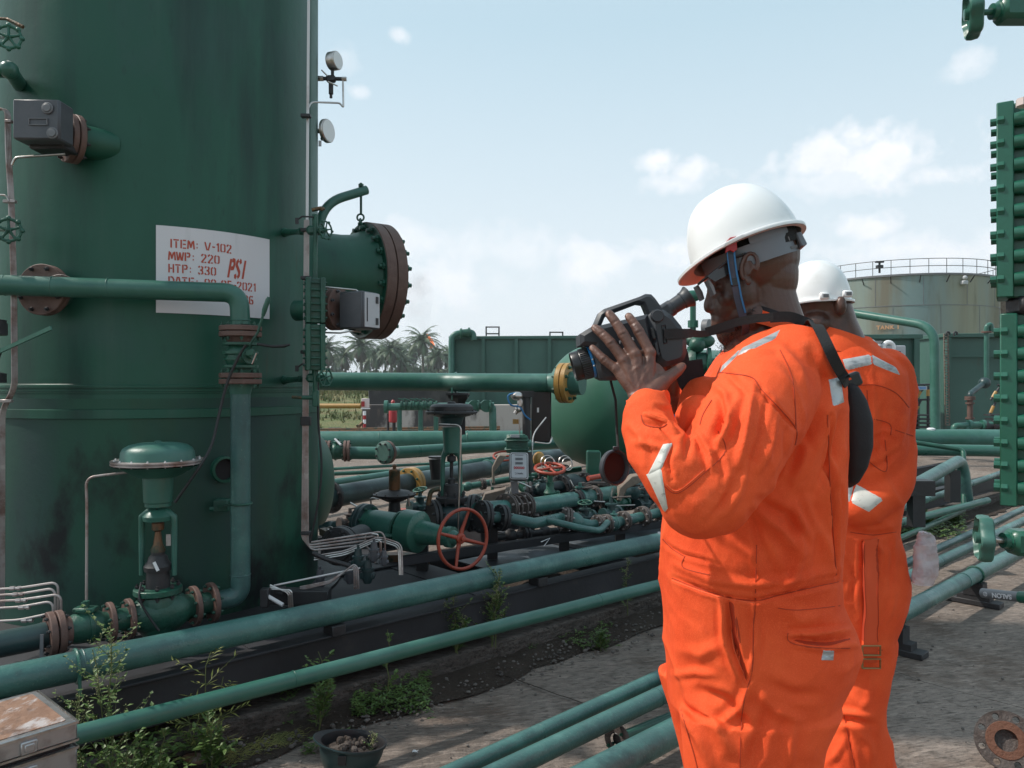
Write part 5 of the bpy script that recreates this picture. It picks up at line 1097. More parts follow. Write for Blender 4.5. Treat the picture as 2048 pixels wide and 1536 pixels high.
# fittings on top of the separator seen between the camera and the man
t = thing('standpipe', P(1386, 700, 6.6), 'green standpipe with a small round cap, gauge and valves behind the camera eyepiece', 'standpipe')
b = MB(); b.tube([P(1386, 760, 6.6), P(1386, 596, 6.6)], .026, 12)
for v, r in ((648, .045), (655, .045), (700, .05), (740, .05)): b.lathe(P(1386, v, 6.6), UP, [(0, r), (.03, r)], 8)
b.sphere(P(1385, 592, 6.6), .05, 12, 8, (1.5, 1, 1)); b.obj('pipe', 'bright_green', t)
b = MB(); b.lathe(P(1408, 655, 6.55), Vector((.8, -.6, 0)), [(0, .07), (.05, .07)], 24); b.obj('gauge', 'mid_grey', t)
b = MB(); b.sphere(P(1400, 682, 6.6), .10, 12, 8, (1.3, .7, .7)); b.sphere(P(1394, 690, 6.55), .07, 12, 8); b.lathe(P(1400, 728, 6.6), (1, -.2, 0), [(-.10, .12), (-.07, .14), (-.04, .14), (-.03, .10), (.05, .10), (.06, .14), (.09, .14), (.10, .05), (.35, .05)], 18); b.obj('valve', 'valve_green', t)
b = MB(); b.lathe(P(1360, 778, 6.5), (1, -.1, 0), [(-.12, .05), (-.1, .08), (-.07, .08), (-.06, .04), (.06, .04), (.07, .08), (.1, .08), (.11, .05), (.2, .05)], 14); b.tube([P(1340, 790, 6.5), P(1355, 820, 6.4), P(1390, 812, 6.4)], .03, 10); b.obj('side_valve', 'pipe_dark', t)
# ---- blue box with post, black panel, transmitters behind the meter
t = thing('instrument_post', P(1063, 840, 6.4), 'black instrument post with grey transmitters and a looping blue cable', 'instrument stand')
b = MB(); b.tube([P(1053, 792, 6.4), P(1053, 880, 6.4)], .034, 12); b.box(P(1053, 788, 6.4), (.12, .08, .05)); b.obj('post', 'dark_steel', t)
b = MB(); b.sphere(P(1034, 792, 6.35), .04, 12, 8, (1.3, 1, .9)); b.box(P(1040, 806, 6.35), (.045, .05, .07), bev=.01); b.sphere(P(1037, 818, 6.35), .03, 10, 8); b.tube([P(1030, 827, 6.35), P(1040, 812, 6.35)], .018, 10); b.obj('transmitter', 'stainless', t)
b = MB(); b.tube(arc_path([P(1030, 786, 6.33), P(1014, 790, 6.33), P(1020, 812, 6.33), P(1040, 812, 6.33), P(1050, 832, 6.33), P(1062, 840, 6.33)], .06), .007, 8); b.obj('cable', 'strap_blue', t)
b = MB(); b.box(P(1032, 843, 6.4), (.055, .02, .04)); b.obj('yellow_tag', 'yellow_paint', t)
b = MB(); b.tube([P(1038, 838, 6.38), P(1040, 872, 6.38)], .005, 6); b.obj('tube', 'stainless', t)
b = MB(); b.tube(arc_path([P(1092, 835, 6.3), P(1066, 868, 6.2), P(1064, 910, 6.1)], .06), .006, 8); b.tube(arc_path([P(1104, 875, 6.3), P(1100, 888, 6.25), P(1070, 884, 6.2)], .04), .006, 8); b.obj('tube', 'stainless', t)
b = MB(); b.box(P(1082, 823, 6.7), (.17, .20, .52), bev=.01); o = tag(b.obj('panel_box', 'camera_dark', origin=P(1082, 823, 6.7)), 'tall black panel box left of the domed separator end', 'panel box')
b = MB(); b.box(P(1076, 820, 6.585), (.016, .01, .04)); b.obj('label', 'white_plain', o)
# ---- ball valve line with blind flange
LA = P(560, 910, 8.2); LB = P(1330, 884, 10.5)
t = pipe('pipeline', [P(560, 905, 8.5), P(775, 906, 8.6), P(1000, 893, 9.6), P(1500, 866, 12)], .070, 'pipe_green', 'green pipe running away to the right, carrying a ball valve and a blind branch flange', seg=28)
d = Vector((1, .12, 0)).normalized()
v_ = thing('ball_valve', P(676, 900, 8.5), 'green ball valve with two brown flanges just right of the vessel foot', 'ball valve')
for u in (655, 694): flange(v_, P(u, 902, 8.5), d, .115, .028, gap=.01, n=8, bm_='valve_green')
ball_valve(v_, P(675, 903, 8.5), d, .085, .20); b = MB(); b.tube([P(670, 878, 8.5), P(682, 890, 8.4)], .012, 8); b.obj('lever', 'light_grey', v_)
bd = Vector((-.55, -.83, 0)).normalized()
v_ = thing('blind_flange', P(772, 905, 8.1), 'pale green bolted blind flange facing the camera, on a stub branch', 'blind flange')
b = MB(); b.tube([P(772, 905, 8.3), P(790, 903, 8.6)], .06, 20); b.obj('stub', 'pipe_green', v_)
c = P(771, 905, 8.15); b = MB(); b.lathe(c, bd, [(0, .118), (.004, .122), (.028, .122), (.032, .115), (.038, .09), (.040, .088)], 40); o = b.obj('cover', 'tank_green', v_); b = MB(); b.lathe(c-bd*.04, bd, [(0, .122), (.035, .122)], 40); b.obj('flange', 'flange_rust', v_)
x, y, _ = basis(bd); me = bolt_mesh(.012, .12, 'dark_steel')
for k in range(8): a = 2*math.pi*(k+.5)/8; put(me, 'bolt', o, c+(x*math.cos(a)+y*math.sin(a))*.098, bd)
A = GZ(655, 968, .33); B = GZ(1000, 917, .33); pipe('pipeline', [A-(B-A)*.4, B+(B-A)*1.2], .052, 'pipe_green', 'slim green pipe just above the large dark pipe in the middle distance')
A = GZ(670, 993, .30); B = GZ(1060, 922, .30); big = pipe('pipeline', [A-(B-A)*.1, B+(B-A)*.9], .118, 'pipe_dark', 'fat dark green pipe with a yellow flange, low in the middle distance', seg=36)
dbg = (B-A).normalized(); c = on_line(A, B, 822); flange(big, c, dbg, .185, .05, 'yellow_paint', n=8, gap=.01, bm_='valve_green')
flange(big, on_line(A, B, 662), dbg, .17, .03, 'dark_steel', n=8, gap=.0, bm_='dark_steel')
b = MB(); c = on_line(A, B, 975); b.torus(c, dbg, .12, .012, 28, 8); b.obj('clamp', 'pipe_green', big)
for k, (v0, v1, z, r, txt) in enumerate(((948, 926, .12, .028, 'nearest of two thin ground pipes behind the brass regulator'), (938, 915, .12, .022, 'farther of two thin ground pipes behind the brass regulator'))):
    pipe('pipeline', [P(600, v0+3, 10.6+k), P(1100, v1, 11.8+k)], r, 'pipe_green' if k else 'valve_green', txt)
b = MB(); b.sphere(P(620, 965, 6.4), .42, 32, 20, (.45, 1, 1.0)); 
b = MB(); pr = [(.16*math.cos(math.pi/2*k/10), .40*math.sin(math.pi/2*k/10)) for k in range(11)][::-1]; b.lathe(P(628, 965, 6.4), Vector((1, .1, 0)), [(-.6, .40)]+pr[:-1]+[(.16, .001)], 48); tag(b.obj('vessel_end', 'vessel_green'), 'domed green end of a smaller vessel peeping out behind the big vessel', 'vessel')
# ---- generic valve run pieces
def manifold(label, pts, r, m, items, name='manifold'):
    """items: (u, kind, size) placed along the polyline at photo column u"""
    t = thing(name, pts[0], label, 'pipe manifold'); b = MB(); b.tube(subdiv(pts), r, 20); b.obj('pipe_wall', m, t)
    def loc(u):
        for i in range(len(pts)-1):
            if (i == 0 or u >= FPX*pts[i].x/pts[i].y+1024) and (i == len(pts)-2 or u <= FPX*pts[i+1].x/pts[i+1].y+1024): return on_line(pts[i], pts[i+1], u), (pts[i+1]-pts[i]).normalized()
        return on_line(pts[0], pts[1], u), (pts[1]-pts[0]).normalized()
    for (u, kind, s_) in items:
        c, d = loc(u)
        if kind == 'f': flange(t, c, d, s_, .018, 'flange_bare', n=8, gap=.006, bm_='weathered_tube', br=s_*.1)
        if kind == 'F': flange(t, c, d, s_, .022, 'dark_steel', n=8, gap=.006, bm_='dark_steel')
        if kind == 'g': flange(t, c, d, s_, .018, 'flange_bare', n=8, gap=.05, bm_='weathered_tube', br=s_*.09)
        if kind == 'v':
            ball_valve(t, c, d, s_, s_*2.2, m)
        if kind == 'b': b = MB(); b.sphere(c, s_, 18, 12, (1.3, 1, 1.1), (d, Vector((-d.y, d.x, 0)), UP)); b.obj('body', m, t)
        if kind == 't': b = MB(); b.lathe(c+UP*r, UP, [(0, .02), (s_*.3, .02), (s_*.32, .045), (s_*.55, .045), (s_*.57, .02), (s_, .016)], 16); b.obj('branch', m, t)
        if kind == 'l': b = MB(); b.tube([c+UP*.10, c+UP*.115+d*.06-NR*-.02, c+UP*.10+d*s_+NR*.10], .009, 8); b.lathe(c+UP*.06, UP, [(0, .03), (.02, .07), (.028, .07), (.03, .02), (.06, .02)], 18); b.obj('lever', 'flange_bare', t)
    return t
M1 = [P(955, 1022, 5.05), P(1075, 1010, 5.6), P(1345, 968, 6.9)]
manifold('rear row of flanged valves and pipe on the skid beside the digital meter', M1, .058, 'pipe_teal', [(1013, 'f', .10), (1046, 'f', .10), (1030, 'g', .095), (1152, 'F', .075), (1160, 'v', .07), (1166, 'l', .30), (1186, 'f', .085), (1232, 'f', .085), (1262, 'b', .08), (1300, 'f', .09)])
M2 = [P(960, 1033, 4.95), P(1012, 1036, 5.05), P(1068, 1047, 5.1), P(1120, 1036, 5.35), P(1180, 1050, 5.4), P(1222, 1047, 5.5), P(1340, 1020, 6.0)]
manifold('front row of rusty bolted flanges and bent pipe on the skid', M2, .036, 'pipe_teal', [(966, 'F', .105), (1003, 'F', .085), (1132, 'f', .085), (1150, 'b', .06), (1196, 'f', .068), (1212, 'f', .068), (1228, 'v', .05), (1246, 'f', .07), (1285, 'f', .075), (1318, 'f', .075)])
M3 = [P(1050, 985, 6.2), P(1090, 978, 6.2), P(1340, 935, 7.6)]
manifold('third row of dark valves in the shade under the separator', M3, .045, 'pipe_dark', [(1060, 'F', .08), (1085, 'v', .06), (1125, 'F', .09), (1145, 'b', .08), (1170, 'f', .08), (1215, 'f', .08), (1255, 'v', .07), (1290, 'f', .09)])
M4 = [P(700, 1080, 5.6), P(800, 1062, 5.8), P(960, 1032, 6.3)]
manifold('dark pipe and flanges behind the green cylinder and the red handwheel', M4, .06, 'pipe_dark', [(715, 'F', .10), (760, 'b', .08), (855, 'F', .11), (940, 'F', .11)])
M5 = [P(640, 1060, 6.2), P(720, 1040, 6.2), P(1000, 1000, 7.2)]
manifold('dark small-bore pipe across the back of the skid', M5, .04, 'pipe_dark', [(655, 'b', .05), (722, 'F', .07), (842, 'F', .075), (990, 'F', .08)])
M6 = [P(925, 975, 7.2), P(1010, 960, 7.4), P(1160, 938, 8.0)]
manifold('green small-bore pipe and valves behind the digital meter', M6, .03, 'pipe_green', [(935, 'b', .04), (965, 'f', .055), (1075, 'f', .055), (1100, 'v', .05), (1120, 'f', .055)])
# bent tube reaching down to the front row
t = pipe('small_pipe', [P(1088, 1040, 5.2), P(1120, 1046, 5.1), P(1160, 1056, 5.1), P(1200, 1062, 5.25), P(1215, 1045, 5.4)], .022, 'pipe_teal', 'small bent pipe swinging out in front of the flanged valves', rad=.06)
# front round flange
fr = Vector((-.25, -.97, 0)).normalized(); c = P(678, 1092, 4.35); t = thing('blind_flange', c, 'dark round flange facing the camera between the vessel foot and the green cylinder', 'blind flange')
b = MB(); b.lathe(c, fr, [(-.03, .105), (0, .108), (.018, .108), (.021, .104), (.021, .085), (.03, .08)], 44); o = b.obj('cover', 'dark_steel', t); b = MB(); b.lathe(c-fr*.30, fr, [(0, .07), (.24, .07), (.245, .106), (.262, .106)], 40); b.obj('neck', 'dark_steel', t)
x, y, _ = basis(fr); me = bolt_mesh(.010, .09, 'dark_steel')
for k in range(8): a = 2*math.pi*(k+.5)/8; put(me, 'bolt', o, c+(x*math.cos(a)+y*math.sin(a))*.092, fr)
# green cylinder with the red handwheel
A = P(735, 1048, 4.85); B = P(926, 1078, 4.5); d = (B-A).normalized(); L = (B-A).length
t = thing('gear_valve', A, 'thick green cylinder lying on the skid, stepped down towards the large red handwheel', 'valve')
b = MB(); b.lathe(A, d, [(0, .09), (.05, .09), (.055, .095), (.30*L, .095), (.34*L, .10), (.345*L, .105), (.355*L, .108)], 40); b.obj('barrel', 'pipe_green', t)
b = MB(); b.lathe(A, d, [(.40*L, .10), (.41*L, .125), (.56*L, .125), (.57*L, .118), (.58*L, .075), (.84*L, .052), (.85*L, .062), (.90*L, .062), (.905*L, .045), (.95*L, .03)], 40); b.box(A+d*.35*L+UP*-.02+fr*.09, (.10, .04, .02), bev=.003); b.obj('gearbox', 'pipe_green', t)
flange(t, A-d*.02, d, .125, .024, 'pipe_dark', n=8, gap=.006, bm_='valve_green')
flange(t, A+d*.365*L, d, .112, .012, 'valve_green', n=8, bm_='valve_green')
wd = Vector((.22, -.95, .1)).normalized()
wd = Vector((.62, -.77, .05)).normalized(); hw = thing('handwheel', B, 'large rust-red four-spoke handwheel in front of the skid', 'handwheel')
b = MB(); x_, y_, _ = basis(wd); hc = B; Rr_ = .182
b.torus(hc, wd, Rr_-.010, .0105, 64, 12); b.obj('rim', 'red_paint', hw)
for k in range(4):
    a = R(72)+k*math.pi/2; e = x_*math.cos(a)+y_*math.sin(a); b = MB(); b.tube([hc-wd*.03+e*.02, hc-wd*.028+e*.06, hc-wd*.005+e*(Rr_-.014)], [.015, .011, .0085], 12); b.obj('spoke', 'red_paint', hw)
b = MB(); b.lathe(hc-wd*.05, wd, [(0, .022), (.01, .030), (.035, .030), (.042, .022), (.042, .014), (.06, .014), (.062, .008)], 24); b.obj('hub', 'red_paint', hw)
# ---- actuated valve with dark diaphragm in the middle
c0 = P(903, 1035, 5.15); t = thing('control_valve', c0, 'control valve in the middle of the skid with a dark diaphragm disc', 'control valve'); Yv = 5.15
def cz(v): return Vector((c0.x, c0.y, CAMZ+(768-v)/FPX*Yv))
b = MB(); b.lathe(cz(826), UP, [(-.028, .08), (-.02, .12), (-.006, .155), (0, .170), (.006, .170)], 48, cap=False); b.lathe(cz(850), UP, [(0, .068), (.055, .085)], 32); b.obj('lower_case', 'pipe_dark', t)
b = MB(); b.lathe(cz(827), UP, [(0, .165), (.004, .174), (.014, .174), (.018, .165)], 56); o = b.obj('diaphragm_rim', 'dark_steel', t); me = bolt_mesh(.008, .035, 'dark_steel')
for k in range(14): a = 2*math.pi*k/14; put(me, 'bolt', o, cz(824)+Vector((math.cos(a), math.sin(a), 0))*.160, UP)
b = MB(); b.lathe(cz(823), UP, [(0, .145), (.01, .146), (.035, .142), (.048, .125), (.052, .08), (.053, .03), (.065, .025), (.066, .0)], 56); b.obj('diaphragm_case', 'dark_steel', t)
b = MB(); b.lathe(cz(905), UP, [(0, .052), (.10, .056), (.17, .062)], 32); b.obj('column', 'pipe_green', t)
for s_ in (-1, 1): b = MB(); X_ = Vector((s_*.058, 0, 0)); b.tube([cz(992)+X_, cz(925)+X_, cz(912)+X_*.9, cz(902)+X_*.5], [.014, .015, .018, .03], 12); b.obj('yoke_leg', 'pipe_green', t)
b = MB(); b.lathe(cz(985), UP, [(0, .04), (.04, .04), (.05, .025), (.09, .025), (.1, .012), (.2, .012), (.21, .03), (.24, .03), (.25, .012), (.30, .012)], 16); b.obj('stem', 'dark_steel', t)
b = MB(); b.lathe(cz(1000), UP, [(-.012, .10), (.0, .105), (.022, .105), (.026, .09), (.03, .055), (.1, .050), (.11, .04)], 32); o = b.obj('bonnet', 'dark_steel', t); me = bolt_mesh(.012, .09, 'dark_steel')
for k in range(8): a = 2*math.pi*(k+.5)/8; put(me, 'bolt', o, cz(996)+Vector((math.cos(a), math.sin(a), 0))*.086, UP)
b = MB(); b.sphere(cz(1035), .12, 24, 16, (1.25, 1, .9)); b.obj('valve_body', 'pipe_dark', t)
flange(t, P(868, 1035, 5.1), Vector((-.9, -.42, 0)), .118, .022, 'dark_steel', n=8, gap=.006)
flange(t, P(945, 1026, 5.2), Vector((.9, -.1, 0)), .122, .022, 'dark_steel', n=8, gap=.006)
b = MB(); b.tube(arc_path([P(878, 848, 5.0), P(922, 850, 4.98), P(921, 900, 4.98), P(916, 1064, 4.98)], .04), .006, 10); b.obj('air_tube', 'stainless', t)
b = MB(); b.tube(arc_path([P(880, 978, 5.0), P(862, 980, 5.0), P(856, 1010, 5.0)], .08), .016, 12); b.obj('drain_pipe', 'copper_rust', t)
b = MB(); b.tube([P(872, 918, 5.4), P(874, 958, 5.4)], [.05, .042], 16); b.lathe(P(872, 916, 5.4), UP, [(0, .053), (.012, .053)], 20); tag(b.obj('positioner', 'camera_dark', origin=P(872, 935, 5.4)), 'small black tapered can mounted left of the middle yoke', 'positioner')
# ---- brass regulator
c0 = P(789, 985, 5.3); t = thing('regulator', c0, 'brown brass pressure regulator with a tall spring barrel over a dark disc', 'regulator'); Yv = 5.3
b = MB(); b.lathe(cz(981), UP, [(0, .038), (.01, .040), (.13, .038), (.135, .040), (.145, .036), (.15, .012), (.16, .012), (.165, .018), (.172, .018), (.18, .008)], 28); b.obj('spring_barrel', 'copper_rust', t)
b = MB(); b.lathe(cz(988), UP, [(-.012, .142), (-.004, .147), (.002, .147), (.004, .125), (.018, .105), (.028, .06), (.03, .042)], 48); b.obj('diaphragm_case', 'dark_steel', t)
b = MB(); b.lathe(cz(990), UP, [(-.05, .03), (-.04, .06), (-.012, .12), (-.008, .14)], 40); b.lathe(cz(1040), UP, [(0, .05), (.15, .035)], 20); b.obj('body', 'dark_steel', t)
me = bolt_mesh(.007, .03, 'flange_bare')
for k in range(10): a = 2*math.pi*k/10; put(me, 'bolt', t, cz(989)+Vector((math.cos(a), math.sin(a), 0))*.135, UP)
b = MB(); b.tube(arc_path([P(758, 998, 5.2), P(740, 995, 5.2), P(745, 1022, 5.2)], .05), .006, 8); b.tube([P(817, 996, 5.2), P(818, 1012, 5.2)], .009, 8); b.obj('tube', 'stainless', t)
b = MB(); b.bar(P(800, 1024, 5.6), P(830, 1024, 5.6), .05, .05, bev=.004); tag(b.obj('block', 'red_paint'), 'bright orange-red block glimpsed behind the green cylinder', 'block')
b = MB(); b.box(P(812, 1122, 5.1), (.30, .1, .10)); tag(b.obj('bar', 'copper_rust'), 'rust-coloured bar low on the skid under the green cylinder', 'bar')
# ---- green junction box and the tilted digital meter
t = thing('junction_box', P(1031, 886, 6.1), 'green ribbed junction box with a pale top plate behind the digital meter', 'junction box')
b = MB(); b.box(P(1034, 888, 6.1), (.17, .15, .13), bev=.008)
for v in (880, 898): b.box(P(1034, v, 6.1), (.195, .175, .012), bev=.003)
b.box(P(1032, 874, 6.1), (.15, .13, .04), bev=.006); b.obj('housing', 'valve_green', t)
b = MB(); b.box(P(1030, 873, 6.028), (.07, .006, .03)); b.obj('plate', 'light_grey', t)
b = MB(); b.tube([P(1050, 905, 6.1), P(1054, 945, 6.1)], .055, 16); b.obj('neck', 'dark_steel', t)
mt = thing('flow_meter', P(1036, 932, 5.4), 'tilted light grey digital meter with a white face and red digits on a grey post', 'flow meter')
X_ = Vector((.955, .06, -.02)).normalized(); Z_ = Vector((-.19, .30, .93)); Z_ = (Z_-X_*Z_.dot(X_)).normalized(); Y_ = Z_.cross(X_).normalized()
c = P(1038, 932, 5.4); w_, h_ = .135, .195
def rrect(c, w, h, r, n=6):
    out = []
    for (sx, sz, a0) in ((1, 1, 0), (-1, 1, 90), (-1, -1, 180), (1, -1, 270)):
        for k in range(n+1): a = R(a0+90*k/n); out.append(c+X_*(sx*(w/2-r)+r*math.cos(a))+Z_*(sz*(h/2-r)+r*math.sin(a)))
    return out
b = MB(); b.prism(rrect(c+Y_*.025, w_, h_, .018), Y_, .05, .004); b.obj('case', 'mid_grey', mt)
b = MB(); b.prism(rrect(c-Y_*.002, w_*.93, h_*.95, .016), Y_, .006, .001); b.obj('bezel', 'white_plain', mt)
b = MB(); b.prism(rrect(c-Y_*.005, w_*.88, h_*.92, .014), Y_, .003, .0); b.obj('gasket', 'dark_steel', mt)
b = MB(); b.prism(rrect(c-Y_*.007, w_*.80, h_*.87, .010), Y_, .003, .0); fc_ = b.obj('face', 'light_grey', mt)
for dz in (.048, .018): b = MB(); b.box(c-Y_*.0095+Z_*dz, (.055, .003, .017), (X_, Y_, Z_)); b.obj('display', 'mid_grey', fc_); b = MB(); b.box(c-Y_*.0112+Z_*dz, (.040, .001, .009), (X_, Y_, Z_)); b.obj('display_digits', 'box_grey', fc_)
put_text('000000', .024, fc_, c-Y_*.0092-Z_*.016, X_, Z_, 'bright_red', bold=.0012, spacing=1.05)
b = MB(); b.box(c-Y_*.0095+Z_*.076, (.062, .001, .0045), (X_, Y_, Z_)); b.obj('title_line', 'box_grey', fc_)
put_text('Nuflo', .017, fc_, c-Y_*.0092-Z_*.055+X_*.008, X_, Z_, 'box_grey', bold=.0006)
b = MB(); b.torus(c-Y_*.0092-Z_*.055-X_*.024, Y_, .006, .0012, 14, 5, a0=.5, a1=5.2); b.obj('mark', 'box_grey', fc_)
b = MB(); b.bar(P(1028, 962, 5.46), P(1032, 1000, 5.46), .05, .03, up=(0, 1, 0)); b.obj('post', 'mid_grey', mt)
# ---- tan hoods
def hood(name, uv, Y, th, label):
    b = MB(); prism_uv(b, uv, Y, th, .006); return tag(b.obj(name, 'tan_bracket', origin=P(uv[0][0], uv[0][1], Y)), label, 'bracket')
hood('bracket', [(988, 944), (1010, 916), (1013, 910), (1000, 908), (994, 914), (984, 934), (984, 965), (990, 966)], 6.0, .10, 'tan bent bracket left of the junction box neck')
hood('bracket', [(960, 1008), (970, 985), (1012, 975), (1008, 990), (985, 1005), (966, 1010)], 5.6, .10, 'tan sloping plate below the digital meter')
hood('bracket', [(1236, 974), (1262, 950), (1292, 946), (1290, 958), (1252, 975), (1240, 1000), (1232, 998)], 6.2, .14, 'tan sloping plate under the hanging lens cap')
# ---- red horizontal wheel and small valves
t = thing('gate_valve', P(1100, 990, 5.9), 'green gate valve with a flat-lying red handwheel seen edge-on', 'gate valve')
b = MB(); b.tube([P(1100, 1020, 5.9), P(1100, 945, 5.9)], .02, 12); b.lathe(P(1100, 985, 5.9), UP, [(-.05, .06), (-.03, .04), (0, .05), (.03, .03), (.08, .03)], 20); b.box(P(1113, 1000, 5.9), (.05, .04, .14), bev=.005); b.obj('valve_body', 'valve_green', t)
handwheel(t, P(1100, 937, 5.9), Vector((.02, -.25, .97)), .125, 'red_paint', rim=.013, spokes=4)
b = MB(); b.torus(P(1008, 912, 6.6), Vector((0, -.35, .94)), .09, .009, 32, 8); b.tube([P(992, 912, 6.6), P(1024, 912, 6.6)], .008, 8); tag(b.obj('handwheel', 'red_paint'), 'small faded red handwheel beside the tan bracket', 'handwheel')
b = MB(); b.sphere(P(1078, 918, 6.2), .05, 12, 8, (1, 1, 1.2)); b.sphere(P(1076, 922, 6.2), .04, 10, 8); tag(b.obj('yellow_cap', 'yellow_paint'), 'small yellow fitting just above the flat red handwheel', 'fitting')
b = MB(); b.tube([P(1176, 957, 5.4), P(1214, 950, 5.5)], .0185, 16); b.lathe(P(1176, 957, 5.4), P(1176, 957, 5.4)-P(1214, 950, 5.5), [(0, .012), (-.03, .012)], 12, cap=False); tag(b.obj('orange_pipe', 'red_paint'), 'short orange-red pipe end left of the hanging lens cap', 'pipe')
b = MB(); b.box(P(1187, 940, 6.8), (.12, .12, .34), bev=.01); tag(b.obj('pedestal', 'bright_green'), 'upright green pedestal under the separator', 'pedestal')
for (u, v, Y) in ((1130, 925, 6.2), (1095, 925, 6.0)):
    b = MB(); b.torus(P(u, v, Y), Vector((.3, -.9, .2)), .055, .004, 28, 6); b.torus(P(u+5, v+3, Y), Vector((.5, -.8, .2)), .05, .004, 28, 6); tag(b.obj('cable_coil', 'stainless'), 'thin coiled tubing loops '+('right of' if u > 1100 else 'above')+' the flat red handwheel', 'tubing')
# ---- small regulators and tubing in the foreground cluster
t = thing('regulator_cluster', P(730, 1130, 4.0), 'cluster of small grey instrument regulators among bent steel tubes at the vessel foot', 'regulators')
for (u, v, s_) in ((716, 1120, 1.), (748, 1105, .9), (735, 1145, 1.1), (700, 1150, .9), (768, 1118, .7), (640, 1160, .9)):
    b = MB(); b.lathe(P(u, v, 4.05), UP, [(-.05*s_, .018*s_), (-.03*s_, .026*s_), (.01*s_, .026*s_), (.012*s_, .032*s_), (.022*s_, .032*s_), (.024*s_, .022*s_), (.06*s_, .018*s_), (.062*s_, .008*s_), (.08*s_, .008*s_)], 16); b.box(P(u, v+6, 4.05), (.07*s_, .035*s_, .03*s_), bev=.005); b.obj('regulator_body', 'pipe_dark' if s_ > .95 else 'box_grey', t)
t = thing('tube_loops', P(760, 1080, 4.1), 'several parallel bent steel tubes looping over the small regulators', 'tubing')
for k in range(3):
    b = MB(); b.tube(arc_path([P(628, 1112+4*k, 4.0), P(690, 1102+4*k, 4.02), P(757-k, 1073+4*k, 4.1), P(803-3*k, 1088+3*k, 4.15), P(805-3*k, 1150, 4.12)], .035), .0046, 8); b.obj('tube', 'stainless' if k else 'weathered_tube', t)
b = MB(); b.tube(arc_path([P(730, 1086, 4.1), P(731, 1066, 4.1), P(758, 1069, 4.1), P(752, 1080, 4.1), P(762, 1082, 4.1), P(763, 1120, 4.1)], .02), .0042, 8); b.obj('tube', 'stainless', t)
b = MB(); b.tube([P(625, 1106, 3.98), P(652, 1118, 3.98), P(700, 1132, 4.0)], .012, 10); b.obj('conduit', 'dark_steel', t)
for k in range(3):
    b = MB(); b.tube(arc_path([P(600, 1180-3*k, 3.9), P(660, 1166-2*k, 3.9), P(708-3*k, 1128+k*3, 3.95), P(716-4*k, 1136, 3.95), P(717-4*k, 1178, 3.95)], .02), .0044, 8); b.obj('tube', 'weathered_tube', t)
for k in range(3):
    b = MB(); b.tube(arc_path([P(540, 1178-4*k, 3.75), P(583-3*k, 1180+3*k, 3.75), P(586-4*k, 1225, 3.75)], .02), .0044, 8); b.obj('tube', 'stainless', t)
b = MB(); b.tube([P(548, 1171, 3.8), P(720, 1136, 4.0)], .0046, 8); b.tube([P(535, 1192, 3.72), P(566, 1210, 3.7)], .010, 8); b.obj('tube', 'white_tube', t)
b = MB(); b.box(P(530, 1195, 3.72), (.04, .04, .09), bev=.004); b.box(P(600, 1192, 3.9), (.30, .08, .07), bev=.004); b.box(P(560, 1180, 3.8), (.05, .05, .03), bev=.003); b.obj('fitting_block', 'dark_steel', t)
b = MB(); b.tube(arc_path([P(655, 1058, 4.6), P(668, 1070, 4.6), P(690, 1064, 4.6)], .02), .004, 6); b.torus(P(660, 1060, 4.6), (0, -1, 0), .02, .004, 16, 6); b.torus(P(666, 1072, 4.6), (.3, -1, 0), .025, .005, 16, 6); b.obj('tube', 'stainless', t)
b = MB(); b.bar(P(646, 1062, 4.7), P(668, 1072, 4.6), .05, .04); b.obj('bracket', 'tan_bracket', t)
b = MB(); b.tube([P(1082, 1084, 4.9), P(1100, 1076, 4.9), P(1088, 1092, 4.9)], .003, 6); tag(b.obj('loose_wire', 'white_plain'), 'short loose white wire on the skid below the flanged valves', 'wire')
b = MB(); b.box(P(1318, 1066, 5.05), (.016, .004, .016), bev=.001); tag(b.obj('paper_scrap', 'white_plain'), 'tiny white sticker on the large pipe near the man', 'sticker')
# vertical stubs filling the dark gaps of the skid
t = thing('support_posts', rk(2.5, -1.2, .3), 'dark steel support posts under the valve rows', 'supports')
for (u, v, Y) in ((985, 1075, 5.2), (1128, 1075, 5.5), (845, 1095, 4.9), (1240, 1075, 5.8), (1060, 1060, 5.9), (1180, 1040, 6.4), (1300, 1050, 6.4)):
    b = MB(); b.box(P(u, v, Y), (.07, .07, .28)); b.box(P(u, v-28, Y), (.14, .10, .02)); b.obj('post', 'dark_steel', t)
# ---- far green valve manifold with legs, extinguisher, warning board
t = thing('valve_manifold', P(875, 812, 17.5), 'distant green pipe manifold with a row of valves standing on legs', 'pipe manifold'); Yf = 17.5
b = MB(); b.tube([P(770, 814, Yf), P(988, 812, Yf)], .085, 16); b.tube(arc_path([P(975, 814, Yf), P(985, 814, Yf), P(986, 870, Yf)], .15), .085, 16); b.obj('pipe_wall', 'pipe_green', t)
b = MB(); b.lathe(P(769, 814, Yf), (1, 0, 0), [(0, .15), (.08, .15)], 20); b.obj('end_flange', 'pipe_green', t)
for u in (799, 841, 872): b = MB(); b.tube([P(u, 815, Yf), P(u, 868, Yf)], .055, 12); b.obj('leg', 'pipe_green', t)
for u in (808, 818, 832, 842, 856, 868): b = MB(); b.lathe(P(u, 811, Yf-.02), (1, 0, 0), [(-.07, .11), (-.04, .11), (-.03, .08), (.03, .08), (.04, .11), (.07, .11)], 14); b.tube([P(u, 806, Yf), P(u, 800, Yf)], .02, 6); b.tube([P(u, 800, Yf), P(u-12, 797, Yf)], .014, 6); b.obj('valve', 'valve_green', t)
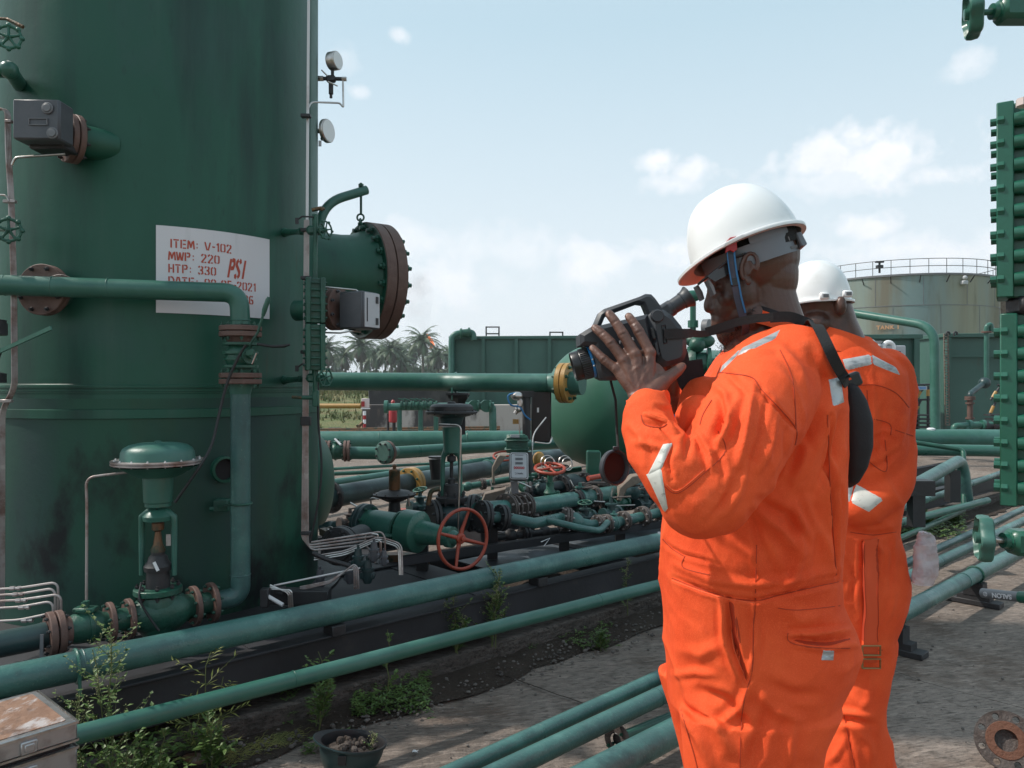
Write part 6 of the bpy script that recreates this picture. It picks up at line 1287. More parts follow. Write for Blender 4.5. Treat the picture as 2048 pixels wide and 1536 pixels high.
for u in (948, 972): b = MB(); b.lathe(P(u, 812, Yf-.1), (.2, -1, 0), [(0, .14), (.1, .14)], 16); b.lathe(P(u+6, 812, Yf-.1), (1, 0, 0), [(0, .13), (.05, .13)], 14); b.obj('flange', 'valve_green', t)
t = thing('extinguisher', P(786, 866, 18.5), 'red fire extinguisher under a cover hung on a post by the white wall', 'extinguisher')
b = MB(); b.lathe(P(786, 845, 18.5), UP, [(0, .08), (.02, .10), (.38, .10), (.45, .06), (.49, .03)], 20); b.lathe(P(786, 808, 18.5), UP, [(0, .04), (.06, .05), (.1, .02)], 12); b.obj('cylinder', 'bright_red', t)
b = MB(); b.tube([P(788, 868, 18.6), P(788, 845, 18.6)], .04, 8); b.tube([P(776, 868, 18.6), P(776, 820, 18.6)], .03, 8); b.obj('post', 'dark_steel', t)
t = thing('warning_board', P(730, 862, 22), 'small red and white board on a red and white banded post near the wall', 'sign')
for k in range(5): b = MB(); b.tube([P(729, 822+8.5*k, 22), P(729, 830.5+8.5*k, 22)], .045, 10); b.obj('post_band', 'bright_red' if k % 2 else 'white_plain', t)
b = MB(); b.box(P(731, 806, 22), (.22, .05, .26), bev=.01); pn = b.obj('board', 'helmet_inner', t); b = MB(); b.box(P(726, 808, 21.95), (.09, .02, .15)); b.obj('red_patch', 'bright_red', pn); b = MB(); b.box(P(731, 817, 22), (.25, .08, .03)); b.obj('shelf', 'white_plain', t)
b = MB(); b.tube(arc_path([P(716, 866, 21), P(718, 852, 21), P(726, 845, 21)], .1), .04, 10); b.tube([P(714, 850, 21), P(722, 864, 21)], .035, 8); tag(b.obj('hydrant', 'copper_rust'), 'small dark red hydrant bend at the foot of the banded post', 'hydrant')
b = MB(); b.tube([P(657, 862, 20), P(681, 862, 20)], .09, 12); tag(b.obj('drum', 'dark_steel'), 'small dark drum lying at the edge of the grass bank', 'drum')
b = MB(); b.tube([P(560, 860, 19), P(1000, 854, 19)], .03, 8); b.tube([P(560, 864, 18.8), P(1000, 858, 18.8)], .03, 8); tag(b.obj('rail_pipes', 'copper_rust'), 'pair of thin dark pipes along the edge of the grass bank', 'pipe')

# further small lines filling the middle of the skid
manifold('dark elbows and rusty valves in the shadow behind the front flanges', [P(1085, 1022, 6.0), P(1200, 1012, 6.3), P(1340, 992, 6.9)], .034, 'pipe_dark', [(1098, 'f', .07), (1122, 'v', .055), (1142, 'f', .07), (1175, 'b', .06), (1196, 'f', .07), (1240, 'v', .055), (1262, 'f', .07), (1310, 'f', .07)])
manifold('thin dark line with block valves under the digital meter', [P(935, 1002, 6.6), P(1050, 992, 6.8), P(1110, 985, 7.0)], .028, 'pipe_dark', [(948, 'b', .05), (972, 'f', .06), (1000, 'v', .05), (1024, 'f', .06), (1080, 'b', .055)])
manifold('low dark line on the deck behind the edge angle', [P(990, 1075, 5.3), P(1150, 1058, 5.7), P(1330, 1040, 6.2)], .026, 'dark_steel', [(1020, 'b', .045), (1050, 'F', .06), (1090, 'b', .04), (1170, 'F', .06), (1270, 'b', .045)])
rq = random.Random(3)
for i, (u, v, Y, h) in enumerate(((1060, 968, 6.6, .16), (1126, 968, 6.7, .20), (1150, 1000, 6.0, .14), (1206, 985, 6.4, .18), (1240, 1002, 6.2, .16), (1290, 1004, 6.3, .15), (985, 1000, 6.2, .14), (1170, 1030, 5.6, .12), (1222, 1022, 5.7, .14), (840, 1008, 5.6, .14), (700, 1040, 5.8, .12))):
    where = ('left of the flat red handwheel', 'right of the flat red handwheel', 'below the coiled tubing', 'under the orange pipe end', 'under the hanging lens cap', 'beside the orange sleeve', 'below the tilted tan plate', 'among the front flanges', 'right of the bent small pipe', 'behind the green cylinder', 'left of the green cylinder')[i]
    t = thing('small_valve', P(u, v, Y), 'small weathered valve '+where, 'valve', 'small valves on the skid'); m_ = rq.choice(('valve_green', 'flange_bare', 'pipe_dark'))
    b = MB(); b.lathe(P(u, v, Y), UP, [(-h*.6, .03), (-h*.3, .03), (-h*.25, .05), (-.01, .05), (.0, .03), (h*.3, .03), (h*.32, .045), (h*.4, .045), (h*.42, .015), (h*.75, .012)], 14); b.lathe(P(u, v+4, Y)-Vector((.07, .06, 0)), Vector((.75, .66, 0)), [(0, .045), (.02, .045), (.021, .03), (.16, .03), (.161, .045), (.18, .045)], 14); b.obj('valve_body', m_, t)
    if i % 2: handwheel(t, P(u, v, Y)+UP*h*.75, Vector((rq.uniform(-.2, .2), -.2, 1)), .055, rq.choice(('valve_green', 'red_paint', 'flange_bare')), rim=.006, spokes=4)
    else: b = MB(); b.tube([P(u, v, Y)+UP*h*.7, P(u, v, Y)+UP*h*.72+Vector((rq.uniform(.08, .16), rq.uniform(-.05, .05), .01))], .007, 8); b.obj('lever', 'flange_bare', t)
for i, (u0, v0, u1, v1, u2, v2, Y) in enumerate(((1010, 1012, 1030, 960, 1062, 975, 5.7), (1140, 960, 1160, 1000, 1210, 1004, 6.0), (1226, 975, 1218, 1012, 1270, 1010, 6.1), (980, 960, 990, 1000, 1040, 1010, 6.2), (700, 1005, 722, 1018, 745, 1012, 5.6))):
    b = MB(); b.tube(arc_path([P(u0, v0, Y), P(u1, v1, Y), P(u2, v2, Y)], .08), .0065, 8)
    tag(b.obj('steel_tube', 'stainless'), 'thin bent steel tube '+('rising to the digital meter', 'dropping right of the flat red handwheel', 'under the hanging lens cap', 'left of the digital meter post', 'left of the green cylinder flange')[i], 'tubing', 'thin steel tubes on the skid')
# ================================================================ people
from mathutils.bvhtree import BVHTree
def link_world(me, name, parent, mats=None):
    """me has world coordinates"""
    if mats: me.materials.clear(); [me.materials.append(MATS[m]) for m in mats]
    o = bpy.data.objects.new(name, me); COL.objects.link(o)
    if parent is not None: me.transform(Matrix.Translation(-world_of(parent))); o.parent = parent
    return o
def ell(c, rx, ry, n=28, tilt=0., p=2., X=None, Y=None):
    """closed ring round c: rx along X, ry along Y; tilt rotates the ring about Y (nose-down positive)"""
    X = X or Vector((math.cos(tilt), 0, math.sin(tilt))); Y = Y or Vector((0, 1, 0)); out = []
    for k in range(n):
        a = 2*math.pi*k/n; ca = math.cos(a); sa = math.sin(a)
        out.append(Vector(c)+X*(rx*math.copysign(abs(ca)**(2/p), ca))+Y*(ry*math.copysign(abs(sa)**(2/p), sa)))
    return out
def limb(b, pts, seg=24, sub=5):
    """pts: (Vector, r) smooth tapered limb with round ends"""
    P_ = [Vector(p) for p, r in pts]; r_ = [r for p, r in pts]; out = []; rr = []
    for i in range(len(P_)-1):
        p0 = P_[max(i-1, 0)]; p1 = P_[i]; p2 = P_[i+1]; p3 = P_[min(i+2, len(P_)-1)]
        for k in range(sub):
            t = k/sub; out.append(.5*((2*p1)+(p2-p0)*t+(2*p0-5*p1+4*p2-p3)*t*t+(3*p1-p0-3*p2+p3)*t**3)); rr.append(r_[i]+(r_[i+1]-r_[i])*(t*t*(3-2*t)))
    out.append(P_[-1]); rr.append(r_[-1]); b.tube(out, rr, seg); b.sphere(P_[0], r_[0]*.985, seg, 12); b.sphere(P_[-1], r_[-1]*.985, seg, 12)
def vproj(a): return 1024+FPX*a[:, 0]/a[:, 1], 768-FPX*(a[:, 2]-CAMZ)/a[:, 1]
def apply_folds(me, folds, noise_amp=.0, noise_scale=6., seed=0):
    """sculpt cloth: each fold is a ridge (+) or groove (-) along a polyline drawn on the side of the figure"""
    a, n = arr(me); u, v = vproj(a); vd = a-np.array([0, 0, CAMZ]); vd /= np.linalg.norm(vd, axis=1)[:, None]; face = np.clip(-(n*vd).sum(1)*2.2, 0, 1)
    disp = np.zeros(len(a))
    for f in folds:
        pts = f[0]; w = f[1]; amp = f[2]/1000; best = np.full(len(a), 1e9); tt = np.zeros(len(a)); tot = sum(math.dist(pts[i], pts[i+1]) for i in range(len(pts)-1)); acc = 0
        for i in range(len(pts)-1):
            x0, y0 = pts[i]; x1, y1 = pts[i+1]; L = math.dist(pts[i], pts[i+1]); t = np.clip(((u-x0)*(x1-x0)+(v-y0)*(y1-y0))/L**2, 0, 1)
            d = np.hypot(u-(x0+t*(x1-x0)), v-(y0+t*(y1-y0))); m = d < best; best = np.where(m, d, best); tt = np.where(m, (acc+t*L)/tot, tt); acc += L
        taper = np.sin(np.pi*np.clip(tt*.9+.05, 0, 1))**.6; g = np.exp(-np.abs(best/w)**1.45)*1.12-.45*np.exp(-((best-1.8*w)/(w))**2)
        disp += amp*taper*g*face
    if noise_amp:
        for i in range(len(a)):
            p = Vector(a[i]); q = Vector((p.x, p.y, p.z*.62))*noise_scale+Vector((seed, seed, 0)); q = q+mn.noise_vector(p*4.)*.9
            r = 1-abs(mn.noise(q)*1.9); r2 = 1-abs(mn.noise(q*2.3+Vector((5, 1, 2)))*1.9); r3 = 1-abs(mn.noise(p*19+q*.6)*1.9); disp[i] += noise_amp*((max(r, .1)**3-.32)*1.1+(r2-.6)*.35+(r3-.6)*.10)
    a += n*disp[:, None]; setarr(me, a)
def bvh_of(me): return BVHTree.FromPolygons([v.co.copy() for v in me.vertices], [p.vertices[:] for p in me.polygons])
CAMP = Vector((0, 0, CAMZ))
def hit(bv, u, v, fallback=None):
    d = (P(u, v, 1)-CAMP).normalized(); r = bv.ray_cast(CAMP, d)
    if r[0] is None: return (P(u, v, fallback) if fallback else None), -d
    return r[0], r[1]
def patch(bv, quad, name, parent, m, off=.002, n=(10, 10), fb=None):
    """cloth patch: a quad drawn on the figure's side, wrapped onto the garment"""
    b = MB(); (a, c, d, e) = [Vector(q+(0,)) for q in quad]; G_ = []; 
    for i in range(n[0]+1):
        row_ = []
        for j in range(n[1]+1):
            s_ = i/n[0]; t = j/n[1]; q = (a.lerp(c, s_)).lerp(e.lerp(d, s_), t); h, nn = hit(bv, q.x, q.y, fb)
            edge = min(i, n[0]-i, 1)*min(j, n[1]-j, 1); row_.append(None if h is None else h+nn*(off if edge else -.0005))
        G_.append(row_)
    vs = []; idx = {}
    for i in range(n[0]+1):
        for j in range(n[1]+1):
            if G_[i][j] is not None: idx[(i, j)] = len(vs); vs.append(G_[i][j])
    fs = []
    for i in range(n[0]):
        for j in range(n[1]):
            ks = [(i, j), (i+1, j), (i+1, j+1), (i, j+1)]
            if all(k in idx for k in ks) and max((vs[idx[ks[0]]]-vs[idx[k]]).length for k in ks) < .06: fs.append([idx[k] for k in ks])
    if not fs: return None
    b.add(vs, fs); return b.obj(name, m, parent, 60)
def ribbon(bv, pts, name, parent, m, off=.002, n=6, smooth=True, ridge=None):
    """pts: (u, v, width_px[, Y fallback]) strap or seam following the garment"""
    c = [];
    for i in range(len(pts)-1):
        p0 = pts[max(i-1, 0)]; p1 = pts[i]; p2 = pts[i+1]; p3 = pts[min(i+2, len(pts)-1)]
        for k in range(n):
            t = k/n; q = [.5*((2*p1[j])+(p2[j]-p0[j])*t+(2*p0[j]-5*p1[j]+4*p2[j]-p3[j])*t*t+(3*p1[j]-p0[j]-3*p2[j]+p3[j])*t**3) for j in (0, 1)]
            w = p1[2]+(p2[2]-p1[2])*t; Yf = None
            if len(p1) > 3 and len(p2) > 3 and p1[3] and p2[3]: Yf = p1[3]+(p2[3]-p1[3])*t
            c.append((q[0], q[1], w, Yf))
    e = pts[-1]; c.append((e[0], e[1], e[2], e[3] if len(e) > 3 else None)); b = MB(); rows = []
    for i, (u, v, w, Yf) in enumerate(c):
        a_ = c[max(i-1, 0)]; z_ = c[min(i+1, len(c)-1)]; t = Vector((z_[0]-a_[0], z_[1]-a_[1])); t.normalize(); nn = Vector((-t.y, t.x)); r_ = []
        for s_ in (-.5, -.48, 0, .48, .5):
            uu = u+nn.x*w*s_; vv = v+nn.y*w*s_
            if Yf: h = P(uu, vv, Yf); nm = Vector((0, -1, 0)); o_ = 0 if abs(s_) < .5 else -.002
            else:
                h, nm = hit(bv, uu, vv)
                if h is None: r_ = None; break
                o_ = off if abs(s_) < .5 else -.0005
            r_.append(h+nm*o_)
        rows.append(r_)
    k = 0
    while k < len(rows):
        if rows[k] is None: k += 1; continue
        j = k
        while j+1 < len(rows) and rows[j+1] is not None and (rows[j+1][2]-rows[j][2]).length < .08: j += 1
        if j > k: b.loft(rows[k:j+1], cap=False, closed=False)
        k = j+1
    return b.obj(name, m, parent, 60) if b.f else None
# ---------------------------------------------------------------- the man with the camera
YM = 1.66; pxm = YM/FPX
def H(u, v, dy=0.): p = P(u, v, YM); p.y += dy; return p
man = thing('person', Vector((H(1520, 900).x, YM, 0)), 'man in white hard hat and orange coverall looking through a black thermal camera', 'person')
# --- skin: head, neck, arms and hands fused into one body
b = MB()
def ep(u, v, dy, rx, ry, rz, tilt=0.):
    X = Vector((math.cos(tilt), 0, math.sin(tilt))); Z = Vector((-math.sin(tilt), 0, math.cos(tilt))); b.sphere(H(u, v, dy), 1, 28, 18, (rx, ry, rz), (X, Vector((0, 1, 0)), Z))
ep(1508, 512, 0, .096, .077, .094, R(14)); ep(1540, 552, 0, .058, .064, .078); ep(1470, 582, 0, .056, .064, .084, R(12)); ep(1452, 612, 0, .034, .050, .046); ep(1482, 628, 0, .056, .057, .052, R(20)); ep(1459, 668, 0, .027, .030, .026); ep(1480, 690, 0, .034, .040, .040); ep(1470, 705, 0, .024, .03, .03)
ep(1433, 556, 0, .018, .048, .016); 
for s_ in (-1, 1): ep(1446, 600, s_*.030, .020, .026, .024); ep(1430, 578, s_*.030, .010, .014, .010); ep(1424.5, 619, s_*.0095, .0085, .0075, .0075); ep(1500, 640, s_*.045, .030, .014, .03)
limb(b, [(H(1428, 570), .011), (H(1423, 592), .0115), (H(1420, 608), .0135), (H(1419, 615), .0125)])
ep(1443, 640, 0, .022, .032, .030); ep(1432, 636, 0, .0105, .022, .0075, R(15)); ep(1433, 650, 0, .0115, .020, .0085, R(-10)); ep(1446, 664, 0, .016, .022, .012)
b.loft([ell(H(1528, 560), .058, .056), ell(H(1540, 600), .062, .060, tilt=R(-12)), ell(H(1550, 640), .068, .064, tilt=R(-14)), ell(H(1556, 690), .085, .085, tilt=R(-14)), ell(H(1550, 760), .11, .13), ell(H(1530, 900), .11, .14), ell(H(1510, 1150), .12, .13), ell(H(1520, 1300), .11, .13)])
limb(b, [(H(1490, 650, -.0), .050), (H(1515, 700), .055)])
# ear (near and far): plate, helix, antihelix, lobe
for s_ in (-1, 1):
    e0 = H(1474, 548, s_*.076); yy = Vector((0, s_, 0)); f = Vector((-1, 0, 0)); up = Vector((.12, 0, 1)).normalized()
    b.sphere(e0, 1, 20, 14, (.010, .0065, .024), (Vector((1, 0, 0)), Vector((0, 1, 0)), up))
    hx = []
    for k in range(13):
        a = R(200)-R(260)*k/12; hx.append(e0+Vector((1, 0, 0))*(.0155*-math.cos(a))*1.0+up*(.029*math.sin(a)+.002)+yy*(.006+.008*max(0, -math.cos(a))))
    b.tube(hx, [.0035]+[.0046]*10+[.004, .0035], 10)
    b.tube([e0+up*.016+yy*.008+Vector((.001, 0, 0)), e0+up*.002+yy*.010+Vector((.0075, 0, 0)), e0-up*.014+yy*.008+Vector((.002, 0, 0))], [.0028, .0032, .003], 8)
    b.sphere(e0-up*.027+yy*.005+Vector((.003, 0, 0)), 1, 12, 8, (.0075, .005, .009)); b.sphere(e0-up*.006+yy*.006-Vector((.013, 0, 0)), .0042, 10, 8)
# left hand, its back to us, fingers spread up over the camera's side
FN = {'index': [(1300, 706, 1.450, .0112), (1278, 664, 1.461, .0101), (1267, 646, 1.471, .0092), (1257.5, 633, 1.477, .0083)],
      'middle': [(1270, 709, 1.448, .0115), (1246, 668, 1.458, .0104), (1230, 643, 1.468, .0096), (1218.5, 628, 1.476, .0088)],
      'ring': [(1247, 720, 1.450, .0108), (1222.5, 687, 1.457, .0100), (1203, 667, 1.468, .0092), (1190, 656, 1.477, .0083)],
      'pinky': [(1232, 738, 1.455, .0098), (1208, 719, 1.461, .0089), (1195, 706, 1.470, .0081), (1185, 696, 1.477, .0073)]}
wr = P(1291, 806, 1.425)
for nm_, j in FN.items():
    limb(b, [(P(*q[:3]), q[3]) for q in j], 18, 5)
    b.sphere(P(*j[1][:3]), j[1][3]*1.10, 14, 10); 
    m0 = P(*j[0][:3]); limb(b, [(m0, j[0][3]), (m0.lerp(wr, .45)+Vector((0, .002, 0)), .0135), (m0.lerp(wr, .95)+Vector((0, .004, 0)), .017)], 16, 4); b.sphere(m0+Vector((0, -.002, 0)), j[0][3]*1.08, 14, 10)
limb(b, [(P(1296, 790, 1.432), .020), (P(1318, 768, 1.442), .0185), (P(1338, 754, 1.452), .0128), (P(1353, 743, 1.460), .0112), (P(1364, 733, 1.468), .0088)], 18, 5)
b.sphere(P(1308, 752, 1.450), 1, 16, 12, (.022, .010, .026)); b.sphere(P(1285, 760, 1.448), 1, 20, 14, (.033, .0115, .040), (Vector((.9, 0, -.42)), Vector((0, 1, 0)), Vector((.42, 0, .9))))
b.loft([ell(P(1284, 782, 1.435), .029, .019, X=Vector((.95, 0, .25))), ell(P(1291, 806, 1.425), .0275, .021, X=Vector((.95, 0, .25))), ell(P(1297, 845, 1.40), .031, .025, X=Vector((.95, 0, .2))), ell(P(1312, 900, 1.37), .034, .03)])
limb(b, [(P(1312, 900, 1.37), .032), (P(1400, 985, 1.345), .042), (P(1480, 860, 1.42), .048), (P(1545, 740, 1.53), .06), (H(1550, 730), .08)])
# right hand on the far side of the camera
fw = P(1338, 800, 1.72)
for k, (u1, v1, u2, v2) in enumerate(((1326, 735, 1312, 705), (1308, 740, 1292, 716), (1292, 750, 1276, 730), (1280, 762, 1264, 746))):
    limb(b, [(fw, .018), (P(u1, v1, 1.67), .0098), (P((u1+u2)/2, (v1+v2)/2-4, 1.66), .009), (P(u2, v2, 1.640), .0078)], 14, 4)
limb(b, [(P(1345, 785, 1.71), .016), (P(1352, 752, 1.68), .012), (P(1345, 722, 1.655), .009)], 14, 4)
limb(b, [(fw, .028), (P(1362, 850, 1.80), .034), (P(1420, 940, 1.90), .042), (P(1500, 830, 1.87), .048), (P(1550, 740, 1.78), .06)])
# legs and feet
for dy in (-.10, .10):
    limb(b, [(H(1500, 1320, dy*.8), .065), (Vector((H(1470, 1, dy).x, YM+dy, .50)), .058), (Vector((H(1480, 1, dy).x, YM+dy, .10)), .042)]); b.sphere(Vector((H(1450, 1, dy).x, YM+dy, .05)), 1, 20, 12, (.13, .045, .045))
body = remesh(b.mesh('body', 'skin'), .0025, 5, 'body')
apply_folds(body, [([(1261, 745), (1270, 738), (1281, 730), (1284, 716)], 2.6, .9), ([(1276, 778), (1284, 758), (1296, 742), (1302, 726)], 2.6, .9), ([(1252, 752), (1262, 762), (1272, 775)], 2.6, .8), ([(1298, 715), (1288, 742), (1288, 775)], 4, 1.4), ([(1270, 716), (1272, 745), (1280, 780)], 4, 1.3), ([(1247, 727), (1257, 750), (1268, 776)], 4, 1.1)]
    +[([(x0, y0), (x1, y1)], 2.0, -1.0) for (x0, y0, x1, y1) in ((1269, 668, 1285, 660), (1238, 672, 1254, 664), (1214, 692, 1230, 682), (1201, 725, 1214, 713), (1260, 650, 1273, 643), (1223, 648, 1237, 639), (1197, 671, 1210, 662), (1346, 750, 1356, 738))])
bo = link_world(body, 'body', man, ['skin', 'skin_hand_sunlit'])
idx = np.zeros(len(body.polygons), dtype=np.int32); cen = np.empty(len(body.polygons)*3, dtype=np.float32); body.polygons.foreach_get('center', cen); cen = cen.reshape(-1, 3); wx = cen[:, 0]+world_of(man).x; wz = cen[:, 2]
idx[(wx < P(1380, 0, 1.6).x) & (wz > 1.4) & (wx < H(1398, 0).x)] = 1; body.polygons.foreach_set('material_index', idx)  # hand faces get the lighter skin with sunlight in its colour
for nm_, q, sc in (('index', (1258.5, 634, 1.4695), 1.1), ('middle', (1219.5, 629, 1.4680), 1.15), ('ring', (1191, 657, 1.4695), 1.05), ('pinky', (1186, 697, 1.4705), .95)):
    j = FN[nm_]; d = (P(*j[3][:3])-P(*j[2][:3])).normalized(); nb = MB(); n_ = Vector((0, -1, 0)); n_ = (n_-d*n_.dot(d)).normalized(); s2 = d.cross(n_)
    nb.sphere(P(*q), 1, 14, 8, (.0054*sc, .0016, .0068*sc), (s2, n_, d)); nb.obj('nail', 'nail', bo)
# eyes, brows
for s_ in (-1, 1): nb = MB(); nb.sphere(H(1434, 578, s_*.030), .0115, 16, 10); nb.obj('eye', 'white_plain', bo)
hb = MB(); hb.sphere(H(1511, 510), 1, 32, 20, (.0985, .0795, .0955), (Vector((math.cos(R(14)), 0, math.sin(R(14)))), Vector((0, 1, 0)), Vector((-math.sin(R(14)), 0, math.cos(R(14)))))); me = hb.mesh('hair', 'hair')
bm = bmesh.new(); bm.from_mesh(me); hn = Vector((-.31, 0, .95)); bmesh.ops.bisect_plane(bm, geom=bm.verts[:]+bm.edges[:]+bm.faces[:], plane_co=H(1520, 506), plane_no=hn, clear_inner=True); bm.to_mesh(me); bm.free(); link_world(me, 'hair', man)
# short beard: many fine curled hairs over jaw and chin
bb = MB(); bv_b = BVHTree.FromPolygons([Vector(v.co)+world_of(man) for v in body.vertices], [p.vertices[:] for p in body.polygons]); rnd = random.Random(5)
for _ in range(2600):
    t = rnd.random(); u = 1436+t*70+rnd.gauss(0, 5); v = 668-t*55+abs(rnd.gauss(0, 20))+(t < .4)*rnd.uniform(-8, 22)
    h, nn = hit(bv_b, u, v)
    if h is None or h.y > 1.8 or h.x < H(1428, 0).x: continue
    k = rnd.uniform(.0015, .004); e = Vector((rnd.uniform(-1, 1), rnd.uniform(-1, 1), rnd.uniform(-1, .2)))*k; w = Vector((.00035, 0, .0002)); bb.add([h-w, h+w, h+nn*k+e], [[0, 1, 2]])
for _ in range(500):
    q = H(1450+rnd.gauss(0, 7), 695+rnd.gauss(0, 10), rnd.uniform(-.02, .02)); e = Vector((rnd.uniform(-1, 1), rnd.uniform(-.5, .5), rnd.uniform(-1, .6)))*.006; w = Vector((.0005, 0, .0003)); bb.add([q-w, q+w, q+e], [[0, 1, 2]])
bb.obj('beard', 'hair', man, 0)
# --- orange coverall
b = MB(); rows_ = [(668, 1500, 1626, .092, 2.0), (690, 1466, 1640, .140, 2.2), (720, 1440, 1650, .170, 2.1), (760, 1415, 1664, .190, 2.2), (810, 1392, 1674, .200, 2.2), (900, 1356, 1678, .198, 2.2), (1000, 1332, 1676, .194, 2.2), (1080, 1324, 1672, .192, 2.2), (1140, 1323, 1668, .190, 2.2), (1190, 1326, 1670, .190, 2.2), (1240, 1329, 1692, .195, 2.2), (1285, 1331, 1702, .196, 2.2), (1330, 1334, 1684, .194, 2.2), (1375, 1337, 1660, .192, 2.2), (1410, 1340, 1636, .185, 2.2)]
b.loft([ell(H((f+k)/2, v), (k-f)/2*pxm, hw, 40, p=p) for v, f, k, hw, p in rows_])
for dy, du in ((-.098, 0), (.105, 30)):
    c = []
    for z, f, k, r in ((None, 1338, 1645, .098), (1440, 1344, 1610, .096), (1540, 1354, 1590, .094), (1700, 1365, 1580, .092), (1850, 1375, 1560, .088), (2000, 1390, 1545, .082), (2150, 1395, 1530, .080)):
        v = z or 1380; c.append(ell(H((f+k)/2+du*(v-1380)/200, v, dy), (k-f)/2*pxm, r, 32, p=2.2))
    b.loft(c)
b.sphere(H(1548, 730, -.10), 1, 24, 16, (.088, .100, .080)); b.sphere(H(1548, 730, .10), 1, 24, 16, (.088, .105, .080))
# near sleeve
limb(b, [(P(1550, 752, 1.58), .098), (P(1530, 788, 1.50), .098), (P(1498, 850, 1.42), .090), (P(1462, 915, 1.38), .086), (P(1420, 975, 1.355), .082), (P(1398, 992, 1.345), .076)], 32)
limb(b, [(P(1405, 990, 1.345), .072), (P(1362, 955, 1.345), .066), (P(1322, 905, 1.365), .055), (P(1300, 860, 1.39), .047), (P(1293, 826, 1.41), .043)], 28)
b.loft([ell(P(1297, 850, 1.395), .045, .042, X=Vector((.97, 0, .22))), ell(P(1294, 822, 1.412), .042, .038, X=Vector((.97, 0, .22))), ell(P(1292, 800, 1.425), .039, .034, X=Vector((.97, 0, .24))), ell(P(1290, 788, 1.43), .040, .035, X=Vector((.97, 0, .26)))])
b.sphere(P(1326, 800, 1.44), 1, 14, 10, (.018, .012, .028))
# far sleeve
limb(b, [(P(1555, 745, 1.78), .10), (P(1500, 830, 1.87), .088), (P(1430, 930, 1.90), .080), (P(1395, 900, 1.88), .066), (P(1368, 850, 1.82), .055), (P(1352, 812, 1.76), .047)], 28)
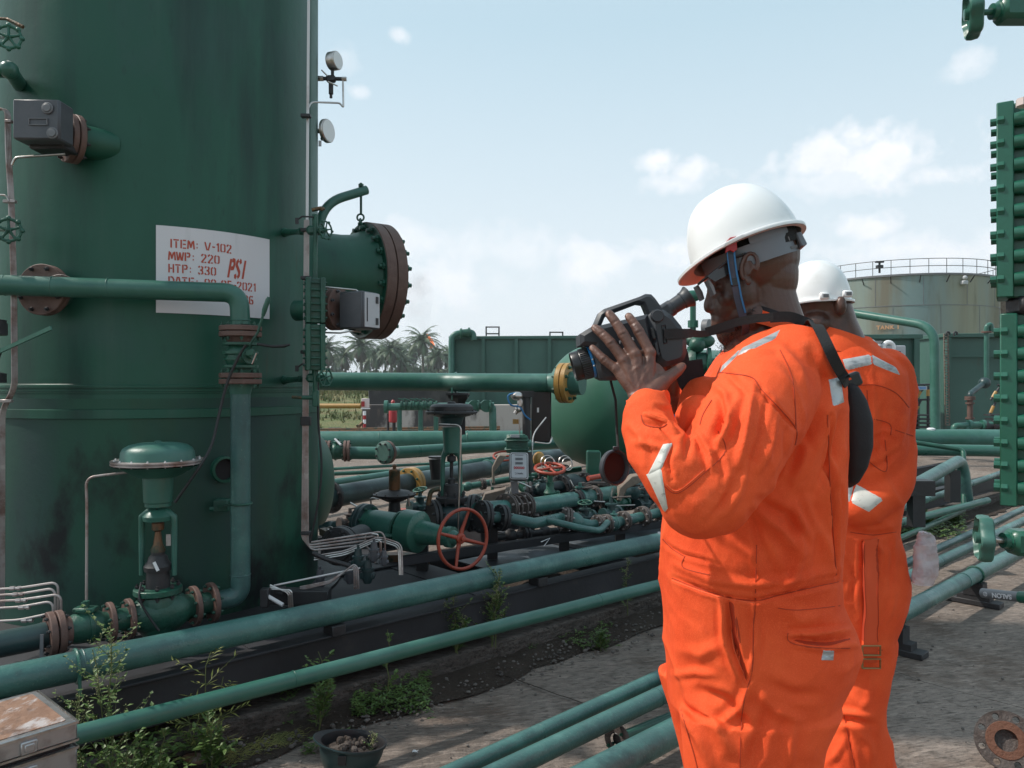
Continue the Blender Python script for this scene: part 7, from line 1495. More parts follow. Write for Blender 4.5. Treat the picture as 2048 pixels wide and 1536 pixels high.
# chest fullness below the strap, elbow bag
b.sphere(P(1415, 835, 1.58), 1, 20, 14, (.060, .10, .085)); b.sphere(P(1395, 840, 1.47), 1, 16, 12, (.045, .05, .05))
cl = remesh(b.mesh('coverall', 'orange_cloth'), .005, 3, 'coverall')
FOLDS = [([(1507, 770), (1494, 850), (1478, 930)], 8, 8), ([(1535, 795), (1520, 870), (1500, 950)], 7, -7), ([(1555, 830), (1545, 880), (1520, 940)], 7, 6), ([(1592, 856), (1560, 820), (1520, 778)], 4, -6), ([(1470, 800), (1455, 860), (1430, 900)], 8, 7), ([(1440, 790), (1446, 830), (1432, 870)], 7, -9),
    ([(1575, 860), (1572, 915), (1548, 960)], 6, -5), ([(1400, 870), (1420, 905), (1424, 940)], 6, 6), ([(1385, 845), (1375, 880), (1372, 920)], 7, -6), ([(1425, 880), (1445, 930), (1448, 975)], 7, -4), ([(1500, 930), (1480, 985), (1452, 1030)], 8, 5), ([(1470, 960), (1445, 1010), (1415, 1040)], 6, -4),
    ([(1345, 880), (1320, 850), (1290, 845)], 5, -7), ([(1350, 865), (1325, 835), (1300, 828)], 5, 6), ([(1352, 850), (1335, 820), (1312, 812)], 4, -5), ([(1330, 900), (1300, 890), (1272, 885)], 6, 5), ([(1345, 890), (1335, 925), (1345, 960)], 5, -6), ([(1262, 850), (1285, 880), (1296, 930)], 6, 4),
    ([(1664, 815), (1640, 880), (1595, 965)], 13, 9), ([(1688, 830), (1670, 910), (1630, 985)], 10, -9), ([(1640, 800), (1612, 870), (1580, 930)], 9, -7), ([(1600, 860), (1610, 900), (1585, 960)], 7, 6), ([(1505, 1015), (1560, 1060), (1598, 1106)], 10, 10), ([(1520, 1000), (1575, 1030), (1620, 1090)], 8, -8), ([(1589, 1005), (1604, 1060), (1598, 1110)], 8, 6),
    ([(1600, 1110), (1590, 1150), (1560, 1180)], 8, 6), ([(1500, 1010), (1520, 1080), (1560, 1170)], 9, -6), ([(1450, 1070), (1500, 1110), (1530, 1170)], 8, 4), ([(1654, 830), (1662, 1000), (1673, 1155)], 3.5, -9), ([(1664, 830), (1672, 1000), (1682, 1155)], 4, 6), ([(1690, 900), (1692, 1050), (1690, 1150)], 6, 5), ([(1630, 990), (1640, 1070), (1630, 1160)], 12, -6), ([(1610, 1000), (1650, 1080), (1668, 1150)], 8, 5),
    ([(1344, 1156), (1400, 1178), (1454, 1194), (1510, 1200), (1557, 1190), (1698, 1162)], 4, -7), ([(1326, 1082), (1340, 1096), (1360, 1108), (1440, 1130)], 4, -4), ([(1350, 1130), (1420, 1160), (1500, 1170), (1600, 1160), (1690, 1135)], 9, 5), ([(1513, 1081), (1511, 1200), (1507, 1340)], 2.5, -3),
    ([(1457, 1198), (1462, 1270), (1491, 1359)], 7, -11), ([(1446, 1205), (1450, 1280), (1478, 1355)], 7, 8), ([(1507, 1215), (1512, 1280), (1500, 1345)], 6, 6), ([(1576, 1270), (1640, 1266), (1707, 1258)], 5, 9), ([(1590, 1277), (1640, 1285), (1712, 1275)], 5, -10), ([(1585, 1290), (1650, 1300), (1725, 1290)], 5, 4),
    ([(1345, 1350), (1390, 1345), (1430, 1350)], 7, 4), ([(1360, 1300), (1400, 1310), (1440, 1290)], 12, 4), ([(1380, 1400), (1420, 1430), (1460, 1500)], 12, 8), ([(1400, 1380), (1450, 1400), (1500, 1460)], 10, -8), ([(1500, 1365), (1480, 1420), (1440, 1450)], 9, 7), ([(1510, 1380), (1550, 1420), (1600, 1440)], 12, 7), ([(1530, 1360), (1590, 1390), (1640, 1390)], 11, -6), ([(1540, 1410), (1520, 1470), (1500, 1536)], 12, -7), ([(1590, 1440), (1580, 1490), (1575, 1536)], 10, 6),
    ([(1360, 1420), (1400, 1480), (1430, 1550)], 8, 5), ([(1350, 1250), (1360, 1350), (1380, 1400)], 14, 4), ([(1560, 1210), (1600, 1240), (1650, 1230)], 14, 5), ([(1470, 690), (1500, 700), (1540, 700)], 7, 4), ([(1560, 690), (1600, 740), (1612, 790)], 10, 5), ([(1450, 745), (1480, 770), (1500, 790)], 8, -6), ([(1420, 760), (1450, 790), (1450, 830)], 8, 6), ([(1620, 700), (1650, 760), (1652, 800)], 9, -5)]
apply_folds(cl, [(f[0], f[1], f[2]*1.25) for f in FOLDS], .0056, 5.6)
BV = bvh_of(cl)
clo = link_world(cl, 'coverall', man, ['orange_cloth'])
def s1(pts, w=1.6, m='orange_seam_and_shade', nm_='seam', off=.0012): return ribbon(BV, [(u, v, w) for u, v in pts], nm_, clo, m, off)
for pts in ([(1436, 745), (1470, 748), (1505, 756), (1520, 776), (1560, 818), (1592, 858), (1590, 890)], [(1329, 972), (1357, 986), (1410, 945), (1451, 902), (1436, 862)], [(1326, 1078), (1345, 1098), (1367, 1112)], [(1344, 1156), (1400, 1178), (1454, 1194), (1510, 1202), (1557, 1191), (1620, 1176), (1694, 1160)], [(1370, 1112), (1367, 1135), (1420, 1150)], [(1513, 1090), (1511, 1200), (1507, 1250), (1504, 1340), (1485, 1420), (1480, 1536)],
            [(1576, 1266), (1576, 1280), (1592, 1289), (1640, 1296), (1700, 1296)], [(1556, 1216), (1600, 1220), (1690, 1210)], [(1655, 830), (1662, 1000), (1673, 1150)], [(1282, 830), (1290, 850), (1320, 855), (1334, 848)], [(1560, 700), (1585, 760), (1592, 856)], [(1424, 800), (1407, 828), (1400, 850)], [(1362, 1420), (1386, 1500), (1395, 1536)]):
    s1(pts)
for pts in ([(1344, 1160), (1400, 1182), (1454, 1198), (1510, 1206)], [(1460, 1210), (1466, 1290), (1489, 1352)], [(1333, 968), (1357, 981), (1408, 940)]): s1(pts, 1.0, 'orange_stitch', 'stitching')
b_ = patch(BV, [(1458, 1200), (1472, 1212), (1493, 1362), (1468, 1312)], 'pocket_slit_shade', clo, 'orange_seam_and_shade', .0006, (12, 4))  # dark orange patch paints the shaded inside of the open side pocket
ribbon(BV, [(1590, 1281, 2), (1620, 1287, 6), (1660, 1288, 6), (1700, 1278, 2)], 'pocket_slit_shade', clo, 'orange_seam_and_shade', .0012)  # shade of the back pocket's opening, painted as a dark ribbon
for quad in ([(1562, 658), (1550, 679), (1474, 712), (1482, 697)], [(1482, 697), (1474, 712), (1438, 748), (1444, 733)]): patch(BV, quad, 'reflective_band', clo, 'reflective', .002, (6, 12))
patch(BV, [(1657, 759), (1682, 752), (1689, 805), (1666, 816)], 'reflective_band', clo, 'reflective', .002, (8, 10))
patch(BV, [(1326, 888), (1347, 884), (1322, 940), (1293, 953)], 'reflective_band', clo, 'reflective_dirty', .002, (10, 10)); patch(BV, [(1291, 948), (1322, 932), (1336, 1018), (1330, 1026)], 'reflective_band', clo, 'reflective_dirty', .002, (10, 12))
patch(BV, [(1646, 1300), (1669, 1301), (1667, 1321), (1642, 1321)], 'care_label', clo, 'reflective', .0015, (14, 14))
patch(BV, [(1282, 832), (1334, 848), (1338, 838), (1286, 820)], 'cuff_tab', clo, 'orange_cloth', .004, (8, 4))
# collar: standing band open at the throat, with a turned edge
b = MB(); rr = []
cN = H(1556, 668)
def collar_ring(cu, cv, rx, ry, tilt, n=40): return ell(H(cu, cv), rx, ry, n, tilt=R(tilt), p=2.1)
rr = [collar_ring(1562, 684, .098, .110, -26), collar_ring(1560, 668, .086, .088, -27), collar_ring(1557, 654, .082, .080, -27), collar_ring(1556, 650, .080, .078, -27), collar_ring(1556, 652, .076, .074, -27), collar_ring(1558, 672, .078, .076, -27)]
b.loft(rr, cap=False); b.obj('collar', 'orange_cloth', clo, 70)
b = MB(); b.loft([collar_ring(1549, 668, .076, .074, -22), collar_ring(1546, 640, .0715, .068, -22), collar_ring(1545, 632, .070, .066, -22), collar_ring(1545, 634, .066, .063, -22)], cap=False); b.obj('undershirt', 'bag_black', man, 70)
b = MB(); b.tube([P(1355, 838, 1.50), P(1359, 862, 1.49)], .0065, 12); b.lathe(P(1354, 833, 1.50), UP, [(-.004, .0065), (.004, .0068)], 12); b.obj('pen', 'blue_plastic', man)
b = MB(); b.tube([P(1368, 828, 1.50), P(1372, 858, 1.49)], .004, 10); b.obj('pen', 'camera_dark', man)
for k, (u0, v0, u1, v1) in enumerate(((1400, 752, 1412, 785), (1392, 762, 1406, 792))): b = MB(); b.bar(P(u0, v0, 1.72), P(u1, v1, 1.70), .02, .008, up=(0, 0, 1)); b.obj('folded_paper', 'white_plain', man)
# boots
for dy, du in ((-.10, 0), (.105, .03)):
    b = MB(); x0 = H(1480, 0).x+du; b.loft([ell(Vector((x0, YM+dy, .24)), .06, .055), ell(Vector((x0, YM+dy, .12)), .058, .052), ell(Vector((x0-.03, YM+dy, .07)), .10, .052), ell(Vector((x0-.06, YM+dy, .03)), .145, .054), ell(Vector((x0-.06, YM+dy, 0)), .148, .056)]); b.obj('boot', 'camera_black', man)
# --- hard hat
def hard_hat(parent, c, fwd, up, L, Wd, Ht, brim_f=.05, brim_b=.014, m='helmet_white', mi='helmet_inner', name='hard_hat', ridge=.006):
    fwd = Vector(fwd).normalized(); up = Vector(up); up = (up-fwd*up.dot(fwd)).normalized(); sd_ = up.cross(fwd); t = bpy.data.objects.new(name, None); COL.objects.link(t); t.parent = parent; t.location = Vector(c)-(world_of(parent) if parent else Vector())
    n = 96; rows = []
    def rim(a, ex, h):
        ca, sa = math.cos(a), math.sin(a); w = brim_b+(brim_f-brim_b)*max(0, ca)**1.6
        return Vector(c)+fwd*((L+w*ex)*ca)+sd_*((Wd+w*.9*ex)*sa)+up*(h-.014*ex*max(0, ca)**2)
    prof = [(k/16*math.pi/2) for k in range(17)]
    def dome(th, s_=0.):
        row = []
        for k in range(n):
            a = 2*math.pi*k/n; r = math.cos(th)**.86; h = math.sin(th); f = 1-s_; x_ = L*f*r*math.cos(a); y_ = Wd*f*r*math.sin(a); z_ = (Ht-s_*.12)*h
            y2 = y_/Wd; rid = ridge*(math.exp(-(y_/.018)**2)+.8*math.exp(-((abs(y_)-.045)/.010)**2))*min(1, max(0, (h-.35)*2.4))*(1 if not s_ else 0)
            row.append(Vector(c)+fwd*x_+sd_*y_+up*(z_+rid+.004))
        return row
    b = MB(); rows = [[rim(2*math.pi*k/n, .0, -.004) for k in range(n)], [rim(2*math.pi*k/n, .9, -.005) for k in range(n)], [rim(2*math.pi*k/n, 1.0, -.003) for k in range(n)], [rim(2*math.pi*k/n, 1.0, .002) for k in range(n)], [rim(2*math.pi*k/n, .9, .003) for k in range(n)], [rim(2*math.pi*k/n, .12, .003) for k in range(n)]]
    rows += [dome(th) for th in prof[:-1]]; b.loft(rows, cap=False); last = len(b.v); b.v.append(tuple(Vector(c)+up*(Ht+.004+ridge))); 
    for k in range(n): b.f.append([last-n+k, last-n+(k+1) % n, last]); b.m.append(0)
    b.obj('shell', m, t, 50)
    b = MB(); rows = [[rim(2*math.pi*k/n, .0, -.0045) for k in range(n)]]+[dome(th, .03) for th in prof[:-1]]; b.loft(rows, cap=False); b.obj('inner_shell', mi, t, 50)
    b = MB(); b.loft([[rim(2*math.pi*k/n, .02, -.0052) for k in range(n)], [rim(2*math.pi*k/n, .88, -.0062) for k in range(n)]], cap=False); b.obj('brim_underside', mi, t, 60)
    return t, fwd, sd_, up, rim
hf = Vector((-math.cos(R(19)), 0, -math.sin(R(19)))); hu = Vector((-math.sin(R(19)), 0, math.cos(R(19))))
hc_ = H(1492, 500); rl_ = Matrix.Rotation(R(12), 3, hf); hat, hF, hS, hU, rim = hard_hat(man, hc_, hf, rl_ @ hu, .119, .104, .136, .040, .012)
hS0 = hu.cross(hF); hatS, hatU = hS, hU; hS, hU = hS0, hu
# suspension: headband, ratchet, front pad
hx = hU; ban = hc_-hU*.010
def band_ring(off, h, n=64, a0=0, a1=360): 
    out = []
    for k in range(n+1):
        a = R(a0+(a1-a0)*k/n); out.append(ban+hF*((.097+off)*math.cos(a)-.002)+hS*((.083+off)*math.sin(a))+hU*h)
    return out
b = MB(); b.loft([band_ring(0, .014), band_ring(.003, .014), band_ring(.003, -.029), band_ring(0, -.029)], cap=False, closed=False)
for s_ in (-1, 1): b.loft([[ban+hF*((.103)*math.cos(a))+hS*(.088*math.sin(a))+hU*h for a in [R(s_*(80+8*k)) for k in range(8)]] for h in (.012, .024, .036)], cap=False, closed=False)
b.obj('headband', 'helmet_band', hat, 60)
b = MB()
for s_ in (-1, 1): 
    for k in range(10): a = R(s_*(132+3.6*k)); q = ban+hF*(.102*math.cos(a))+hS*(.088*math.sin(a)); b.box(q-hU*.001, (.003, .003, .009), (hF, hS, hU)); b.box(q-hU*.020, (.003, .003, .006), (hF, hS, hU))
b.obj('adjuster_teeth', 'mid_grey', hat)
b = MB(); q = ban-hF*.098-hU*.008; b.prism([q+hS*x_+hU*z_ for x_, z_ in ((-.06, -.016), (-.05, .014), (-.02, .019), (.02, .019), (.05, .014), (.06, -.016), (.02, -.021), (-.02, -.021))], hF, .014, .003); b.obj('nape_band', 'helmet_band', hat)
b = MB(); b.lathe(q-hF*.006, -hF, [(0, .017), (.012, .017), (.016, .013)], 24); b.obj('ratchet_knob', 'camera_dark', hat)
b = MB(); q = H(1438, 503, -.095); b.prism([q+Vector((x_, 0, z_)) for x_, z_ in ((-.013, -.020), (-.011, .004), (-.003, .012), (.009, .014), (.011, -.012), (.004, -.018), (-.004, -.014))], (0, 1, 0), .005, .001); b.obj('strap_clip', 'bright_red', hat)
def flat_strap(pts, w, th, name, m, parent):
    """pts: 3-D centre line; strap lies broadside to the viewer"""
    c = []; n = 5
    for i in range(len(pts)-1):
        p0 = pts[max(i-1, 0)]; p1 = pts[i]; p2 = pts[i+1]; p3 = pts[min(i+2, len(pts)-1)]
        for k in range(n): t = k/n; c.append(.5*((2*p1)+(p2-p0)*t+(2*p0-5*p1+4*p2-p3)*t*t+(3*p1-p0-3*p2+p3)*t**3))
    c.append(pts[-1]); rows = []
    ws = w if isinstance(w, (list, tuple)) else [w]*len(c)
    for i, p in enumerate(c):
        t = (c[min(i+1, len(c)-1)]-c[max(i-1, 0)]).normalized(); sdir = t.cross(Vector((0, 1, 0))).normalized(); nn = sdir.cross(t).normalized(); ww = ws[min(i*len(ws)//len(c), len(ws)-1)]/2
        rows.append([p+sdir*ww+nn*th/2, p+sdir*ww-nn*th/2, p-sdir*ww-nn*th/2, p-sdir*ww+nn*th/2])
    b = MB(); b.loft(rows); return b.obj(name, m, parent, 40)
cs = [H(1437, 500, -.090), H(1438, 525, -.089), H(1443, 555, -.085), H(1448, 580, -.084), H(1454, 605, -.080), H(1463, 632, -.074), H(1472, 655, -.066), H(1477, 672, -.045)]
flat_strap(cs, .0155, .0018, 'chin_strap', 'chin_strap', hat); flat_strap([p+Vector((.0072, -.0014, 0)) for p in cs[:6]], .0035, .0016, 'strap_edge', 'strap_blue', hat); flat_strap([p+Vector((-.0072, -.0014, 0)) for p in cs[:4]], .0022, .0016, 'strap_edge', 'strap_blue', hat)
b = MB(); b.box(H(1448, 574, -.083), (.020, .006, .019), (Vector((.97, 0, .2)), Vector((0, 1, 0)), Vector((-.2, 0, .97))), .002); b.obj('buckle', 'camera_dark', hat)
# safety glasses
gl = bpy.data.objects.new('safety_glasses', None); COL.objects.link(gl); gl.parent = man; gl.location = H(1420, 570)-world_of(man)
b = MB(); b.tube([H(1484, 520, -.080), H(1465, 521, -.083), H(1440, 530, -.080), H(1418, 548, -.070), H(1400, 562, -.055), H(1390, 572, -.03)], [.003, .0028, .0028, .003, .003, .0025], 8); b.obj('temple_arm', 'camera_dark', gl)
b = MB(); b.tube([H(1491, 520, -.082), H(1476, 519.5, -.0825), H(1460, 521, -.083)], [.0012, .0016, .0012], 8); b.obj('metal_tip', 'gold', gl)
b = MB(); b.prism([H(u, v, -.072) for u, v in ((1398, 562), (1424, 541), (1452, 527), (1450, 545), (1432, 562), (1412, 572))], (0, 1, 0), .002, .0); b.obj('side_shield', 'glass_dark', gl)
b = MB(); b.prism([H(u, v, -.048) for u, v in ((1400, 568), (1404, 565), (1413, 580), (1417, 594), (1413, 597), (1407, 583))], (0, 1, 0), .030, .0008); b.prism([H(u, v, .048) for u, v in ((1400, 568), (1404, 565), (1413, 580), (1417, 594), (1413, 597), (1407, 583))], (0, 1, 0), .030, .0008); b.obj('lens', 'lens_glass', gl)
# ---------------------------------------------------------------- thermal camera
YK = 1.500
def K(x, y, dy=0.): p = P(1120+x/6.4, 540+y/6.4, YK); p.y += dy; return p
kam = thing('thermal_camera', K(800, 900, .05), 'black thermal imaging camera with a top handle and angled eyepiece, held up by the man', 'camera')
def kpoly(name, pts, dy, th, m='camera_black', bev=.005, parent=None): b = MB(); b.prism([K(x, y, dy) for x, y in pts], (0, 1, 0), th, bev); return b.obj(name, m, parent or kam, 40)
kpoly('front_housing', [(258, 815), (365, 748), (430, 712), (520, 705), (1128, 560), (1240, 1100), (1240, 1190), (1000, 1330), (720, 1415), (580, 1415), (510, 1380), (470, 1240), (440, 975), (262, 958)], .055, .110, bev=.008)
kpoly('rear_housing', [(1130, 585), (1190, 530), (1330, 500), (1450, 580), (1560, 715), (1630, 880), (1632, 1060), (1600, 1150), (1530, 1195), (1350, 1240), (1250, 1170), (1195, 960)], .058, .122, bev=.010)
kpoly('handle', [(445, 712), (525, 525), (590, 475), (1060, 312), (1140, 275), (1215, 280), (1265, 330), (1330, 420), (1440, 585), (1170, 600), (1160, 545), (1105, 415), (1030, 405), (690, 535), (605, 580), (548, 720)], .055, .040, bev=.006)
kpoly('side_panel', [(1205, 940), (1245, 905), (1262, 1060), (1290, 1040), (1262, 1108), (1235, 1075)], -.0015, .004, bev=.001); kpoly('slot', [(1150, 745), (1195, 735), (1225, 880), (1185, 890)], -.003, .004, 'camera_dark', .001)
b = MB(); b.lathe(K(1240, 592, -.004), (0, -1, 0), [(0, .0112), (.001, .0118), (.004, .0118), (.006, .0108)], 36); b.torus(K(1240, 592, -.004), (0, 1, 0), .0125, .001, 36, 6); b.obj('knob', 'camera_black', kam)
b = MB(); ex = Vector((.80, 0, .60)).normalized(); e0 = K(1385, 520, .085); e1 = K(1565, 395, .085); ev = (K(1800, 262, .085)-K(1430, 500, .085)).normalized()
b.lathe(K(1430, 500, .085), ev, [(-.012, .0175), (0, .0175), (.022, .017), (.023, .0155), (.045, .0165), (.046, .018), (.048, .018), (.052, .0185), (.058, .021), (.062, .0235), (.0635, .0235), (.062, .019), (.05, .015)], 36, cap=False); b.obj('eyepiece', 'camera_black', kam, 30)
b = MB(); b.lathe(K(1430, 500, .085), ev, [(.05, .0001), (.0505, .015)], 28, cap=False); b.obj('eyepiece_glass', 'glass_dark', kam)
b = MB(); b.bar(K(1370, 535, .085)-ev*.01, K(1520, 440, .085), .034, .028, bev=.004); b.obj('eyepiece_mount', 'camera_black', kam)
lx = Vector((.955, 0, .27)).normalized(); l0 = K(190, 1236, .052)
b = MB(); b.lathe(l0, lx, [(.004, .0245), (0, .027), (0, .0285), (.002, .0295), (.015, .0300), (.016, .0292), (.017, .030), (.035, .031), (.036, .030)], 56, cap=False); b.obj('lens_barrel', 'camera_dark', kam)
b = MB(); x_, y_, _ = basis(lx)
for k in range(44): a = 2*math.pi*k/44; e = x_*math.cos(a)+y_*math.sin(a); b.tube([l0+lx*.0175+e*.0305, l0+lx*.034+e*.0312], .0011, 5)
b.obj('grip_ribs', 'camera_black', kam)
b = MB(); b.lathe(l0, lx, [(.036, .030), (.0365, .0318), (.0405, .0318), (.041, .030)], 56, cap=False); b.obj('focus_ring', 'blue_plastic', kam)
b = MB(); b.lathe(l0, lx, [(.041, .030), (.043, .032), (.062, .036), (.09, .037), (.10, .030)], 48); b.obj('lens_mount', 'camera_black', kam)
for (x, y) in ((432, 1140), (450, 1222)): b = MB(); b.sphere(K(x, y, .020), .0018, 8, 6); b.obj('index_dot', 'white_plain', kam)
b = MB(); b.lathe(l0, lx, [(.006, .0001), (.0055, .014), (.004, .0245)], 40, cap=False); b.obj('lens_glass', 'glass_dark', kam)
rgt = (K(1000, 860)-K(700, 935)).normalized()
put_text('R', .0085, kam, K(928, 884, -.0016), rgt, Vector((0, 0, 1)), 'white_plain', 'lettering', bold=.0003, extrude=.0003)
put_text('F', .0085, kam, K(768, 925, -.0016), rgt, Vector((0, 0, 1)), 'white_plain', 'lettering', bold=.0003, extrude=.0003)
b = MB(); b.tube([K(1300, 715, -.004), K(1345, 705, -.004), K(1365, 930, -.004), K(1325, 940, -.004), K(1300, 715, -.004)], .0018, 6); b.obj('strap_lug', 'camera_dark', kam)
nk = [K(1325, 825, -.006), K(1450, 818, -.006), K(1600, 815, .0), K(1700, 800, .02), P(1405, 668, 1.56), P(1432, 662, 1.585), P(1468, 655, 1.590)]
flat_strap(nk, [.020, .020, .019, .018, .014, .013, .014, .016], .0022, 'neck_strap', 'strap_black', kam)
flat_strap([P(1412, 664, 1.575), P(1440, 655, 1.570), P(1475, 644, 1.565), P(1512, 637, 1.555), P(1547, 634, 1.545)], .017, .0024, 'neck_strap', 'strap_black', kam)
def hy(u, v, off=.006, fb=1.56): h, nn = hit(BV, u, v, fb); return h+nn*off if h is not None else P(u, v, fb)
flat_strap([P(1540, 635, 1.547), P(1580, 634, 1.548), P(1612, 645, 1.550)]+[hy(u, v, .012, 1.55) for u, v in ((1628, 660), (1640, 680), (1651, 706), (1662, 732), (1672, 750), (1680, 765))]+[P(1694, 778, 1.60)], .021, .0024, 'neck_strap', 'strap_black', kam)
flat_strap([K(1440, 1050, .09), K(1640, 900, .10), K(1730, 1120, .10), K(1700, 1300, .10), K(1760, 1500, .10), P(1408, 800, 1.60)], .022, .0025, 'hand_strap', 'bag_black', kam)
flat_strap([P(1387, 720, 1.60), P(1391, 760, 1.60), P(1388, 790, 1.60)], .036, .003, 'hand_strap', 'bag_black', kam)
# strap and lens cap hanging from the camera
cc = P(1232, 935, 1.50)
b = MB(); b.tube([K(690, 1415, .05), P(1231, 800, 1.55), P(1234, 870, 1.54), P(1236, 898, 1.50)], .0025, 6); b.obj('cap_cord', 'strap_black', kam)
cd = Vector((-.30, -.95, .05)).normalized(); cd = Vector((.55, -.83, .03)).normalized()
b = MB(); b.lathe(cc, cd, [(-.012, .030), (-.010, .034), (.0, .0345), (.002, .032), (.0, .030), (-.006, .028)], 48, cap=False); b.lathe(cc-cd*.012, cd, [(0, .030), (.001, .030)], 40); b.box(cc+UP*.037, (.012, .006, .008), bev=.001); lc = b.obj('lens_cap', 'camera_black', kam)
b = MB(); b.lathe(cc-cd*.008, cd, [(0, .029), (.002, .029)], 40); MATS['cap_inner'] = mat('cap_inner', (.035, .010, .010), .5); b.obj('cap_inside', 'cap_inner', lc)
# ---------------------------------------------------------------- black shoulder bag on his back
b = MB(); rr = []
for v, ul, ur, hw in ((756, 1672, 1694, .03), (775, 1668, 1708, .05), (800, 1664, 1722, .06), (840, 1662, 1732, .07), (890, 1664, 1731, .072), (930, 1666, 1721, .066), (960, 1672, 1707, .05), (974, 1680, 1698, .02)):
    rr.append(ell(P((ul+ur)/2, v, 1.63), (ur-ul)/2/FPX*1.63, hw, 28, p=2.5))
b.loft(rr); bag = thing('shoulder_bag', P(1698, 870, 1.63), 'small black padded pouch slung on the back of the man with the camera', 'bag'); me = remesh(b.mesh('pouch', 'bag_black'), .005, 3); link_world(me, 'pouch', bag, ['bag_black'])
b = MB(); b.box(P(1700, 762, 1.60), (.045, .02, .03), (Vector((.9, 0, .35)), Vector((0, 1, 0)), Vector((-.35, 0, .9))), .004); b.obj('clip', 'camera_dark', bag); b = MB(); b.bar(P(1686, 763, 1.585), P(1702, 757, 1.585), .003, .004); b.obj('orange_thread', 'orange_cloth', bag)
# ---------------------------------------------------------------- the second man
Y2 = 2.5; px2 = Y2/FPX
def J(u, v, dy=0.): p = P(u, v, Y2); p.y += dy; return p
man2 = thing('person', Vector((J(1700, 0).x, Y2, 0)), 'man in a white hard hat and orange coverall standing behind, seen from the back', 'person')
b = MB()
b.sphere(J(1634, 598), 1, 28, 18, (.082, .080, .095)); b.loft([ell(J(1648, 600), .078, .08), ell(J(1660, 640), .080, .078), ell(J(1672, 680), .090, .085), ell(J(1690, 730), .14, .11), ell(J(1700, 900), .17, .12), ell(J(1700, 1100), .15, .12)])
b.sphere(J(1622, 650, -.02), 1, 20, 14, (.05, .07, .05)); b.sphere(J(1655, 618, -.10), 1, 12, 8, (.018, .02, .032))
limb(b, [(J(1760, 740, 0), .06), (J(1775, 870, .0), .045), (J(1700, 985, -.10), .033), (J(1664, 1005, -.12), .028)]); limb(b, [(J(1620, 740, 0), .07), (J(1590, 880, .1), .05), (J(1600, 980, .2), .03)])
for k in range(4): limb(b, [(J(1660, 1006, -.12), .016), (J(1642, 1003+6*k, -.12), .010), (J(1628, 1000+7*k, -.12), .0085)], 12, 3)
for s_, dx in ((-1, 1700), (1, 1640)): limb(b, [(J(dx-6, 1200, s_*.04), .06), (J(dx, 1420, s_*.05), .05), (Vector((J(dx+10, 0).x, Y2+s_*.05, .1)), .045)]); b.sphere(Vector((J(dx-5, 0).x, Y2+s_*.05, .05)), 1, 16, 10, (.11, .06, .045))
me = remesh(b.mesh('body', 'skin'), .006, 3, 'body'); link_world(me, 'body', man2, ['skin'])
b = MB(); rows_ = [(676, 1632, 1730, .09, 2), (700, 1606, 1752, .12, 2.2), (722, 1588, 1780, .14, 2.4), (750, 1570, 1800, .15, 2.5), (800, 1572, 1806, .155, 2.6), (880, 1578, 1804, .15, 2.6), (960, 1582, 1798, .145, 2.6), (1030, 1590, 1790, .14, 2.5), (1062, 1592, 1786, .14, 2.5), (1100, 1590, 1800, .145, 2.5), (1160, 1590, 1810, .155, 2.4), (1210, 1596, 1804, .155, 2.4), (1270, 1600, 1776, .155, 2.4), (1300, 1610, 1766, .14, 2.4)]
b.loft([ell(J((f+k)/2, v), (k-f)/2*px2, hw, 40, p=p) for v, f, k, hw, p in rows_])
b.loft([ell(J((f+k)/2, v, dy), (k-f)/2*px2, r, 28, p=2.2) for v, f, k, dy, r in ((1270, 1660, 1778, -.03, .11), (1330, 1660, 1762, -.04, .105), (1400, 1650, 1750, -.05, .10), (1425, 1640, 1750, -.05, .10), (1470, 1625, 1764, -.05, .10), (1540, 1615, 1780, -.05, .10), (1600, 1625, 1775, -.05, .10), (1680, 1640, 1760, -.05, .09))])
b.loft([ell(J((f+k)/2, v, dy), (k-f)/2*px2, r, 28, p=2.2) for v, f, k, dy, r in ((1270, 1600, 1740, .04, .12), (1400, 1600, 1715, .06, .11), (1540, 1590, 1690, .08, .095), (1680, 1600, 1680, .08, .09))])
limb(b, [(J(1768, 745, 0), .085), (J(1782, 800, 0), .080), (J(1780, 860, 0), .077), (J(1776, 905, -.02), .078), (J(1760, 955, -.06), .074), (J(1718, 988, -.11), .062), (J(1672, 1006, -.13), .052)], 28)
limb(b, [(J(1620, 745, 0), .085), (J(1595, 860, .06), .075), (J(1600, 960, .15), .06)], 24)
cl2 = remesh(b.mesh('coverall', 'orange_cloth'), .008, 3, 'coverall')
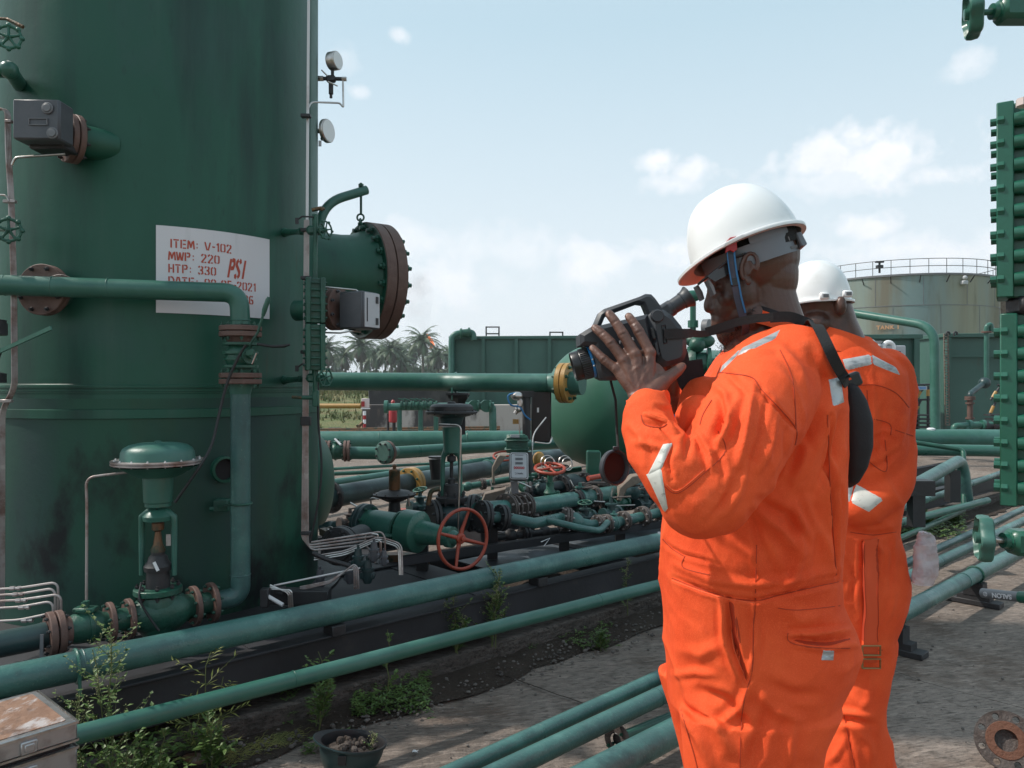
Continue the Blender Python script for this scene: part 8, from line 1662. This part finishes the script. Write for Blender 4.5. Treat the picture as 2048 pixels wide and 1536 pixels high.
apply_folds(cl2, [([(1745, 760), (1746, 850), (1735, 930)], 4, 6), ([(1760, 790), (1766, 850), (1757, 920)], 6, -6), ([(1740, 870), (1760, 900), (1770, 940)], 5, 6), ([(1790, 870), (1770, 860), (1750, 868)], 5, 5), ([(1730, 935), (1760, 930), (1800, 900)], 6, -6), ([(1700, 1064), (1750, 1070), (1790, 1062)], 6, -9), ([(1755, 1075), (1762, 1120), (1760, 1160)], 4, 6), ([(1775, 1075), (1785, 1120), (1780, 1180)], 5, -5), ([(1715, 1080), (1712, 1150), (1720, 1240)], 5, 6),
    ([(1690, 1120), (1712, 1160), (1700, 1200)], 5, -7), ([(1795, 1180), (1780, 1230), (1760, 1260)], 6, 5), ([(1630, 1440), (1690, 1425), (1745, 1432)], 6, 9), ([(1650, 1452), (1700, 1440), (1750, 1452)], 6, -8), ([(1690, 1430), (1700, 1490), (1712, 1536)], 5, -7), ([(1715, 1460), (1740, 1490), (1745, 1530)], 9, 7), ([(1650, 1340), (1680, 1370), (1690, 1410)], 6, 5), ([(1740, 1340), (1738, 1400), (1720, 1420)], 7, 4), ([(1690, 1480), (1672, 1510), (1650, 1530)], 7, 6), ([(1700, 720), (1720, 760), (1722, 800)], 6, 4), ([(1742, 690), (1744, 740), (1742, 760)], 3, 4)], .0075, 5, 3)
BV2 = bvh_of(cl2); c2 = link_world(cl2, 'coverall', man2, ['orange_cloth'])
for pts in ([(1710, 772), (1750, 770), (1790, 785), (1818, 815)], [(1734, 780), (1736, 860), (1733, 925)], [(1735, 836), (1778, 847), (1781, 870)], [(1736, 922), (1772, 942), (1770, 880)], [(1700, 1064), (1745, 1070), (1792, 1064)], [(1660, 1290), (1700, 1300), (1765, 1300)], [(1688, 1430), (1700, 1490), (1710, 1536)], [(1790, 860), (1826, 872)]): ribbon(BV2, [(u, v, 1.5) for u, v in pts], 'seam', c2, 'orange_seam_and_shade', .0015)
patch(BV2, [(1684, 718), (1742, 708), (1745, 729), (1692, 742)], 'reflective_band', c2, 'reflective', .003, (12, 5)); patch(BV2, [(1742, 708), (1792, 734), (1802, 752), (1745, 729)], 'reflective_band', c2, 'reflective', .003, (12, 5))
patch(BV2, [(1696, 966), (1708, 968), (1700, 1004), (1690, 1004)], 'reflective_band', c2, 'reflective', .003, (4, 6)); patch(BV2, [(1712, 968), (1770, 999), (1738, 1025), (1700, 1005)], 'reflective_band', c2, 'reflective_dirty', .003, (8, 8))
b = MB()
def cring(cu, cv, rx, ry, tilt): return ell(J(cu, cv), rx, ry, 36, tilt=R(tilt), p=2.2)
b.loft([cring(1682, 712, .16, .12, -12), cring(1680, 692, .120, .110, -18), cring(1680, 676, .108, .100, -20), cring(1680, 672, .104, .097, -20), cring(1681, 676, .099, .092, -20), cring(1683, 700, .10, .09, -18)], cap=False); b.obj('collar', 'orange_cloth', c2, 70)
# belt tail with its double metal buckle
ribbon(BV2, [(1737, 1078, 24), (1738, 1150, 26), (1739, 1220, 27), (1737, 1285, 28), (1735, 1320, 28)], 'belt_tail', c2, 'belt_cloth', .014)
for du in (-13, 13): ribbon(BV2, [(1737+du, 1082, 1.4), (1738+du, 1150, 1.4), (1739+du, 1220, 1.4), (1737+du, 1280, 1.4)], 'seam', c2, 'orange_seam_and_shade', .0155)
for v in (1296, 1322):
    h, nn = hit(BV2, 1736, v, Y2-.1); h = h-Vector((0, .022, 0)); b = MB(); w_ = .027; hh_ = .014; q = [h+Vector((x*w_, 0, z*hh_)) for x, z in ((-1, -1), (1, -1), (1, 1), (-1, 1), (-1, -1))]; b.tube(q, .0034, 8); b.obj('buckle', 'gold', c2)
# hard hat 2
hat2, F2, S2, U2, rim2 = hard_hat(man2, J(1634, 606), Vector((-.95, .30, -.03)), UP, .103, .094, .128, .030, .010)
for (u, v) in ((1624, 599), (1668, 595)):
    b = MB(); b.box(J(u, v, -.10), (.030, .014, .022), bev=.004); lg_ = b.obj('accessory_slot', 'helmet_white', hat2); b = MB(); b.box(J(u+1, v, -.108), (.016, .003, .010)); b.obj('slot_opening', 'mid_grey', lg_)
for s_, dx in ((-1, 1700), (1, 1640)):
    b = MB(); x0 = J(dx+10, 0).x; yb = Y2+s_*.05; b.loft([ell(Vector((x0, yb, .26)), .06, .06), ell(Vector((x0, yb, .12)), .058, .058), ell(Vector((x0-.03, yb, .05)), .10, .056), ell(Vector((x0-.04, yb, 0)), .13, .058)]); b.obj('boot', 'camera_black', man2)
# crumpled clear plastic bag stuck in his back pocket
b = MB(); rr = []
for v, uc, w, hw in ((1052, 1816, 10, .008), (1062, 1818, 14, .012), (1078, 1817, 19, .02), (1105, 1818, 21, .028), (1130, 1816, 21, .03), (1150, 1812, 18, .02)):
    ring = ell(J(uc, v, -.10), w/FPX*Y2, hw, 40)
    rr.append([p+Vector((mn.noise(p*30), mn.noise(p*30+Vector((9, 0, 0))), mn.noise(p*22)))*.007 for p in ring])
b.loft(rr); me = b.mesh('bag', 'plastic_bag', 0); bm = bmesh.new(); bm.from_mesh(me); bmesh.ops.subdivide_edges(bm, edges=[e for e in bm.edges], cuts=3, use_grid_fill=True); bm.to_mesh(me); bm.free()
a_, n_ = arr(me)
for i in range(len(a_)): p = Vector(a_[i]); d_2 = (1-abs(mn.noise(p*26)*2))*.004+(1-abs(mn.noise(p*60)*2))*.002; a_[i] += n_[i]*d_2
setarr(me, a_); og = J(1816, 1100, -.1); me.transform(Matrix.Translation(-og)); o = bpy.data.objects.new('plastic_bag', me); o.location = og; COL.objects.link(o); tag(o, "crumpled clear plastic bag poking out of the second man's back pocket", 'plastic bag')
# ================================================================ foreground odds and ends
rp = random.Random(21)
def leafm(b, base, d, up_, L, w):
    d = Vector(d).normalized(); s_ = d.cross(up_); s_ = s_.normalized() if s_.length > 1e-4 else Vector((1, 0, 0)); n_ = s_.cross(d); m_ = base+d*L*.45-n_*L*.04; t = base+d*L-n_*L*.18*(1 if rp.random() < .8 else -1)
    b.add([base, m_+s_*w*.5+n_*w*.12, t, m_-s_*w*.5+n_*w*.12, m_], [[0, 1, 4], [1, 2, 4], [2, 3, 4], [3, 0, 4]])
def weed(name, base, h, label, branches=9, leaf=.03, seeds=0, lean=(0, 0), m='leaf', spread=.5, nst=1, group=None, grassy=False):
    base = Vector(base); t = thing(name, base, label, 'plant', group); st = MB(); lf = MB(); sd_ = MB()
    for q in range(nst):
        a0 = rp.uniform(0, 6.28); ln = Vector((lean[0]+rp.uniform(-.15, .15)*(q > 0)*2, lean[1]+rp.uniform(-.1, .1)*(q > 0), 1)).normalized(); hh = h*(1 if q == 0 else rp.uniform(.55, .9)); b0 = base+Vector((rp.uniform(-.04, .04), rp.uniform(-.03, .03), 0))*(q > 0)
        pts = [b0+ln*hh*k/8+Vector((mn.noise(Vector((k*.5, q*3, a0))), mn.noise(Vector((k*.5, q*3+9, a0))), 0))*.035*k/8*hh/.4 for k in range(9)]
        st.tube(pts, [.0028*(1-.7*k/8)+.0006 for k in range(9)], 6)
        for i in range(branches):
            f = .15+.83*i/branches; k = min(7, int(f*8)); p = pts[k].lerp(pts[k+1], f*8-k); az = a0+i*2.4+rp.uniform(-.3, .3); bl = hh*spread*(1-.55*f)*rp.uniform(.6, 1.1); el = rp.uniform(.5, 1.0) if not grassy else rp.uniform(.2, .8)
            dd_ = Vector((math.cos(az)*math.cos(el), math.sin(az)*math.cos(el), math.sin(el))); bp = [p+dd_*bl*j/5+UP*(-.10*bl*(j/5)**2 if grassy else .12*bl*(j/5)**2) for j in range(6)]
            st.tube(bp, [.0014, .0012, .0011, .001, .0008, .0006], 5)
            for j in range(1, 6):
                for s_ in (-1, 1):
                    if rp.random() < .25: continue
                    sv = dd_.cross(UP).normalized()*s_; d = (dd_*.6+sv*rp.uniform(.5, 1)+UP*rp.uniform(-.3, .4)); leafm(lf, bp[j], d, UP, 1.25*leaf*(1.1-.12*j)*(1.15-.5*f)*rp.uniform(.7, 1.2), leaf*(.42 if not grassy else .13))
                if seeds and f > .35 and j > 1:
                    for _ in range(seeds): sd_.sphere(bp[j]+Vector((rp.gauss(0, .006), rp.gauss(0, .006), rp.gauss(0, .008))), rp.uniform(.0012, .0024), 5, 4)
            leafm(lf, p, dd_-UP*.3, UP, leaf*1.5*(1.1-.7*f), leaf*(.55 if not grassy else .15))
        if seeds:
            for _ in range(60): f = rp.uniform(.7, 1.0); k = min(7, int(f*8)); p = pts[k].lerp(pts[k+1], f*8-k); sd_.sphere(p+Vector((rp.gauss(0, .007), rp.gauss(0, .007), rp.gauss(0, .005))), rp.uniform(.0012, .0024), 5, 4)
    st.obj('stems', 'stem', t); lf.obj('leaves', m, t, 0)
    if seeds: sd_.obj('seed_heads', 'seed', t)
    return t
def at(u, v, Y, z=0.): p = P(u, v, Y); return Vector((p.x, p.y, z))
weed('weed', at(228, 0, 2.72), .66, 'tall seeding weed standing between the two pipes at the lower left', 15, .036, 3, (-.02, 0), nst=2, spread=.40)
weed('weed', at(160, 0, 2.70), .42, 'shorter weed with pale seed heads left of the tallest weed', 9, .032, 3, nst=2, spread=.4)
weed('weed', at(255, 0, 2.62), .34, 'leafy weed at the foot of the tallest weed', 8, .04, 0, nst=3, spread=.5)
weed('weed', at(30, 0, 2.5), .47, 'weed tops showing over the metal case at the left edge', 9, .026, 3, nst=2, spread=.35)
weed('weed', at(112, 0, 2.42), .40, 'small flowering weed just right of the metal case corner', 7, .024, 2, nst=3, spread=.35)
weed('grass_tuft', at(415, 0, 3.05), .44, 'spiky yellow-green grassy weed in front of the large pipe', 9, .055, 0, m='leaf_yellow', nst=3, spread=.55, grassy=True)
weed('weed', at(415, 0, 2.95), .24, 'three-leafed green weed below the spiky one', 7, .045, 0, nst=3, spread=.5)
weed('weed', at(322, 0, 2.7), .30, 'slender leafy weed in front of the slim pipe at the bottom', 9, .040, 0, nst=1, spread=.22)
weed('weed', at(285, 0, 2.75), .20, 'broad-leafed weed low under the slim pipe', 8, .048, 0, nst=2, spread=.5)
weed('weed', at(195, 0, 2.35), .22, 'yellowing weed at the bottom left below the metal case', 10, .055, 0, m='leaf_yellow', nst=4, spread=.6)
weed('weed', at(90, 0, 2.2), .20, 'green weed at the bottom left corner below the metal case', 8, .04, 0, nst=3, spread=.6)
weed('weed', at(985, 0, 4.15, .09), .42, 'bushy weed with seed spikes rising against the dark skid beam', 12, .036, 2, (.06, 0), nst=3, spread=.42)
weed('weed', at(912, 0, 4.02, .08), .38, 'leafy weed left of the bushy one against the dark beam', 10, .040, 1, (-.05, 0), nst=3, spread=.42)
weed('weed', at(1206, 0, 4.35), .12, 'low sprig growing beside the slab edge under the slim pipe', 7, .034, 0, nst=3, spread=.7)
weed('weed', at(1255, 0, 4.85, .05), .36, 'small weed tip showing above the slim pipe close to the man', 7, .030, 1, nst=1, spread=.28)
weed('weed', at(775, 0, 3.6), .36, 'single green shoot standing above the slim pipe', 5, .045, 0, nst=1, spread=.25)
weed('weed', at(640, 0, 3.35), .34, 'leafy weed poking over the slim pipe in the middle', 8, .042, 0, nst=3, spread=.45)
weed('weed', at(745, 0, 2.95), .17, 'thin flowering sprig above the upturned helmet', 6, .02, 2, nst=1, spread=.4)
for (u, v, h, nst, txt) in ((1845, 1062, .20, 5, 'bushy weed on the bare ground right of the second man'), (1875, 1030, .34, 3, 'pale broad-leafed weed behind the thin sloping pipe'), (1905, 1050, .12, 4, 'low weed patch under the thin sloping pipe')):
    p = GZ(u, v, 0); weed('weed', p, h, txt, 8, .07, 0, nst=nst, spread=.7)
# creeping ground cover: uncountable
gc = MB(); 
def cover(n, u0, u1, v0, v1, hmax, L, dens=.0, m=None):
    for _ in range(n):
        u = rp.uniform(u0, u1); v = rp.uniform(v0, v1); p = GZ(u, v, 0)
        if mn.noise(Vector((p.x*3.2, p.y*3.2, 4))) < dens: continue
        z = rp.uniform(.005, hmax); a = rp.uniform(0, 6.28)
        for k in range(3): aa = a+k*2.1; leafm(gc, p+UP*z, (math.cos(aa), math.sin(aa), rp.uniform(-.2, .5)), UP, L*rp.uniform(.6, 1.2), L*.5)
cover(1700, 570, 860, 1325, 1450, .08, .024, .02); cover(900, 540, 720, 1430, 1510, .07, .022, .0); cover(500, 380, 620, 1400, 1470, .12, .028, .08); cover(700, 120, 460, 1450, 1600, .14, .034, -.1); cover(420, 1040, 1310, 1255, 1305, .05, .022, .1); cover(500, 850, 1100, 1300, 1345, .04, .016, .1); cover(600, 1800, 1930, 1030, 1085, .08, .05, -.1)
tag(gc.obj('ground_cover', 'leaf', ang=0), 'creeping green ground cover along the skid', kind='stuff')
dg_ = MB()
for _ in range(700):
    t = rp.random(); p = GZ(430+t*150+rp.gauss(0, 12), 1530-t*55+rp.gauss(0, 7), 0); a = rp.gauss(.5, .5); L = rp.uniform(.02, .06); d = Vector((math.cos(a), math.sin(a), rp.uniform(.0, .5)))
    dg_.tube([p+UP*.005, p+d*L*.5+UP*.012, p+d*L], [.0009, .0008, .0004], 4)
tag(dg_.obj('dry_grass', 'leaf_yellow', ang=0), 'yellow dry grass clump lying on the slab', kind='stuff')
# chunk of bark beside it
b = MB(); b.sphere(GZ(395, 1530, 0)+UP*.02, .05, 16, 10, (1.3, .7, .5)); me = b.mesh('bark', 'worn_wood'); a_, n_ = arr(me)
for i in range(len(a_)): a_[i] += n_[i]*.02*mn.noise(Vector(a_[i])*30)
setarr(me, a_); o = bpy.data.objects.new('bark_chunk', me); COL.objects.link(o); tag(o, 'brown chunk of bark lying by the dry grass', 'bark')
# upturned old helmet used as a bowl
hc2 = P(706, 1484, 2.93)
uh, uF, uS, uU, _r = hard_hat(None, hc2, Vector((-.86, -.40, .16)), Vector((.10, .05, -1)), .122, .100, .128, .030, .008, m='pipe_dark', mi='dark_steel', name='upturned_helmet', ridge=.002)
tag(uh, 'old dark green hard hat lying upside down on the concrete', 'hard hat')
b = MB(); rr = [(.0, -.02), (.35, -.012), (.7, -.02), (.88, -.03)]; b.loft([[hc2+uF*(.115*f*math.cos(2*math.pi*k/24))+uS*(.095*f*math.sin(2*math.pi*k/24))-uU*(h-.008*mn.noise(Vector((k*.7, f*5, 0)))) for k in range(24)] for f, h in rr[1:]], cap=True)
for k in range(26): a = rp.uniform(0, 6.28); f = rp.uniform(0, .8); b.sphere(hc2+uF*(.11*f*math.cos(a))+uS*(.09*f*math.sin(a))-uU*-.004, rp.uniform(.006, .018), 7, 5)
o = b.obj('contents', 'concrete_dark', uh)
b = MB(); b.box(hc2-uS*.0+uF*.02+Vector((0, -.102, -.02)), (.03, .006, .035), bev=.002); b.obj('slot', 'dark_steel', uh)
# open metal case
C0 = P(156, 1441, 2.12); E1 = Vector((-.66, -.75, 0)).normalized(); E2 = Vector((-.75, .66, 0)).normalized()
cs_ = thing('metal_case', C0-UP*.15, 'battered aluminium case with a worn brown lid, ajar, at the lower left corner', 'case')
def casebox(name, z0, z1, m, inset=0., zt=0.):
    b = MB(); c = C0+E1*.23+E2*.16; b.box(Vector((c.x, c.y, (z0+z1)/2)), (.46-inset*2, .32-inset*2, z1-z0), (E1, E2, UP), .006); return b.obj(name, m, cs_)
zt = C0.z
tilt_ = Matrix.Rotation(R(-2), 3, E1)
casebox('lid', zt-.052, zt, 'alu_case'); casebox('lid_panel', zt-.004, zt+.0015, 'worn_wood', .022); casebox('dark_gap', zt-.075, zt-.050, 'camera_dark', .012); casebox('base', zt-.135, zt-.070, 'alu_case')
b = MB(); c = C0+E1*.23+E2*.16
for zz in (zt-.052, zt-.072, zt-.004): 
    for s_ in (-1, 1): b.bar(c-E1*.23+E2*(s_*.161)+UP*(zz-c.z), c+E1*.23+E2*(s_*.161)+UP*(zz-c.z), .004, .006)
    for s_ in (-1, 1): b.bar(c-E2*.16+E1*(s_*.231)+UP*(zz-c.z), c+E2*.16+E1*(s_*.231)+UP*(zz-c.z), .004, .006)
b.obj('edge_trim', 'stainless', cs_)
for l, zz in ((.12, zt-.030), (.34, zt-.030), (.12, zt-.098)):
    b = MB(); q = C0+E1*l-E2*.003; b.box(Vector((q.x, q.y, zz)), (.040, .010, .034), (E1, E2, UP), .003); b.box(Vector((q.x, q.y, zz))-E2*.006, (.024, .006, .020), (E1, E2, UP), .002); b.obj('latch', 'alu_case', cs_)
b = MB(); q = C0+E1*.21-E2*.01; hz = zt-.105; b.tube(arc_path([Vector((q.x, q.y, hz)), Vector((q.x, q.y, hz))-E2*.05-UP*.02, Vector((q.x, q.y, hz))+E1*.12-E2*.05-UP*.02, Vector((q.x, q.y, hz))+E1*.12], .02), .006, 10); b.box(Vector((q.x, q.y, hz)), (.02, .02, .02), bev=.003); b.obj('handle', 'stainless', cs_)
b = MB(); c2_ = C0+E1*.23+E2*.16
for s_ in (-1, 1):
    for r_ in (-1, 1): b.bar(Vector((c2_.x, c2_.y, 0))+E1*(.19*s_)+E2*(.12*r_)+UP*.0, Vector((c2_.x, c2_.y, 0))+E1*(.19*s_)+E2*(.12*r_)+UP*(zt-.137), .04, .04, up=(0, 1, 0))
b.box(Vector((c2_.x, c2_.y, zt-.150)), (.44, .30, .025), (E1, E2, UP)); tag(b.obj('stool', 'dark_steel', origin=Vector((c2_.x, c2_.y, 0))), 'dark steel stand under the battered metal case', 'stand')
# litter
for (u, v, s_, txt) in ((830, 1511, .012, 'scrap of white tissue on the concrete right of the upturned helmet'), (1068, 1322, .008, 'tiny folded white card on the slab edge'), (716, 1515, .01, None)):
    if not txt: continue
    b = MB(); p = GZ(u, v, 0)+UP*.012
    for k in range(4): b.add([p+Vector((rp.uniform(-1, 1), rp.uniform(-1, 1), rp.uniform(0, .5)))*s_*1.4 for _ in range(4)], [[0, 1, 2, 3]])
    tag(b.obj('paper_scrap', 'white_plain', ang=0), txt, 'litter')
b = MB()
for k in range(14): p = GZ(rp.uniform(1860, 1960), rp.uniform(1055, 1075), 0)+UP*.012; leafm(b, p, (rp.uniform(-1, 1), rp.uniform(-1, 1), .1), UP, .05, .03)
tag(b.obj('fallen_leaves', 'leaf_yellow', ang=0), 'few dry fallen leaves right of the second man', kind='stuff')

b = MB()
for _ in range(260):
    p = GZ(rp.uniform(640, 2040), rp.uniform(1180, 1530), 0); 
    if p.y > 9 or p.x > 5: continue
    b.sphere(p+UP*.006, rp.choice((.003, .004, .005, .008)), 6, 4, (1, 1, .6))
tag(b.obj('grit', 'pebble'), 'loose grit scattered over the concrete', kind='stuff')
# ================================================================ humid air
hz = bpy.data.materials.new('haze'); hz.use_nodes = True; nt = hz.node_tree; nt.nodes.clear(); ou = nd(nt, 'ShaderNodeOutputMaterial'); pv = nd(nt, 'ShaderNodeVolumePrincipled'); pv.inputs['Color'].default_value = (.86, .92, .97, 1); pv.inputs['Density'].default_value = .0005; pv.inputs['Anisotropy'].default_value = .3; nt.links.new(pv.outputs[0], ou.inputs['Volume']); MATS['haze'] = hz
b = MB(); b.box((0, 600, 19), (3100, 1900, 42)); o = b.obj('haze', 'haze'); o['kind'] = 'stuff'
